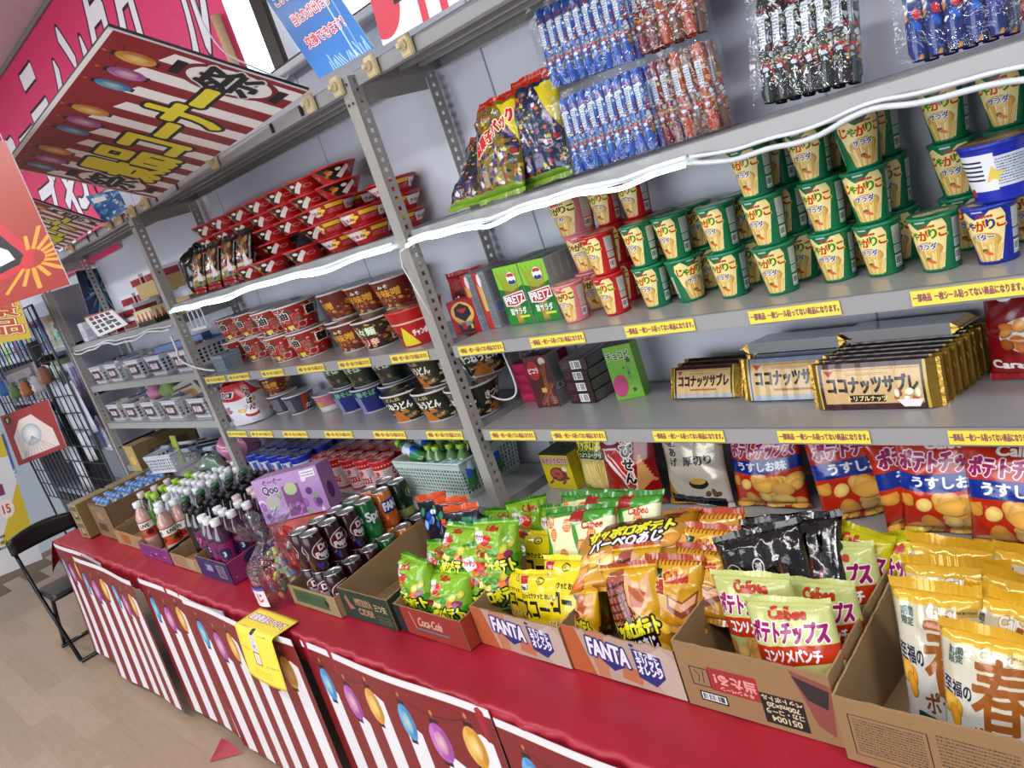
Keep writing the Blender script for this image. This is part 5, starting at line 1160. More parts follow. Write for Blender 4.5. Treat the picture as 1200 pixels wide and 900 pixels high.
A = chips_bag_art('#c43a20', '', 'ポテトチップス', '#173f9a', 'うすしお味'); A.ell(215, 280, 40, 48, '#e8d23c', 1, .2, out=2); A.line([(182, 262), (246, 312)], 20, '#f4f0ea'); A.rect(40, 330, 50, 18, '#f0e8d8', .5)
A = chips_bag_art('#c43a20', '', 'ポテトチップス', '#173f9a', 'うすしお味')
M_OC = pmat('orange_chip_print', A, .2, coat=.6, bump=.2)
oc = BagKind('chip_bag', 'chip bag', .205, .208, .062, M_OC, seed=4, pinch=.05)
oc.put(X((.84, .13, Z), .02, .16, roll=-.02, s=.93), 'orange potato chip bag with blue band, standing alone beside the white and gold bag')
oc.put(X((1.075, .13, Z), .55, .16, roll=-.02), 'orange potato chip bag turned towards the post, behind the pale green bags')
oc.put(X((1.195, .14, Z), .95, .14), 'orange potato chip bag seen nearly edge on in the row of chip bags')
oc.put(X((1.265, .085, Z), .12, .14), 'orange potato chip bag in front of the edge-on one')
oc.put(X((1.40, .05, Z), .02, .16), 'orange potato chip bag at the camera end of the fourth shelf')
oc.put(X((1.60, .08, Z), .05, .16), 'orange potato chip bag beyond the end one, mostly out of sight')
A = Art(256, 340, '#9c1420'); A.ell(128, 240, 60, 60, '#7aa83c'); A.ell(110, 225, 12, 14, '#f0f0e8'); A.ell(146, 225, 12, 14, '#f0f0e8')
BagKind('snack_bag', 'snack bag', .16, .2, .05, pmat('dark_red_bag_print', A, .25, coat=.5), seed=5, variants=1).put(X((1.03, .24, Z), 0, .05), 'dark red bag at the back between two orange chip bags')
# basket with lime capped bottles
A = Art(256, 128, '#b8d4e4'); A.rect(0, 60, 256, 68, '#2f8a4a'); A.ell(60, 60, 24, 30, '#e8ecf0'); A.ell(180, 70, 30, 26, '#3a6ac0'); A.ell(110, 40, 20, 16, '#d84a5a'); A.txt('お茶', 60, 60, 34, '#24603a', bold=1)
M_TEAW = pmat('tea_label_print', A, .35); M_LIME = mat('lime_cap', '#9cc83c', .35)
M_TEAL = mat('green_tea_liquid', '#4f7a46', .12, coat=.6); 
tea = bottle_kind('tea_bottle', M_TEAL, M_TEAW, M_LIME, .024, .15, (.12, .66))
bkl = basket_kind('plastic_basket', .37, .26, .13, mat('mint_basket_plastic', '#b6c6c2', .4), 24, 7, 16)
bp = atz(530, 580, Z4); bx0, by0 = -.36, .155
bkl.put(X((bx0, by0, Z)), 'large pale mint basket holding lime capped tea bottles')
k = 0
for i in range(4):
    for j in range(3):
        tea.put(X((bx0 + .005 + i * .052 - (j % 2) * .01, by0 - .09 + j * .058, Z + .03), rnd.uniform(-.6, .6), rnd.uniform(-.08, .08)), 'lime capped tea bottle upright in the mint basket, %s row, %s along' % (('front', 'middle', 'rear')[j], ORD[i]), 'lime capped tea bottles'); k += 1
for i in range(3): tea.put(X((bx0 - .045 + i * .012, by0 - .085 + i * .045, Z + .118 + i * .004), 0, 0, -1.12), 'lime capped tea bottle lying over the basket end, %s from the front' % ORD[i], 'lime capped tea bottles lying down')

# ------------------------------------------------------------------ top of the first shelf: candy packs
Z = Z1 + .0008
def candy_art(seed, base, word=None):
    A = Art(240, 360, base); A.busy(0, 60, 240, 350, 230, ['#d8c84a', '#3a3a7a', '#c43a3a', '#e4e2e6', '#6a3a8a', '#d87a34', '#2f6a8a', '#1f1f2a', '#8a8a90'], (6, 17)); A.rect(0, 0, 240, 44, '#c0301c'); A.scrib(10, 8, 220, 26, 2, '#e8b060', .7); A.rect(0, 330, 240, 30, '#8cae3c')
    A.poly([(150, 60), (240, 50), (240, 210)], '#e2cf34')
    if word: A.txt(word, 130, 150, 56, '#d8343c', [('#f2ecd8', 4)], bold=2, rot=.5, fit=200)
    return A
c1 = BagKind('candy_bag', 'candy bag', .17, .24, .07, pmat('candy_bag_a_print', candy_art(1, '#4a4438'), .2, coat=.6, bump=.4), seed=6, variants=1, wr=1.6)
c2 = BagKind('candy_bag', 'candy bag', .17, .27, .08, pmat('candy_bag_b_print', candy_art(2, '#8a7a2c', '駄菓子パック'), .2, coat=.6, bump=.4), seed=7, variants=1, wr=1.6)
c3 = BagKind('candy_bag', 'candy bag', .16, .27, .07, pmat('candy_bag_c_print', candy_art(3, '#2a3a5a'), .2, coat=.6, bump=.4), seed=8, variants=1, wr=1.6)
c1.put(X((.185, .10, Z), .1, .75, roll=.06), 'mixed candy bag slumped lowest with a lime bottom edge')
c2.put(X((.335, .08, Z), .05, .45, roll=.0), 'mixed candy bag with a red header and yellow corner')
c3.put(X((.455, .13, Z), .05, .3, roll=-.02), 'mixed candy bag with a red header leaning on the blue stick packs')
# bundles of stick snacks: each stick a part of the pack
def stick_pack(name, label, cat, x, y, z, n, r, L, mats, yaw=0, pitch=.12, roll=0, wrap=True):
    z += r * 2.8 * math.sin(pitch) + n * r * abs(math.sin(roll)) + .001
    root = bpy.data.objects.new(name, None); COL.objects.link(root); root.matrix_basis = X((x, y, z), yaw, pitch, roll); tag(root, label, cat)
    b = MB(); b.lathe([(r * .75, 0), (r * .8, .008), (r, .014), (r, L - .014), (r * .8, L - .008), (r * .75, L)], 10)
    ms = [b.mesh('snack_stick', m, True) for m in mats]
    for i in range(n):
        for row in range(2): link('snack_stick', ms[(i + row) % len(ms)], root, Matrix.Translation(((i - (n - 1) / 2) * r * 1.95 + row * r * .6, row * r * 1.7, .003)))
    if wrap:
        w_ = n * r * 2 + .02; b = MB()
        b.grid(lambda u, v: ((u - .5) * w_, -r - .004 - .003 * math.sin(u * 31 + v * 9) * math.sin(v * PI), v * (L + .014)), 24, 14)
        b.grid(lambda u, v: (w_ / 2, -r - .004 + u * (r * 4.2), v * (L + .014)), 3, 8); link('cellophane_wrap', b.mesh('cellophane_wrap', M_CELLO, True), root)
    return root
M_CELLO = film('cellophane', .45)
def stick_art(seed, base, cols_):
    A = Art(128, 256, base); A.busy(0, 20, 128, 240, 70, cols_ + ['#e8eaf0', '#2a2a34'], (6, 15)); A.rect(0, 0, 128, 14, base); A.rect(54, 50, 20, 70, '#eceef2'); A.scrib(56, 54, 16, 60, 8, '#2a2a3a', .7); A.busy(10, 120, 118, 200, 24, ['#f0f0f4', '#d8a83c', '#c83a3a'], (8, 16)); return A
SB = [pmat('blue_stick_%s' % c, stick_art(i, '#2f6cc4', ['#e8ecf2', '#c83a3a', '#e0c440', '#3f9ac8', '#f2f2f2']), .22, coat=.6) for i, c in enumerate('ab')]
SR = [pmat('red_stick_print', stick_art(3, '#a02430', ['#e8e0e0', '#3a5aa0', '#e0c440']), .22, coat=.6)]
SO = [pmat('orange_stick_print', stick_art(4, '#cc5a20', ['#e8b45a', '#8a2c14', '#e6dcc8']), .22, coat=.6), pmat('brown_stick_print', stick_art(5, '#8a5a3c', ['#d8a86a', '#5a2a1a']), .22, coat=.6)]
SG = [pmat('dark_green_stick_print', stick_art(6, '#17352c', ['#d8d8dc', '#b02c48', '#3a6a50', '#1a1a1c']), .22, coat=.7), pmat('black_stick_print', stick_art(7, '#1c1c22', ['#c8ccd4', '#7a2434', '#88a878']), .22, coat=.7)]
LS = .168
stick_pack('stick_snack_pack', 'lower clear pack of blue and white stick snacks', 'snack pack', .70, .10, Z, 9, .0135, LS, SB, pitch=.08)
stick_pack('stick_snack_pack', 'upper clear pack of blue and white stick snacks', 'snack pack', .69, .12, Z + LS + .018, 9, .0135, LS, SB, pitch=.02, roll=.05)
stick_pack('stick_snack_pack', 'narrow pack of red stick snacks beside the lower blue pack', 'snack pack', .845, .125, Z, 2, .0135, LS, SR, pitch=.06)
stick_pack('stick_snack_pack', 'narrow pack of red stick snacks beside the upper blue pack', 'snack pack', .835, .14, Z + LS + .018, 2, .0135, LS, SR)
stick_pack('stick_snack_pack', 'lower clear pack of orange and brown stick snacks', 'snack pack', .92, .12, Z, 3, .0145, LS, SO, pitch=.06)
stick_pack('stick_snack_pack', 'upper clear pack of orange and brown stick snacks', 'snack pack', .91, .14, Z + LS + .018, 3, .0145, LS, SO)
stick_pack('stick_snack_pack', 'clear pack of dark green and black stick snacks leaning on the wall', 'snack pack', 1.155, .10, Z, 6, .0145, .19, SG, pitch=.25, roll=.05)
A = Art(128, 256, '#20408c'); A.chips(0, 0, 128, 256, 30, ['#7aa8dc', '#c83040', '#e8eaf0', '#d89a4a', '#2a6ac0'], (8, 18))
SB2 = [pmat('blue_red_stick_print', A, .2, coat=.7)]
stick_pack('stick_snack_pack', 'clear pack of blue stick snacks with red spots further along the shelf', 'snack pack', 1.42, .08, Z, 5, .015, .17, SB2, pitch=.2)
A = Art(128, 256, '#a02828'); A.chips(0, 0, 128, 256, 26, ['#e0c04a', '#5aa0c8', '#e8e0d8', '#c05a34'], (8, 18))
stick_pack('stick_snack_pack', 'clear pack of red and yellow stick snacks at the camera end of the shelf', 'snack pack', 1.60, .07, Z, 6, .015, .17, [pmat('red_yellow_stick_print', A, .2, coat=.7)], pitch=.2)

# ------------------------------------------------------------------ middle bay, first shelf: red snack bowls
Z = Z1 + .0008
def bowl_art(bg, paint): A = Art(640, 200, bg); paint(A); return A
def p_chick(A):
    for cx in (90, 320, 550): A.poly([(cx - 90, 10), (cx + 60, 10), (cx + 20, 190), (cx - 20, 190)], '#20261c'); A.poly([(cx + 10, 150), (cx + 78, 20), (cx + 90, 70), (cx + 40, 190)], '#e4e0dc'); A.chips(cx - 50, 50, cx + 30, 130, 7, ['#b06a34', '#8a4a24', '#c88a4a'], (16, 26)); A.ell(cx + 30, 60, 16, 22, '#e6e0d8')
    for cx in (205, 435): A.ell(cx, 100, 26, 26, '#e0a0a0'); A.ell(cx, 100, 20, 20, '#b01c22')
rb_ = cup_kind('red_snack_bowl', 'snack bowl', pmat('chicken_bowl_print', bowl_art('#b0181e', p_chick), .3, coat=.4), .050, .078, .052, mat('red_bowl_lid', '#8c1218', .35), mat('red_bowl_rim', '#c02028', .3), n=28)
for c in range(6):
    for t in range(5):
        if c in (0,) and t < 2 or (c, t) == (4, 1): continue
        rb_.put(X((-1.52 + c * .166, .19, Z + t * .0535), rnd.uniform(-.15, .15)), 'red fried chicken snack bowl in the wall stack, %s column, %s tier' % (ORD[c], TIER[t]), 'red snack bowls')
for t in (3, 4): rb_.put(X((-.52, .20, Z + t * .0535), .9), 'red snack bowl at the open end of the wall stack, %s' % ('lower of two' if t == 3 else 'topmost, beside the bare wall'), 'red snack bowls')
rb_.put(X((-.93, .085, Z), .3), 'red snack bowl standing alone before the stack beside the noodle picture packs')
for c in (-1.10, -.69): rb_.put(X((c, .095, Z), .1), 'red snack bowl on the shelf edge %s the lone bowl' % ('before' if c < -1 else 'after'), 'red snack bowls')
def p_yel(A):
    for cx in (100, 320, 540): A.poly([(cx - 70, 30), (cx + 50, 30), (cx + 30, 150), (cx - 50, 150)], '#dcd8d8'); A.chips(cx + 20, 50, cx + 80, 140, 7, ['#d8b838', '#e8cc50'], (14, 22)); A.txt('うまみ', cx - 8, 100, 50, '#a82028', bold=2, fit=80)
    for cx in (210, 430): A.rect(cx - 40, 20, 80, 50, '#d8c030'); A.scrib(cx - 40, 90, 80, 60, 4, '#e8d8d8', .8)
yb2 = cup_kind('yellow_red_bowl', 'snack bowl', pmat('yellow_red_bowl_print', bowl_art('#a8161e', p_yel), .3, coat=.4), .052, .082, .052, mat('red_bowl_lid', '#8c1218'), mat('yellow_bowl_rim', '#a81a20', .3), n=28)
for x, y, ts, nm in ((-.47, .115, (0, 1, 2), 'stack beside the red bowls'), (-.29, .10, (0, 1), 'stack next to the post'), (-.30, .24, (0, 1, 2), 'rear stack by the post'), (-.52, .24, (0, 1, 2), 'rear stack behind the first')):
    for t in ts: yb2.put(X((x, y + .0, Z + t * .0535), rnd.uniform(-.5, .5)), 'red bowl with yellow picture in the %s, %s tier' % (nm, TIER[t]), 'yellow picture bowls')
A = Art(200, 300, '#15130f'); A.vgrad(0, 60, '#0e0c0c', '#1c1816'); A.chips(30, 60, 170, 150, 9, ['#8a6a3c', '#a8824c', '#6a4a28'], (20, 34)); A.chips(10, 130, 190, 220, 12, ['#b0582c', '#9a4a24', '#c87040'], (18, 30)); A.poly([(0, 215), (200, 190), (200, 240), (0, 260)], '#d8ccb8'); A.poly([(0, 232), (200, 214), (200, 250), (0, 268)], '#9a8a2c'); A.rect(0, 262, 200, 38, '#b01c20'); A.poly([(150, 120), (190, 220), (140, 230)], '#e4e2e6'); A.rect(150, 225, 24, 20, '#3a5aa8')
nb = BagKind('noodle_picture_pack', 'snack bag', .115, .19, .045, pmat('noodle_pack_print', A, .25, coat=.5, bump=.2), seed=11, variants=2, pinch=.03)
for i, x in enumerate((-1.58, -1.43, -1.28, -1.13)): nb.put(X((x, .065, Z + .001), .05, .30, roll=.05), 'dark pack with noodle picture leaning on the red bowls, %s from the black bag' % ORD[i], 'noodle picture packs')

# ------------------------------------------------------------------ second shelf: noodle bowls
Z = Z2 + .0006
def p_soy(A):
    for cx in (110, 330, 550): A.busy(cx - 90, 20, cx + 110, 200, 60, ['#c8a050', '#7a3a1c', '#3f6a2c', '#d8b868', '#8a2a1c', '#e8e0d0', '#2a1a14', '#c8502c'], (8, 20)); A.scrib(cx + 66, 60, 44, 90, 8, '#e8dcd0', .8); A.rect(cx - 80, 30, 66, 66, '#ece8e6'); A.txt('醤油', cx - 12, 70, 64, '#15110f', [('#ece8e6', 5)], bold=3); A.txt('ラーメン', cx, 20, 26, '#e8d8c0', bold=1); A.rect(cx + 20, 150, 40, 26, '#d8d04a')
    A.ell(440, 160, 26, 26, '#d8a0a0'); A.ell(440, 160, 20, 20, '#a01820')
M_WRIM = mat('pale_bowl_rim', '#c8c4c4', .3)
def lidm(k, c, tone):
    A = Art(160, 160, c); A.busy(10, 20, 150, 150, 60, tone + [c], (8, 20)); A.scrib(20, 20, 120, 30, 3, '#dddddd', .6); return pmat('noodle_lid_' + k, A, .3, coat=.2)
soy = cup_kind('noodle_bowl', 'noodle bowl', pmat('soy_bowl_print', bowl_art('#a01820', p_soy), .3, coat=.4), .066, .086, .104, lidm('soy', '#7a1a1e', ['#a8743c', '#4a1a16']), M_WRIM, n=28)
sp = [(-1.71, .205), (-1.53, .205), (-1.35, .21), (-1.13, .125), (-.955, .13)]
for i, (x, y) in enumerate(sp):
    for t in range(2): soy.put(X((x + (.02 * t if i < 3 else -.03 * t + .0), y, Z + t * .1055), rnd.uniform(-.4, .1)), 'red soy noodle bowl in the %s stack from the grey basket, %s' % (ORD[i], ('lower', 'upper')[t]), 'red soy noodle bowls')
for i, x in enumerate((-1.16, -.985)): soy.put(X((x + .03, .218 + .09 - .0, Z), .2), 'rear') if False else None
def p_or(A):
    for cx in (110, 330, 550): A.busy(cx - 100, 90, cx + 110, 200, 60, ['#a8482a', '#c87a3a', '#5a6a2a', '#d8a858', '#2a140c'], (8, 22)); A.txt('みそ', cx, 40, 30, '#e8e0d0', [('#1a1410', 3)], bold=1); A.txt('辛味噌', cx, 90, 62, '#e0a83c', [('#5a1414', 5)], bold=2, fit=150)
org = cup_kind('noodle_bowl', 'noodle bowl', pmat('orange_bowl_print', bowl_art('#7a2a1a', p_or), .3, coat=.4), .060, .084, .104, lidm('org', '#5a2a20', ['#a8602c', '#3a1a12']), M_WRIM, n=28)
def p_gn(A):
    for cx in (110, 330, 550): A.busy(cx - 100, 20, cx + 110, 200, 60, ['#c88a3a', '#b04a2a', '#3a5a2a', '#e0a83c', '#17100c'], (8, 22)); A.txt('塩', cx - 50, 40, 30, '#c04040', bold=1); A.txt('担々麺', cx, 70, 60, '#e8ecd8', [('#2a6a34', 5)], bold=2, fit=140); A.txt('ピリ辛', cx, 150, 54, '#e8d8c8', [('#b02a34', 5)], bold=2, fit=140)
grb = cup_kind('noodle_bowl', 'noodle bowl', pmat('spicy_bowl_print', bowl_art('#3a2a22', p_gn), .3, coat=.4), .058, .084, .104, lidm('grn', '#4a3a30', ['#7a5a34', '#2a1a12']), M_WRIM, n=28)
org.put(X((-.645, .13, Z), .1), 'orange noodle bowl on the shelf edge beside the spicy bowl')
grb.put(X((-.475, .12, Z), .0), 'dark spicy noodle bowl with green and red lettering on the shelf edge')
org.put(X((-.80, .212, Z), .4), 'red orange noodle bowl set back between soy and orange bowls')
org.put(X((-.60, .305 - .09 + .0, Z + .1055), .2), 'orange noodle bowl in the upper tier over the front orange bowl')
org.put(X((-.42, .21, Z + .1055), .2), 'orange noodle bowl in the upper tier nearer the post')
org.put(X((-.78, .21, Z + .1055), -.4), 'orange noodle bowl in the upper tier beside the soy bowls')
def p_big(A): A.rect(0, 60, 640, 10, '#d8c0b0'); [(A.poly([(cx - 20, 80), (cx + 40, 200), (cx - 60, 200)], '#dccf38'), A.txt('チャンポン', cx + 60, 130, 40, '#f0e8e8', bold=2, vert=False, fit=80), A.chips(cx - 110, 100, cx - 40, 200, 8, ['#3a2418', '#a8602c'], (12, 20))) for cx in (120, 340, 560)]
big = cup_kind('noodle_bowl', 'noodle bowl', pmat('big_red_bowl_print', bowl_art('#b4141c', p_big), .28, coat=.5), .068, .092, .118, lidm('big', '#8a1a1c', ['#c8c4bc', '#3a2418']), mat('red_bowl_rim', '#c02028'), n=28)
big.put(X((-.225, .105, Z), .2), 'large bright red noodle bowl on the shelf edge next to the post')
org.put(X((-.30, .245 - .02, Z), .5), 'dark noodle bowl half hidden behind the large red bowl') if False else None
bkg = basket_kind('plastic_basket', .20, .20, .115, mat('grey_basket_plastic', '#8f99a8', .45), 12, 6)
bkg.put(X((-1.84 + .15 - .0, .0, Z)), 'x') if False else bkg.put(X((-2.06, .17, Z2 + .03), .0), 'x') if False else None
b = MB()
Mx = mat('white_plastic_frame', '#c6ccd4', .35)
for k in range(4): b.box((-1.72 + k * .05, .03, Z1 - .085), (.006, .004, .085))
b.box((-1.645, .03, Z1 - .045), (.16, .004, .008)); b.box((-1.645, .03, Z1 - .128), (.16, .02, .012))
tag(link('plastic_clip_rack', b.mesh('plastic_clip_rack', Mx)), 'small white plastic frame hanging under the first shelf by the post', 'holder')
gb = basket_kind('plastic_basket', .20, .14, .115, mat('grey_blue_basket_plastic', '#7f8a99', .45), 12, 7)
gb.put(X((-1.66, .075, Z), 0), 'grey perforated basket on the second shelf beside the soy bowls') if False else None
bkt = gb.put(X((-1.66, .10, Z), .0), 'grey perforated basket on the second shelf behind the post')
bkt.matrix_basis = X((-1.655, .085, Z), .0, s=.62)

# ------------------------------------------------------------------ third shelf
Z = Z3 + .0006
A = Art(300, 300, '#d8d8de'); A.poly([(60, 0), (240, 0), (300, 90), (150, 120), (20, 90)], '#b8242a'); A.txt('サッポロ', 90, 60, 50, '#22242c', [('#ecebee', 4)], bold=2, rot=-.2, fit=120); A.chips(20, 130, 280, 250, 14, ['#b85a7a', '#d8b8c4', '#c8a83c', '#8a7aa0'], (8, 18)); A.ell(210, 230, 46, 26, '#b8242a'); A.ell(210, 218, 40, 18, '#ece8e8'); A.txt('いちばん', 220, 120, 44, '#1c1c24', [('#ecebee', 3)], bold=2, vert=True); A.ell(90, 170, 26, 20, '#c85a8a', .5)
M_RWB = pmat('red_white_bundle_print', A, .25, coat=.6, bump=.5, bscale=18)
b = MB(); 
def W_(u, v, s_=0):
    th = u * 2 * PI; c, s2 = math.cos(th), math.sin(th); pw = .55; k = 1 - .12 * abs(2 * v - 1) ** 4 + .03 * math.sin(5 * th + 9 * v)
    return (.098 * k * math.copysign(abs(s2) ** pw, s2), -.085 * k * math.copysign(abs(c) ** pw, c), .003 + .19 * v + .002 * math.sin(3 * th))
b.grid(W_, 48, 14, 0, lambda u, v: ((u * 2 + .5) % 1.0001, v)); 
b.grid(lambda u, v: (W_(u, 1)[0] * (1 - v), W_(u, 1)[1] * (1 - v), W_(u, 1)[2] + .018 * math.sin(v * 1.6) + .005 * math.sin(u * 40) * (1 - v)), 48, 5, 0, lambda u, v: (.5 + .45 * (1 - v) * math.sin(u * 6.28), .97 - .15 * v))
tag(link('noodle_multipack', b.mesh('noodle_multipack', M_RWB, True), None, X((-1.685, .12, Z), .35)), 'white and red plastic wrapped noodle multipack on the third shelf', 'noodle pack')
def p_wl(A):
    for cx in (110, 330, 550): A.poly([(cx - 80, 0), (cx - 20, 0), (cx - 60, 200), (cx - 90, 200)], '#c0502c'); A.rect(cx - 20, 30, 80, 150, '#8e8e98'); A.scrib(cx - 16, 36, 72, 140, 10, '#2c2c34', .8); A.txt('か', cx - 40, 140, 60, '#e8e8ec', [('#1c1c24', 4)], bold=2)
wl = cup_kind('noodle_bowl', 'noodle bowl', pmat('white_lid_bowl_print', bowl_art('#4a4854', p_wl), .3, coat=.3), .052, .068, .085, M_WRIM, mat('white_lid_plastic', '#d8dae0', .35), n=26)
wl.put(X((-1.555, .215, Z)), 'white lidded noodle bowl at the back, under another bowl')
org.put(X((-1.555, .215, Z + .087), .2, s=.85), 'dark noodle bowl stacked on a white lidded bowl under the second shelf')
wl.put(X((-1.385, .20, Z), -.2), 'white lidded noodle bowl standing alone on the third shelf')
def p_pk(A): [(A.rect(cx - 30, 70, 60, 60, '#c8b03c'), A.txt('スープ', cx - 60, 60, 40, '#a02a44', bold=2, fit=70)) for cx in (110, 330, 550)]; A.rect(0, 140, 640, 60, '#d8d0d4')
pkc = cup_kind('noodle_bowl', 'noodle bowl', pmat('pink_bowl_print', bowl_art('#c87a8c', p_pk), .3, coat=.3), .050, .064, .075, lidm('pnk', '#8a7a84', ['#a8a0a8', '#5a4a54']), M_WRIM, n=26)
pkc.put(X((-1.155, .215, Z)), 'small pink soup cup between white lidded and blue bowls')
def p_bl(A): [(A.rect(cx - 70, 60, 60, 130, '#9aa0c4'), A.scrib(cx - 66, 66, 52, 120, 9, '#1c2050', .8), A.txt('緑そば', cx + 30, 40, 50, '#7ab88a', [('#1c2450', 3)], bold=2, fit=110)) for cx in (110, 330, 550)]
blu = cup_kind('noodle_bowl', 'noodle bowl', pmat('blue_bowl_print', bowl_art('#232a7c', p_bl), .28, coat=.4), .060, .080, .10, lidm('blu', '#2a3058', ['#5a5a7a', '#1a1a34']), M_WRIM, n=28)
def p_dk(A): [(A.chips(cx - 80, 110, cx + 80, 200, 9, ['#6a5a34', '#3a5a34', '#8a6a3a'], (12, 22)), A.txt('天そば', cx, 50, 50, '#c8d8c0', [('#12301c', 4)], bold=2, fit=130)) for cx in (110, 330, 550)]
dkg = cup_kind('noodle_bowl', 'noodle bowl', pmat('dark_green_bowl_print', bowl_art('#1a2a24', p_dk), .3, coat=.4), .060, .080, .10, lidm('dkg', '#24302a', ['#4a4a3a', '#141c18']), M_WRIM, n=28)
for i, (x, y) in enumerate(((-.955, .205), (-.79, .20), (-.62, .215))):
    blu.put(X((x, y, Z), .2), 'dark blue noodle bowl on the third shelf, %s from the pink cup' % ORD[i], 'blue noodle bowls')
    dkg.put(X((x, y, Z + .1015), .1), 'dark green noodle bowl on the %s blue bowl from the pink cup' % ORD[i], 'dark green noodle bowls')
def p_ud(A): [(A.busy(cx - 90, 96, cx + 110, 200, 50, ['#b8803c', '#a86a2c', '#d8c8a0', '#4a5a2c', '#1a120c'], (8, 24)), A.poly([(cx - 80, 200), (cx + 10, 110), (cx + 60, 200)], '#b8782c'), A.txt('どん兵', cx + 10, 24, 26, '#c8b07a', bold=1), A.txt('きつねうどん', cx, 76, 60, '#eeeee6', [('#101410', 5)], bold=2.5, fit=176)) for cx in (110, 330, 550)]
ud = cup_kind('udon_bowl', 'noodle bowl', pmat('udon_bowl_print', bowl_art('#1d2a22', p_ud), .28, coat=.4), .062, .088, .106, lidm('udn', '#3a3428', ['#8a6a3c', '#20241c', '#b8b4a8']), M_WRIM, n=28)
ud.put(X((-.435, .108, Z), .1), 'dark green udon bowl on the third shelf edge, farther of the two'); ud.put(X((-.262, .112, Z), -.1), 'dark green udon bowl on the third shelf edge, nearer the post')
ud.put(X((-.095, .12, Z), -.1), 'dark green udon bowl tucked behind the post')
ud.put(X((-.25, .13, Z + .108), -.35), 'dark green udon bowl stacked on the nearer front udon bowl')
ud.put(X((-.09, .20, Z + .108), .5), 'dark green udon bowl in the upper tier behind the post')
# ------------------------------------------------------------------ fourth shelf: tall cups
Z = Z4 + .0006
def p_cn(A):
    A.rect(0, 50, 640, 150, '#d8c4c4'); A.rect(0, 190, 640, 10, '#b01c24')
    for cx in (110, 330, 550): A.txt('CUP', cx - 30, 80, 56, '#b8202c', [('#f0e8e8', 3)], bold=3); A.txt('NOODLE', cx, 130, 56, '#b8202c', [('#f0e8e8', 3)], bold=3, fit=150); A.scrib(cx + 60, 60, 50, 50, 5, '#3a3034', .7)
    for x in range(0, 640, 26): A.rect(x, 24, 12, 8, '#e8d0b0'); A.rect(x, 170, 12, 8, '#c84a4a', .6)
cn = cup_kind('cup_noodle', 'cup noodles', pmat('red_cup_noodle_print', bowl_art('#b8202a', p_cn), .35, coat=.3), .036, .050, .128, lidm('cn', '#9a3a3c', ['#c8b0a0', '#6a2a24', '#d8d0c8']), mat('cup_noodle_rim', '#c0303a', .3), n=24)
for j in range(3):
    for i in range(5): cn.put(X((-1.085 + i * .105 + j * .008, .075 + j * .10 - .015, Z), rnd.uniform(-.5, .5)), 'red and pink cup noodles on the fourth shelf, %s row, %s from the blue cups' % (('front', 'middle', 'wall')[j], ORD[i]), 'red cup noodles')
for i in range(4): cn.put(X((-1.03 + i * .105, .245, Z + .1295), rnd.uniform(-.5, .5)), 'red and pink cup noodles in the upper tier, %s from the blue cups' % ORD[i], 'red cup noodles')
def p_sf(A):
    A.rect(0, 40, 640, 120, '#c8d0e4')
    for cx in (110, 330, 550): A.rect(cx + 30, 50, 50, 90, '#2a4a9a'); A.scrib(cx + 34, 54, 42, 80, 6, '#d8dce8', .8); A.ell(cx - 30, 90, 24, 18, '#c85a5a'); A.txt('SEA', cx - 30, 60, 36, '#1c3a9a', bold=2)
sf = cup_kind('cup_noodle', 'cup noodles', pmat('blue_cup_noodle_print', bowl_art('#2238a4', p_sf), .35, coat=.3), .036, .050, .128, lidm('sf', '#28356a', ['#8a8a9a', '#4a4a6a', '#b8b0a8']), mat('seafood_rim', '#2a46b8', .3), n=24)
for j in range(3):
    for i in range(5): sf.put(X((-1.70 + i * .105 + j * .008, .075 + j * .10 - .015, Z), rnd.uniform(-.5, .5)), 'blue cup noodles on the fourth shelf, %s row, %s from the second post' % (('front', 'middle', 'wall')[j], ORD[i]), 'blue cup noodles')

# ------------------------------------------------------------------ the table: cartons and what is in them
ZT_ = .7165
def coke_art():
    A = Art(420, 140, '#9c3a30'); A.rect(0, 0, 46, 140, '#1f1b1a'); A.line([(104, 20), (120, 100)], 5, '#c8a08a'); A.txt('Coca-Cola', 220, 58, 62, '#c9a894', bold=1.5, skew=.3, fit=150); A.rect(120, 96, 200, 8, '#4a8a94'); A.noise(.01); return A
carton(-.106, .200, -.395, -.02, ZT_, .088, 'red printed open carton full of green vegetable snack bags', pmat('red_carton_print', coke_art(), .6), pmat('red_carton_side', Art(200, 140, '#a4472f').rect(30, 0, 10, 140, '#b98d66'), .6), hb=.12, jag=.0012)
def fanta_art():
    A = Art(480, 170, '#b08a6c'); A.poly([(0, 0), (70, 0), (110, 170), (0, 170)], '#b8683c'); A.poly([(70, 0), (480, 0), (480, 170), (110, 170)], '#b9a394'); A.poly([(110, 0), (200, 0), (170, 170), (120, 170)], '#c07a54', .7)
    A.poly([(250, 90), (330, 110), (310, 160), (230, 150)], '#c0704a', .8); A.poly([(330, 60), (430, 0), (480, 40), (480, 170), (400, 170)], '#c4b4a8', .8)
    A.txt('FANTA', 196, 62, 92, '#e6e2ea', [('#2c3680', 7)], bold=3, rot=-.1, fit=170); A.poly([(150, 96), (260, 106), (200, 132)], '#2c3680')
    A.poly([(306, 24), (418, 38), (418, 110), (370, 150), (306, 128)], '#2c3680'); A.txt('すきっ腹に', 360, 40, 22, '#e8e4ee', bold=1, fit=90); A.txt('キリッと', 362, 66, 36, '#e8e4ee', bold=2, fit=92); A.txt('オレンジ', 362, 98, 38, '#e8e4ee', bold=2, fit=98); A.ell(312, 14, 10, 6, '#2c3680'); A.noise(.012); return A
M_FA = pmat('orange_soda_carton_print', fanta_art(), .6); M_FAS = pmat('orange_soda_carton_side', Art(200, 140, '#b3653c').ell(100, 60, 60, 36, '#cfa68c', .7), .6)
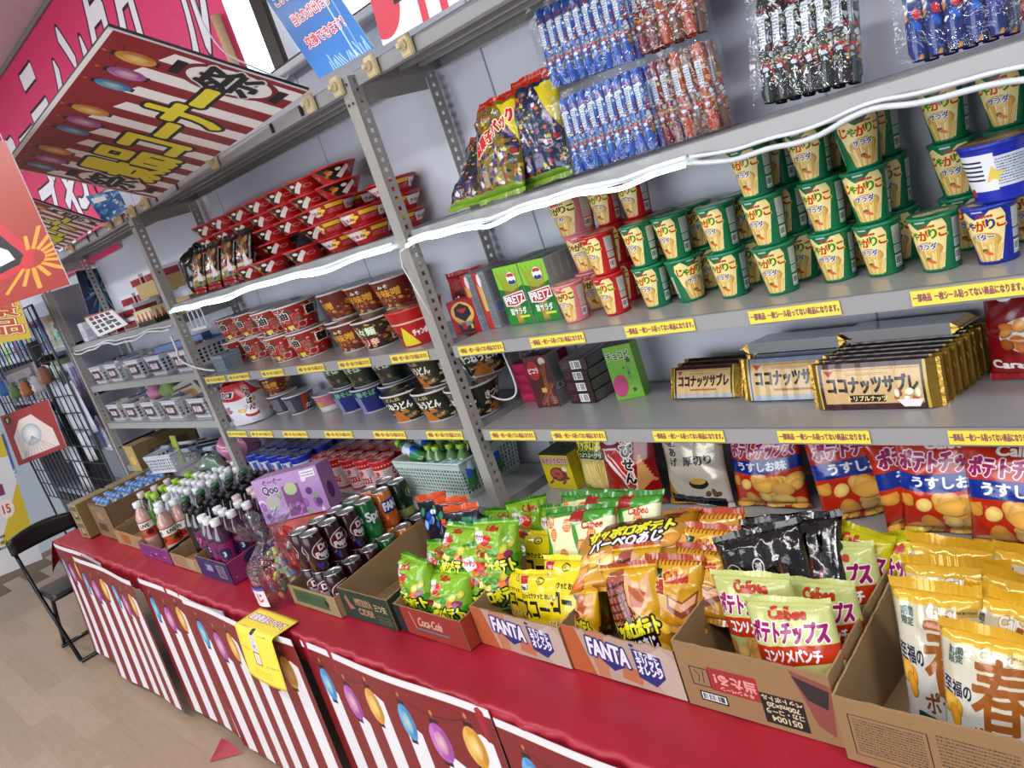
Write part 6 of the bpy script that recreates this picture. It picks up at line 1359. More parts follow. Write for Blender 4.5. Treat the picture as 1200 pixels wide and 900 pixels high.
carton(.206, .531, -.355, .0 - .02, ZT_, .11, 'orange soda carton holding yellow corn snack bags', M_FA, M_FAS, hb=.14, jag=.0015)
carton(.534, .853, -.350, -.02, ZT_, .122, 'orange soda carton with a torn edge holding barbecue chip bags', M_FA, M_FAS, hf=.118, hb=.16, jag=.004)
A = Art(520, 260, '#a0825e'); A.noise(.012); A.rect(40, 90, 70, 76, '#2a241e'); A.rect(44, 94, 62, 68, '#a0825e'); A.line([(56, 104), (74, 120), (66, 150)], 3, '#2a241e'); A.line([(90, 100), (84, 150)], 3, '#2a241e')
A.rect(110, 78, 170, 94, '#a8363a'); A.txt('当たる!', 200, 120, 46, '#e0a8a0', bold=2, rot=PI); A.txt('キャンペーン', 200, 156, 20, '#e0a8a0', rot=PI, bold=1)
A.rect(56, 186, 100, 40, '#1c1814'); A.bars(62, 192, 88, 28, 26); A.rect(280, 126, 140, 116, '#211c18'); A.txt('ペットボトル', 350, 142, 22, '#d8c8a8', rot=PI, bold=1); A.txt('700ml×20', 350, 168, 26, '#d8c8a8', rot=PI, bold=1); A.txt('コカ・コーラ', 350, 192, 24, '#d8c8a8', rot=PI, bold=1, fit=120); A.txt('051004', 350, 220, 32, '#d8c8a8', rot=PI, bold=1)
A.poly([(400, 10), (520, 40), (500, 230), (452, 200)], '#96584e'); A.poly([(405, 30), (510, 60), (496, 130), (440, 110)], '#3c3230')
carton(.860, 1.188, -.352, -.005, ZT_, .148, 'plain brown carton with upside down red print holding pale green chip bags', pmat('brown_carton_print', A, .75), None, hb=.20, jag=.0008)
A = Art(560, 300, '#a1845f'); A.noise(.012); A.rect(30, 70, 200, 190, '#2c2620'); A.rect(33, 73, 194, 184, '#a1845f'); A.scrib(42, 84, 176, 160, 13, '#3c3228', .8); A.scrib(250, 60, 180, 190, 12, '#3c3228', .7); A.poly([(450, 130), (560, 90), (560, 300), (470, 300)], '#2f4a30'); A.poly([(470, 160), (560, 130), (560, 170), (480, 200)], '#5a7a50')
carton(1.199, 1.56, -.372, -.01, ZT_, .128, 'brown carton with black printed panel holding gold and white chip bags', pmat('brown_carton_print_b', A, .75), None, hb=.20, jag=.0015)
A = Art(420, 130, '#a0906c'); A.rect(40, 14, 300, 90, '#4f6a48'); A.rect(60, 24, 140, 60, '#3f5a3c', .8); A.scrib(210, 30, 120, 60, 5, '#2c3c2a', .6); A.ell(330, 60, 18, 22, '#2c2c28')
carton(-.709, -.399, -.421, .03 - .02, ZT_, .10, 'green printed carton tray under the drink cans', pmat('green_carton_print', A, .65), None, hf=.072, hb=.10, jag=.0008)
A = Art(420, 130, '#22402e'); A.poly([(40, 40), (60, 20), (80, 60), (110, 80), (60, 90)], '#a8705a'); A.txt('MITSUYA', 200, 44, 44, '#b08a6c', bold=1.5, fit=140); A.txt('CIDER', 200, 86, 40, '#b08a6c', bold=1.5, fit=130); A.txt('三ツ矢', 340, 50, 34, '#c0b090', bold=1); A.scrib(290, 80, 110, 40, 3, '#a89878', .7)
carton(-.391, -.119, -.404, -.02, ZT_, .10, 'empty dark green cider carton between the cans and green bags', pmat('dark_green_carton_print', A, .6), pmat('dark_green_carton_side', Art(64, 64, '#1f3a2a'), .6), hb=.14, jag=.001)

# --- snack bags in the cartons
M_G = 'green vegetable snack bags'
A = Art(280, 300, '#8fbf2c'); A.vgrad(0, 300, '#9cc83a', '#6fa022'); A.rect(0, 0, 280, 14, '#3f8a2c'); A.poly([(0, 200), (280, 170), (280, 300), (0, 300)], '#5a9a24')
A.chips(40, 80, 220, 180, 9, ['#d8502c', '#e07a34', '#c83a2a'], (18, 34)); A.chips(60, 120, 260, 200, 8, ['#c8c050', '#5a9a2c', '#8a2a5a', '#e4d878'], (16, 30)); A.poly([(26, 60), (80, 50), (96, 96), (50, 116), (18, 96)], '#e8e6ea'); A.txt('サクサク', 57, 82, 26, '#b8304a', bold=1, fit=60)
A.txt('Calbee', 150, 42, 34, '#b8381c', bold=1.5); A.txt('サッポロポテト', 140, 226, 66, '#e8e838', [('#18240c', 7)], bold=4, fit=250, rot=.08); A.rect(20, 262, 240, 28, '#16382a'); A.txt('つぶつぶベジタブル', 140, 276, 24, '#e4ecd8', bold=.6, fit=210)
M_GRN = pmat('green_veg_bag_print', A, .2, coat=.6, bump=.25)
gbag = BagKind('vegetable_snack_bag', 'snack bag', .135, .15, .078, M_GRN, seed=21, wr=1.5)
# top edge ends in the photograph, depth, lean
for tl, tr, y, pt, yw, l in (((462, 652), (505, 655), -.335, .2, -.2, 'front corner of the red carton'), ((498, 668), (556, 672), -.345, .32, .0, 'front of the red carton, facing up'), ((499, 634), (543, 636), -.26, .3, .05, 'second row of the red carton towards the cans'), ((548, 632), (592, 640), -.27, .3, .5, 'second row of the red carton against the yellow bags'), ((522, 612), (562, 616), -.20, .5, .0, 'third row of the red carton'), ((560, 606), (600, 612), -.18, .4, .3, 'third row beside the yellow bags'), ((532, 600), (580, 603), -.12, .4, -.2, 'behind, near the orange topped packs'), ((570, 595), (612, 598), -.10, .3, .2, 'at the back in front of the mint basket'), ((606, 584), (628, 590), -.06, .1, .9, 'standing on edge in front of the post'), ((640, 590), (668, 600), -.05, .3, .7, 'leaning between the post and the checked bags'), ((585, 625), (615, 628), -.14, .2, .6, 'wedged behind the corn bags')):
    gbag.top(tl, tr, y, 'lime green vegetable snack bag, ' + l, M_G, pt, yw, zmin=.73, sc=rnd.uniform(.95, 1.1))
# checked cracker bags
A = Art(320, 200, '#4f9a34'); A.poly([(0, 40), (140, 30), (200, 200), (80, 200)], '#dfe0b8'); A.poly([(170, 60), (320, 40), (320, 200), (220, 180)], '#dfe0b8'); A.rect(0, 0, 320, 18, '#3f8a2c'); 
for x, y in ((60, 90), (130, 60), (110, 150), (240, 90), (290, 140), (200, 120), (40, 50)): A.ell(x, y, 20, 20, '#d8783a'); [A.line([(x - 14, y - 10 + k * 7), (x + 14, y - 10 + k * 7)], 2, '#f0c890') for k in range(4)]; [A.line([(x - 10 + k * 7, y - 14), (x - 10 + k * 7, y + 14)], 2, '#f0c890') for k in range(4)]
A.rect(140, 10, 60, 40, '#a82828'); A.ell(160, 170, 24, 18, '#b82a2a'); A.txt('Calbee', 240, 60, 30, '#b83020', bold=1)
wbag = BagKind('checked_cracker_bag', 'snack bag', .20, .16, .05, pmat('checked_bag_print', A, .22, coat=.5, bump=.3), seed=22, wr=1.4)
for tl, tr, y, pt, l in (((662, 580), (742, 576), -.05, .6, 'farthest of three behind the corn bags'), ((700, 584), (778, 578), -.06, .6, 'nearest the red shrimp bag'), ((648, 606), (722, 596), -.12, .6, 'right behind the corn bags')):
    wbag.top(tl, tr, y, 'green and cream bag with waffle snack pictures, ' + l, 'waffle snack bags', pt, 0, zmin=.76, sc=1.0)
# orange topped packs
A = Art(200, 260, '#10152c'); A.rect(0, 0, 200, 26, '#cf5a24'); A.chips(0, 50, 200, 140, 16, ['#2a4aa8', '#8fb0d8', '#4a6ac8', '#d8dce8', '#3a8a6a'], (12, 22)); A.chips(0, 140, 200, 250, 20, ['#161a34', '#3a2a5a', '#8a4a2a', '#a8a8c0'], (10, 18)); A.rect(120, 50, 50, 20, '#3a9a6a')
bag_o = BagKind('orange_topped_pack', 'snack bag', .13, .17, .03, pmat('orange_topped_print', A, .22, coat=.5, bump=.3), seed=23, wr=1.3)
for tl, tr, y, pt, l in (((486, 589), (528, 578), -.12, .2, 'rearmost, beside the basket'), ((504, 588), (552, 584), -.16, .25, 'second from the basket'), ((518, 600), (564, 592), -.20, .3, 'third from the basket'), ((520, 612), (560, 611), -.22, .35, 'lowest in front')):
    bag_o.top(tl, tr, y, 'dark blue pack with an orange top, ' + l, 'orange topped packs', pt, 0, zmin=.73, sc=1.0)
# corn bags
def corn_art():
    A = Art(300, 330, '#e0cc1c'); A.vgrad(0, 330, '#e6d62c', '#d8c014'); A.rect(28, 24, 58, 66, '#c0283a'); A.rect(28, 58, 58, 32, '#ece8e0'); A.txt('No.1', 57, 74, 30, '#1c1a18', bold=1.5, fit=48); A.ell(170, 44, 26, 16, '#3a3410'); A.ell(170, 44, 22, 12, '#e0cc1c'); A.txt('湖', 170, 44, 18, '#3a3410', bold=.5)
    A.txt('カリッとサクッと おいしい', 150, 112, 26, '#241e10', bold=1.2, fit=250); A.txt('スコーン', 150, 172, 100, '#1c180e', bold=4.5, fit=262)
    A.txt('とろけるチーズのあじ', 150, 250, 24, '#b05a1c', [('#f0e8c8', 2)], bold=1, fit=230); A.chips(10, 260, 290, 330, 12, ['#d8902c', '#e8b84a', '#c87a24'], (14, 26)); return A
corn = BagKind('corn_snack_bag', 'snack bag', .195, .215, .06, pmat('corn_bag_print', corn_art(), .2, coat=.55, bump=.2), seed=24, pinch=.03)
for tl, tr, y, pt, yw, l in (((590, 674), (640, 672), -.27, .3, -.25, 'front of its carton, next to the green bags'), ((611, 673), (662, 672), -.31, .3, .0, 'front and centre of its carton'), ((603, 626), (664, 626), -.15, .35, -.05, 'standing tallest at the back'), ((655, 633), (706, 634), -.15, .5, .1, 'at the back beside the barbecue bag'), ((642, 652), (694, 655), -.22, .5, .05, 'in the middle under the others')):
    corn.top(tl, tr, y, 'bright yellow corn snack bag, ' + l, 'yellow corn snack bags', pt, yw, zmin=.722, sc=1.0)
# barbecue bags
A = Art(280, 320, '#c89a1c'); A.vgrad(0, 320, '#d8b024', '#b88418'); A.poly([(10, 60), (60, 24), (120, 18), (165, 60), (170, 130), (120, 170), (40, 172), (8, 120)], '#a8604c'); [A.line([(14 + k * 26, 50), (50 + k * 26, 165)], 7, '#4a1812') for k in range(5)]; [A.line([(12, 70 + k * 24), (164, 46 + k * 24)], 7, '#561e16') for k in range(5)]; A.busy(20, 30, 160, 165, 30, ['#c88a70', '#d8a890', '#7a3424'], (3, 6))
A.poly([(130, 20), (200, 60), (250, 30), (250, 110), (180, 150), (130, 110)], '#d8b088'); A.poly([(150, 60), (230, 90), (200, 130), (150, 120)], '#b8683a'); A.chips(190, 160, 280, 300, 8, ['#e0b84c', '#d8a43c'], (22, 34))
A.txt('サッポロポテト', 130, 192, 62, '#e8e23c', [('#181408', 6)], bold=3.5, fit=240, rot=.04); A.poly([(20, 220), (230, 205), (230, 260), (24, 270)], '#1c1410'); A.txt('バーベQあじ', 126, 240, 46, '#eeeaf2', bold=2, fit=190, rot=.05); A.rect(0, 0, 280, 12, '#b04a1c')
bq = BagKind('barbecue_snack_bag', 'snack bag', .165, .20, .06, pmat('barbecue_bag_print', A, .18, coat=.6, bump=.25), seed=25, wr=1.4)
for tl, tr, y, pt, yw, l in (((706, 668), (764, 664), -.30, .2, .1, 'front of the torn carton, upright'), ((668, 680), (704, 684), -.30, .25, -.35, 'front of the torn carton by the corn bags'), ((765, 676), (808, 682), -.25, .3, .6, 'turned away behind the upright one'), ((790, 650), (832, 672), -.20, .3, .7, 'turned away by the brown carton'), ((722, 640), (770, 640), -.2, .5, .2, 'in the middle row')):
    bq.top(tl, tr, y, 'golden barbecue potato snack bag, ' + l, 'golden barbecue snack bags', pt, yw, zmin=.722, sc=1.0)
A = Art(320, 260, '#c08c1c'); A.vgrad(0, 260, '#a8761c', '#d8a83c'); A.chips(10, 120, 310, 250, 22, CHIPC + ['#d07a2c'], (20, 36)); A.poly([(30, 20), (290, 10), (280, 50), (40, 60)], '#6a3a1c'); A.txt('サッポロポテト', 160, 78, 50, '#e6e03c', [('#181408', 5)], bold=3, fit=230, skew=.2); A.txt('バーベQあじ', 150, 116, 44, '#f0ecf4', [('#181410', 5)], bold=2.5, fit=200, skew=.2)
bql = BagKind('barbecue_snack_bag', 'snack bag', .25, .19, .06, pmat('barbecue_lying_print', A, .2, coat=.6, bump=.25), seed=26, variants=1)
bql.top((702, 628), (808, 604), -.10, 'large golden barbecue bag lying face up over the others', 'golden barbecue snack bags', 1.1, .12, sc=.95)
# yellow fried snack bags
A = Art(300, 220, '#cf9c24'); A.vgrad(0, 220, '#d8b034', '#c08a1c'); A.rect(0, 0, 300, 16, '#b04a1c'); [A.rect(8 + k * 20, 16, 8, 14, '#b04a1c') for k in range(15)]; A.rect(30, 40, 70, 30, '#1f4a30'); A.txt('厚揚', 65, 90, 44, '#b03a1c', [('#f0e0a0', 3)], bold=2); A.txt('Calbee', 170, 60, 44, '#b8381c', bold=2)
A.poly([(120, 110), (200, 130), (280, 100), (270, 150), (190, 180), (120, 150)], '#8a4a2c'); A.poly([(130, 116), (200, 136), (270, 110), (262, 136), (190, 160), (130, 140)], '#d8a880')
yk = BagKind('yellow_snack_bag', 'snack bag', .18, .16, .05, pmat('fried_snack_print', A, .2, coat=.6, bump=.25), seed=27, wr=1.4)
for tl, tr, y, pt, yw, l in (((800, 612), (868, 622), -.10, .5, .1, 'in front of the black bags'), ((796, 632), (860, 650), -.15, .6, .25, 'overlapping below the first'), ((800, 596), (872, 600), -.05, .4, .1, 'farthest back, beside the orange chip bag'), ((770, 648), (816, 662), -.20, .5, .4, 'down beside the barbecue bags')):
    yk.top(tl, tr, y, 'yellow bag with fried snack picture, ' + l, 'yellow fried snack bags', pt, yw, zmin=.74, sc=1.0)
# black bags
A = Art(320, 220, '#0d0d10'); A.chips(0, 0, 320, 60, 24, ['#1c1c24', '#2a2a34'], (4, 9)); [A.poly([(30 + k * 24, 200), (44 + k * 24, 120 - (k % 3) * 22), (56 + k * 24, 200)], ['#c8502c', '#e0903c', '#8a2c1c'][k % 3]) for k in range(10)]; A.ell(160, 90, 22, 22, '#d8d8dc'); A.ell(160, 90, 18, 18, '#0d0d10'); A.txt('湖', 160, 90, 24, '#d8d8dc', bold=1); A.ell(60, 110, 40, 34, '#c8c0b0'); A.ell(60, 110, 37, 31, '#0d0d10'); A.txt('豪華', 60, 110, 40, '#d8c890', bold=1.5)
M_BLK = pmat('black_bag_print', A, .12, coat=.9, bump=.35)
bb = BagKind('black_snack_bag', 'snack bag', .26, .19, .06, M_BLK, seed=28, wr=1.5)
for tl, tr, y, pt, l in (((846, 640), (932, 620), -.14, .5, 'nearest, above the pale green bags'), ((872, 612), (982, 606), -.07, .6, 'middle of three'), ((876, 608), (980, 604), -.03, .6, 'rearmost, against the shelf')):
    bb.top(tl, tr, y, 'glossy black snack bag with flame print, ' + l, 'glossy black snack bags', pt, .1, zmin=.80, sc=1.0)
# pale green consomme bags
A = chips_bag_art('#c9cf8c', '', 'ポテトチップス', '#c2401c', 'コンソメパンチ', tc='#a0186a', logo='#c23a1c'); A.vgrad(0, 26, '#d4d89c', '#c9cf8c'); A.poly([(230, 300), (300, 250), (300, 390), (240, 390)], '#8a2a14', .9); A.ell(262, 330, 30, 40, '#c9cf8c')
cons = BagKind('chip_bag', 'chip bag', .195, .25, .065, pmat('pale_green_chip_print', A, .2, coat=.5, bump=.15), seed=29, pinch=.03)
for tl, tr, y, pt, l in (((872, 706), (972, 708), -.302, .12, 'front of the brown carton'), ((834, 672), (926, 676), -.26, .12, 'front row at the flap side, lettered in full'), ((918, 678), (1002, 684), -.225, .12, 'in the middle of the carton'), ((922, 644), (1022, 640), -.12, .14, 'tallest at the back')):
    cons.top(tl, tr, y, 'pale green potato chip bag, ' + l, 'pale green chip bags', pt, .0, zmin=.722, sc=1.0)
A = chips_bag_art('#ccc41c', '', 'ポテトチップス', '#1c4a2c', 'のりしお', tc='#a0186a', logo='#c23a1c')
ys = BagKind('chip_bag', 'chip bag', .20, .24, .07, pmat('yellow_green_chip_print', A, .2, coat=.5, bump=.15), seed=30)
ys.top((980, 616), (1035, 632), -.08, 'yellow green potato chip bag, half hidden behind the tall pale green bag', 'yellow green chip bags', .1, -.1, zmin=.722, sc=1.0)
ys.top((1018, 634), (1062, 628), -.06, 'yellow green potato chip bag, beside the gold topped bags', 'yellow green chip bags', .1, .0, zmin=.722, sc=.9)
# gold and white spring bags
A = Art(320, 440, '#d4cdb4'); A.vgrad(0, 60, '#d8ac2c', '#dcb84c'); A.vgrad(60, 440, '#d6cfb6', '#d9dce4'); A.chips(0, 220, 60, 320, 3, ['#d8a23c', '#e0b45a'], (30, 44)); A.chips(250, 320, 320, 420, 5, ['#c8b09a', '#e0cdb4'], (22, 34))
A.txt('Calbee', 190, 74, 40, '#f0ece8', [('#b0a070', 2)], bold=1.5); A.txt('春', 205, 190, 230, '#a86a30', bold=3.5, sx=.85); A.txt('至福の', 62, 196, 52, '#2a3450', bold=1, fit=100); A.txt('ポテト', 180, 322, 72, '#8a5a34', bold=1.5, fit=170)
A.ell(62, 92, 30, 30, '#b8c0b0', .5); A.txt('期間', 62, 82, 24, '#5a6a64', bold=.6); A.txt('限定', 62, 106, 24, '#5a6a64', bold=.6); A.rect(236, 60, 70, 22, '#c8b068'); A.scrib(240, 64, 62, 14, 1, '#4a4020')
A.poly([(60, 352), (200, 384), (320, 372), (320, 440), (40, 440)], '#175a6c'); A.txt('バターとトリュフ', 190, 410, 36, '#e8ecee', bold=1, fit=220)
M_SPR = pmat('spring_bag_print', A, .15, coat=.6, bump=.2, metal=.12)
spr = BagKind('gold_white_chip_bag', 'chip bag', .195, .275, .06, M_SPR, seed=31, seal=.02, pinch=.03, wr=1.3)
for tl, tr, y, pt, l in (((1106, 726), (1215, 752), -.325, .16, 'nearest the lens, leaning out of the carton'), ((1042, 675), (1150, 690), -.285, .18, 'front row beside the pale green bags'), ((1143, 690), (1240, 722), -.27, .16, 'second row towards the open end'), ((1055, 652), (1184, 660), -.17, .2, 'third row, only its gold top showing'), ((1062, 625), (1166, 640), -.10, .2, 'rear row, its gold top against the orange bags'), ((1160, 670), (1260, 700), -.18, .2, 'third row at the frame edge'), ((1172, 640), (1270, 665), -.10, .2, 'rear row at the frame edge')):
    spr.top(tl, tr, y, 'gold topped white chip bag, ' + l, 'gold topped chip bags', pt, .0, zmin=.722, sc=1.0)

# --- cans
def can_art(bg, fn): A = Art(400, 260, bg); fn(A); return A
def f_dp(A):
    A.vgrad(0, 260, '#3a0e18', '#4a1220')
    for cx in (100, 300): A.ell(cx, 120, 86, 66, '#c8ccd8'); A.ell(cx, 120, 80, 58, '#6a1420'); A.txt('Dr', cx - 8, 96, 56, '#e8e6ec', bold=3); A.txt('Pepper', cx, 140, 54, '#e8e6ec', bold=3, fit=130); A.poly([(cx - 90, 180), (cx - 40, 200), (cx - 60, 250)], '#2a3a8a')
def f_sp(A): A.vgrad(0, 260, '#1c6a3c', '#2a8a4c'); [A.txt('Sprite', cx, 100, 90, '#e8ecf0', [('#0c4a2c', 4)], bold=4, fit=170) for cx in (100, 300)]
def f_fa(A): A.vgrad(0, 260, '#c87a34', '#c86a24'); [(A.poly([(cx - 84, 60), (cx + 84, 50), (cx + 84, 140), (cx - 80, 150)], '#27349a'), A.txt('FANTA', cx, 100, 80, '#ecebf4', bold=4, fit=150)) for cx in (100, 300)]; A.chips(0, 170, 400, 250, 10, ['#d88a3c', '#b85a1c'], (16, 30))
def f_gr(A): A.vgrad(0, 260, '#16301f', '#1c3a24'); [(A.ell(cx, 90, 40, 40, '#8a9a54'), A.ell(cx, 90, 34, 34, '#16301f'), A.txt('茶', cx, 90, 44, '#b8c47c', bold=2)) for cx in (100, 300)]; A.rect(0, 190, 400, 70, '#9a9a64')
cans = {k: can_kind('drink_can', pmat('can_%s_print' % k, can_art('#333333', f), .22, coat=.5, metal=.3)) for k, f in (('dark red', f_dp), ('green', f_sp), ('orange', f_fa), ('dark green', f_gr))}
R_ = .071
order = ['dark red', 'dark red', 'dark red', 'green', 'orange', 'dark green']
for ci, x in enumerate((-.436, -.508, -.580)):
    for r_ in range(6):
        k = order[r_]; yy = -.375 + r_ * R_
        cans[k].put(X((x, yy, ZT_ + .007), rnd.uniform(-.5, .3)), '%s drink can, lower layer of the tray, %s column, %s from table edge' % (k, ('outer', 'middle', 'inner')[ci], ORD[r_]), 'lower layer of drink cans')
        if ci > 0: cans[k].put(X((x + .012, yy + .002, ZT_ + .007 + .1285), .55 + rnd.uniform(-.15, .15)), '%s drink can in the upper layer, %s column, %s from the table edge' % (k, ('outer', 'outer', 'inner')[ci], ORD[r_]), 'upper layer of drink cans')
# candy bag in cellophane
root = bpy.data.objects.new('cellophane_candy_bag', None); COL.objects.link(root); root.matrix_basis = X((-.80, -.385, ZT_)); tag(root, 'knotted cellophane bag of wrapped sweets beside the drink cans', 'candy bag')
r = np.random.default_rng(5); b = MB()
def cel(u, v):
    th = u * 2 * PI; prof = [(.0, .09), (.25, .12), (.5, .11), (.68, .05), (.76, .018), (.86, .07), (1, .11)]
    for (a_, ra), (c_, rc) in zip(prof[:-1], prof[1:]):
        if v <= c_ + 1e-6: R = ra + (rc - ra) * (v - a_) / (c_ - a_); break
    k = 1 + (.10 + .25 * (v > .7)) * math.sin(7 * th + 5 * v) + .07 * math.sin(15 * th + 9 * v)
    return (R * k * math.cos(th) + .03 * max(0, v - .7), R * k * math.sin(th) * .8, .29 * v + .01 * math.sin(5 * th))
b.grid(cel, 64, 26); link('cellophane_bag', b.mesh('cellophane_bag', film('clear_cellophane', .6, bump=1, bscale=40), True), root)
for i, c in enumerate(['#e07a6a', '#7a5a4a', '#9ac46a', '#d8d0c8', '#c84a5a', '#d8c04a', '#5a7ac0', '#8a4a34', '#e8b0b8', '#7aa88a'] * 5):
    b = MB(); b.lathe([(0, -.02), (.006, -.019), (.012, -.008), (.012, .008), (.006, .019), (0, .02)], 8)
    a_ = r.uniform(0, 2 * PI); rr = r.uniform(0, .075)
    link('wrapped_sweet', b.mesh('wrapped_sweet', mat('sweet_%d' % (i % 10), c, .3, coat=.4), True), root, X((rr * math.cos(a_), rr * math.sin(a_) * .7, .022 + .0037 * i * .9 % .15), r.uniform(0, 3), r.uniform(0, 3), 0, .72))
A = Art(128, 96, '#e8dce4'); A.txt('くじ', 64, 50, 50, '#c8344a', bold=2); A.rect(0, 0, 128, 14, '#3a6ac8')
b = MB(); b.grid(lambda u, v: ((u - .5) * .10, -.10 - .012 * math.sin(u * 3), .02 + v * .07), 6, 3); link('paper_slip', b.mesh('paper_slip', pmat('sweet_slip_print', A, .3), True), root)
# purple drink box on sweets boxes
A = Art(420, 220, '#b088bc'); A.rect(0, 0, 420, 220, '#ae86bb'); A.chips(10, 20, 410, 210, 10, ['#8a5aa0', '#c8b0d0', '#7a9a5a'], (12, 24)); A.ell(90, 130, 48, 40, '#a8b89a', .7); A.rect(170, 60, 110, 150, '#7a2a7c'); A.ell(225, 80, 40, 30, '#a8b88a'); A.chips(180, 120, 270, 200, 6, ['#9a5aa8', '#5a2a6a'], (14, 22)); A.txt('Qoo', 100, 60, 54, '#2a1a3a', [('#d8c8e0', 3)], bold=2); A.txt('ぐーぐー', 130, 26, 34, '#2a1a3a', bold=1); A.rect(310, 10, 90, 36, '#dcd4e0'); A.scrib(316, 16, 78, 26, 2, '#2a2a34')
for x, y in ((330, 110), (370, 170), (40, 190)): A.ell(x, y, 20, 18, '#5a2a7a')
M_PU = pmat('purple_box_print', A, .3, coat=.3)
p0_, p1_ = aty(322, 600, -.20), aty(388, 577, -.20)
h0 = aty(306, 561, -.20)[2]
pbw = p1_[0] - p0_[0]
pb = snack_box('purple_drink_box', 'drink box', .29, .09, .17, M_PU, pmat('purple_box_side', Art(64, 64, '#a884b8').ell(30, 40, 14, 12, '#6a2a7a'), .3), mat('purple_top', '#a07cb0', .35))
pb.put(X((-.93, -.17, .905), .5, .10, -.03), 'purple drink box with green and violet pictures propped above the sweets')
A = Art(300, 60, '#c04a44'); A.chips(0, 0, 300, 60, 20, ['#e0b0a0', '#d8806a', '#8a2a2c', '#e8dcc8'], (6, 14))
M_SW = pmat('sweet_box_print', A, .3, coat=.3)
sw = snack_box('sweet_box', 'box', .36, .14, .062, M_SW, M_SW, mat('red_sweet_top', '#c8604c', .35, noise=.5, nscale=40))
for t in range(3): sw.put(X((-.93, -.19, ZT_ + .001 + t * .0625), -.08), 'long red patterned sweets box under the purple drink box, %s' % ('lowest', 'middle', 'uppermost')[t], 'red sweets boxes')

# --- drinks towards the doorway
A = Art(300, 200, '#262f6a'); A.rect(0, 0, 300, 200, '#28306c'); A.chips(20, 20, 280, 190, 22, ['#8a90b8', '#d8d8e4'], (1, 3)); A.txt('酒', 110, 90, 70, '#b8bcd8', bold=1); A.rect(190, 40, 70, 120, '#b0a890'); A.rect(196, 46, 58, 108, '#4a4a6a'); A.scrib(200, 60, 50, 80, 10, '#c8c4b8')
A3 = Art(200, 200, '#8a3a6a'); A3.ell(110, 90, 76, 76, '#20295e'); A3.txt('3', 104, 90, 90, '#cfd3e4', bold=3); A3.line([(30, 150), (190, 30)], 2, '#c8a0c0'); A3.chips(0, 150, 200, 200, 8, ['#c8a0c0'], (2, 3))
carton(-1.486, -1.18, -.429, -.02, ZT_, .09, 'blue and purple starry carton with a big figure on its side', pmat('starry_carton_front', A, .4), pmat('starry_carton_side', A3, .4), hf=.088, hb=.12)
A = Art(220, 160, '#a88f6c'); A.scrib(20, 20, 180, 120, 5, '#8a3a5a', .7); A.rect(130, 10, 50, 120, '#c0b090'); A.scrib(134, 14, 42, 110, 8, '#3a3028', .8)
carton(-1.81, -1.495, -.425, -.02, ZT_, .085, 'beige carton with red print between magenta and starry cartons', pmat('beige_carton_print', A, .6), pmat('beige_carton_side', Art(64, 64, '#2a2428').rect(0, 0, 64, 20, '#8a3a7a'), .5), hf=.06, hb=.12, jag=.002)
A = Art(240, 160, '#8c3a84'); A.scrib(30, 30, 180, 100, 5, '#4a1a5a', .8); A.chips(20, 80, 220, 150, 9, ['#b85aa8', '#5a2a6a'], (10, 20))
carton(-2.20, -1.82, -.428, -.02, ZT_, .085, 'magenta carton with a cut out front below the red labelled bottles', pmat('magenta_carton_print', A, .45), pmat('magenta_carton_side', Art(64, 64, '#1c191c').rect(0, 40, 64, 24, '#8a3a84'), .5), hf=.07, hb=.12, jag=.003)
A = Art(300, 180, '#a8906a'); A.poly([(60, 20), (160, 30), (150, 150), (70, 160)], '#b0703c'); A.scrib(80, 40, 60, 100, 4, '#7a3a1c', .7); A.scrib(190, 30, 90, 120, 5, '#7a6648', .6)
carton(-2.655, -2.215, -.40, -.02, ZT_, .085, 'beige carton with orange print beside the water box', pmat('orange_beige_carton_print', A, .7), None, hf=.075, hb=.12, jag=.003)
# water box
A = Art(260, 260, '#8f7658'); A.noise(.012); A.rect(40, 150, 120, 60, '#5a4a3a'); A.poly([(90, 60), (150, 60), (170, 120), (80, 120)], '#a99a84', .6); A.rect(0, 0, 260, 8, '#4a3a2c')
A2_ = Art(560, 260, '#7c6348'); A2_.noise(.012); A2_.txt('evian', 300, 150, 110, '#b8ac9c', bold=2); A2_.poly([(250, 86), (280, 60), (296, 76), (326, 44), (356, 80), (380, 66), (400, 88)], '#b8ac9c'); A2_.poly([(60, 230), (90, 150), (120, 150), (150, 230)], '#a8987e', .8); A2_.poly([(72, 222), (94, 162), (116, 162), (138, 222)], '#7c6348'); A2_.scrib(200, 20, 220, 20, 1, '#4a3a2c', .6)
wbx = carton(-3.0, -2.69, -.385, .0 - .02, ZT_, .195, 'tall brown mineral water box with rows of blue bottle caps', pmat('water_box_end', A, .7), pmat('water_box_side', A2_, .7))
M_WATER = mat('clear_water_bottle', '#c8d8e0', .08, coat=.5, trans=.3); M_BCAP = mat('pale_blue_cap', '#6f9ad8', .35)
wat = bottle_kind('water_bottle', M_WATER, mat('water_label', '#c8b8c4', .4), M_BCAP, .027, .205, (.3, .6))
for i in range(6):
    for j in range(4): wat.put(X((-2.95 + j * .070, -.345 + i * .060, ZT_ + .007)), 'blue capped water bottle in the brown box, %s row back, %s across' % (ORD[i], ORD[j]), 'water bottles in the brown box')
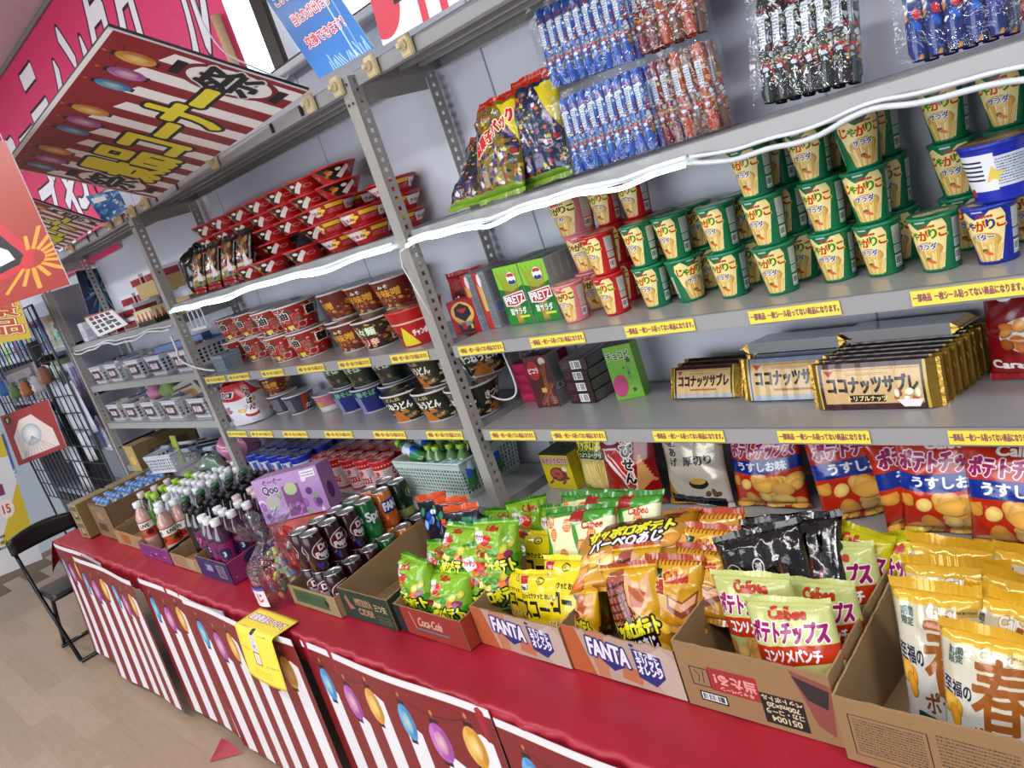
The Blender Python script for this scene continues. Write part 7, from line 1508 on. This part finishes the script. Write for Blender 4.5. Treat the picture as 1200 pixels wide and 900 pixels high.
# coffee packs and brown box beyond it
A = Art(200, 220, '#b0a078'); A.txt('BOSS', 100, 60, 70, '#14120f', bold=3, fit=150, vert=False); A.rect(40, 110, 120, 90, '#6a5a44'); A.ell(100, 140, 40, 30, '#c8b48c')
M_BO = pmat('coffee_pack_print', A, .3, coat=.4)
cf = snack_box('coffee_pack', 'drink pack', .13, .19, .10, M_BO, pmat('coffee_pack_side', Art(200, 120, '#8a7852').rect(60, 20, 80, 80, '#3a2a20'), .3), mat('coffee_top', '#8f835f', .3, noise=.4, nscale=50))
for i, y in enumerate((-.34, -.13)):
    for t in range(2): cf.put(X((-3.20 + .08, y + .0, ZT_ + .001 + t * .1015), .06), 'shrink wrapped coffee can pack, %s, %s layer' % (('at the table edge', 'behind the first')[i], ('lower', 'upper')[t]), 'shrink wrapped coffee packs')
cf.put(X((-3.32, -.30, ZT_ + .001), .1, s=.85), 'shrink wrapped coffee can pack at the very corner of the table')
A = Art(300, 160, '#7c6544'); A.noise(.012); A.rect(60, 60, 200, 70, '#5a4a34'); A.scrib(70, 30, 120, 20, 2, '#4a3826')
bx2 = snack_box('brown_carton', 'cardboard box', .16, .36, .15, pmat('small_brown_end', Art(100, 100, '#b8a070').ell(50, 60, 24, 18, '#d8b850'), .6), pmat('small_brown_side', A, .7), mat('brown_carton_lid', '#83704f', .7))
bx2.put(X((-3.13, .16 - .02, ZT_ + .185 + .0), .0), 'closed brown carton standing beyond the water box') if False else bx2.put(X((-3.14, .14, Z4 + .03 + .002), .0), 'closed brown carton standing beyond the water box')

# bottles
A = Art(320, 130, '#e2dedc'); A.rect(0, 0, 320, 8, '#b02a2a'); A.rect(0, 60, 320, 70, '#c8401c'); [(A.txt('LIVE', cx, 34, 36, '#1c6a34', bold=2), A.ell(cx + 20, 90, 26, 20, '#5a1a14'), A.ell(cx - 20, 84, 16, 12, '#6a9a34')) for cx in (60, 160, 260)]
M_RL = pmat('red_white_drink_label', A, .35)
M_PEACH = mat('peach_drink', '#c0968c', .12, coat=.6); M_CLR = mat('clear_drink', '#a9b4bc', .1, coat=.7, trans=.25); M_DKD = mat('dark_drink', '#17110f', .08, coat=.8); M_PURD = mat('purple_drink', '#43213f', .1, coat=.8)
A = Art(320, 130, '#7a1c5c'); A.chips(0, 0, 320, 130, 40, ['#a83a84', '#4a1440', '#c86aa8', '#2a1030'], (6, 14)); M_PL = pmat('magenta_label', A, .3, coat=.3)
A = Art(320, 130, '#16181e'); A.chips(0, 0, 320, 130, 26, ['#3a3e4a', '#c8ccd4', '#8a2a3a'], (3, 9)); M_BL = pmat('black_label', A, .3)
A = Art(320, 130, '#8a2468'); [(A.ell(cx, 70, 40, 40, '#20275c'), A.txt('3', cx, 70, 44, '#d0d4e4', bold=1.5)) for cx in (60, 160, 260)]; M_BM = pmat('starry_label', A, .3, coat=.3)
A = Art(320, 130, '#d0d6dc'); A.chips(0, 0, 320, 130, 16, ['#a8b4c4', '#8a94a8', '#e8ecf0'], (8, 16)); M_PLB = pmat('pale_label', A, .3)
A = Art(320, 130, '#5aa83c'); A.rect(0, 50, 320, 30, '#3a8a2c'); M_LG = pmat('lime_label', A, .3)
CW, CL, CG, CB, CPk = M_CAPW, M_LIME, mat('green_cap', '#1f6a3c', .35), mat('black_cap', '#141416', .35), mat('pink_white_cap', '#d8c4cc', .35)
K_ = {'red': bottle_kind('juice_bottle', M_PEACH, M_RL, CW, .034, .245), 'lime': bottle_kind('tea_bottle', mat('green_tea_liquid', '#4f7a46'), M_LG, CL, .031, .25), 'white': bottle_kind('water_bottle', M_CLR, M_PLB, CW, .031, .25),
      'green': bottle_kind('soda_bottle', M_CLR, M_PLB, CG, .031, .25), 'black': bottle_kind('soda_bottle', M_DKD, M_PL, CB, .031, .25), 'black2': bottle_kind('soda_bottle', M_DKD, M_BL, CB, .031, .25), 'star': bottle_kind('grape_drink_bottle', M_PURD, M_BM, CW, .032, .245), 'pink': bottle_kind('grape_drink_bottle', M_PURD, M_PL, CPk, .031, .25)}
P_ = .068
def row(key, x, y0, n, desc, dx=0, step=P_):
    for i in range(n):
        K_[key].put(X((x + dx * i + rnd.uniform(-.003, .003), y0 + i * step, ZT_ + .007), rnd.uniform(-1, 1)), '%s, %s back' % (desc, ORD[i]), desc + ' bottles')
row('red', -1.86, -.375, 2, 'juice bottle with a red and white label nearest the starry carton')
row('red', -1.95, -.345, 1, 'juice bottle with a red and white label beside the first pair')
row('red', -2.16, -.37, 1, 'juice bottle with a red and white label alone at the beige carton')
row('lime', -2.14, -.29, 4, 'lime capped tea bottle in the outer file')
row('lime', -2.22, -.29, 4, 'lime capped tea bottle in the inner file')
row('pink', -2.30, -.30, 3, 'pinkish capped bottle next to the tea')
for i in range(5): row('white', -2.13 + i * .071, -.215 if i < 4 else -.20, 5 if i < 3 else 4, 'clear white capped water bottle in the %s file of the crate' % ORD[i])
row('white', -2.0, -.285, 1, 'clear white capped water bottle set before the files')
row('green', -1.765, -.285, 5, 'green capped soda bottle in a single file', dx=.006)
for i in range(4): row('black' if i % 2 == 0 else 'black2', -1.685 + i * .072, -.345 + (.0 if i else .03), 6 if i else 5, 'black capped soda bottle in the %s dark file' % ORD[i], dx=.003, step=.066)
row('star', -1.375, -.375 + .066 * 0, 2, 'grape drink bottle with white cap in the inner starry file'); row('star', -1.30, -.385, 3, 'grape drink bottle with white cap in the middle starry file'); row('star', -1.225, -.385, 3, 'grape drink bottle with white cap in the outer starry file')
row('pink', -1.375, -.22, 3, 'pink capped grape drink bottle in the inner rear file'); row('pink', -1.30, -.17, 2, 'pink capped grape drink bottle in the middle rear file')
bpy.data.objects.remove(_fo)
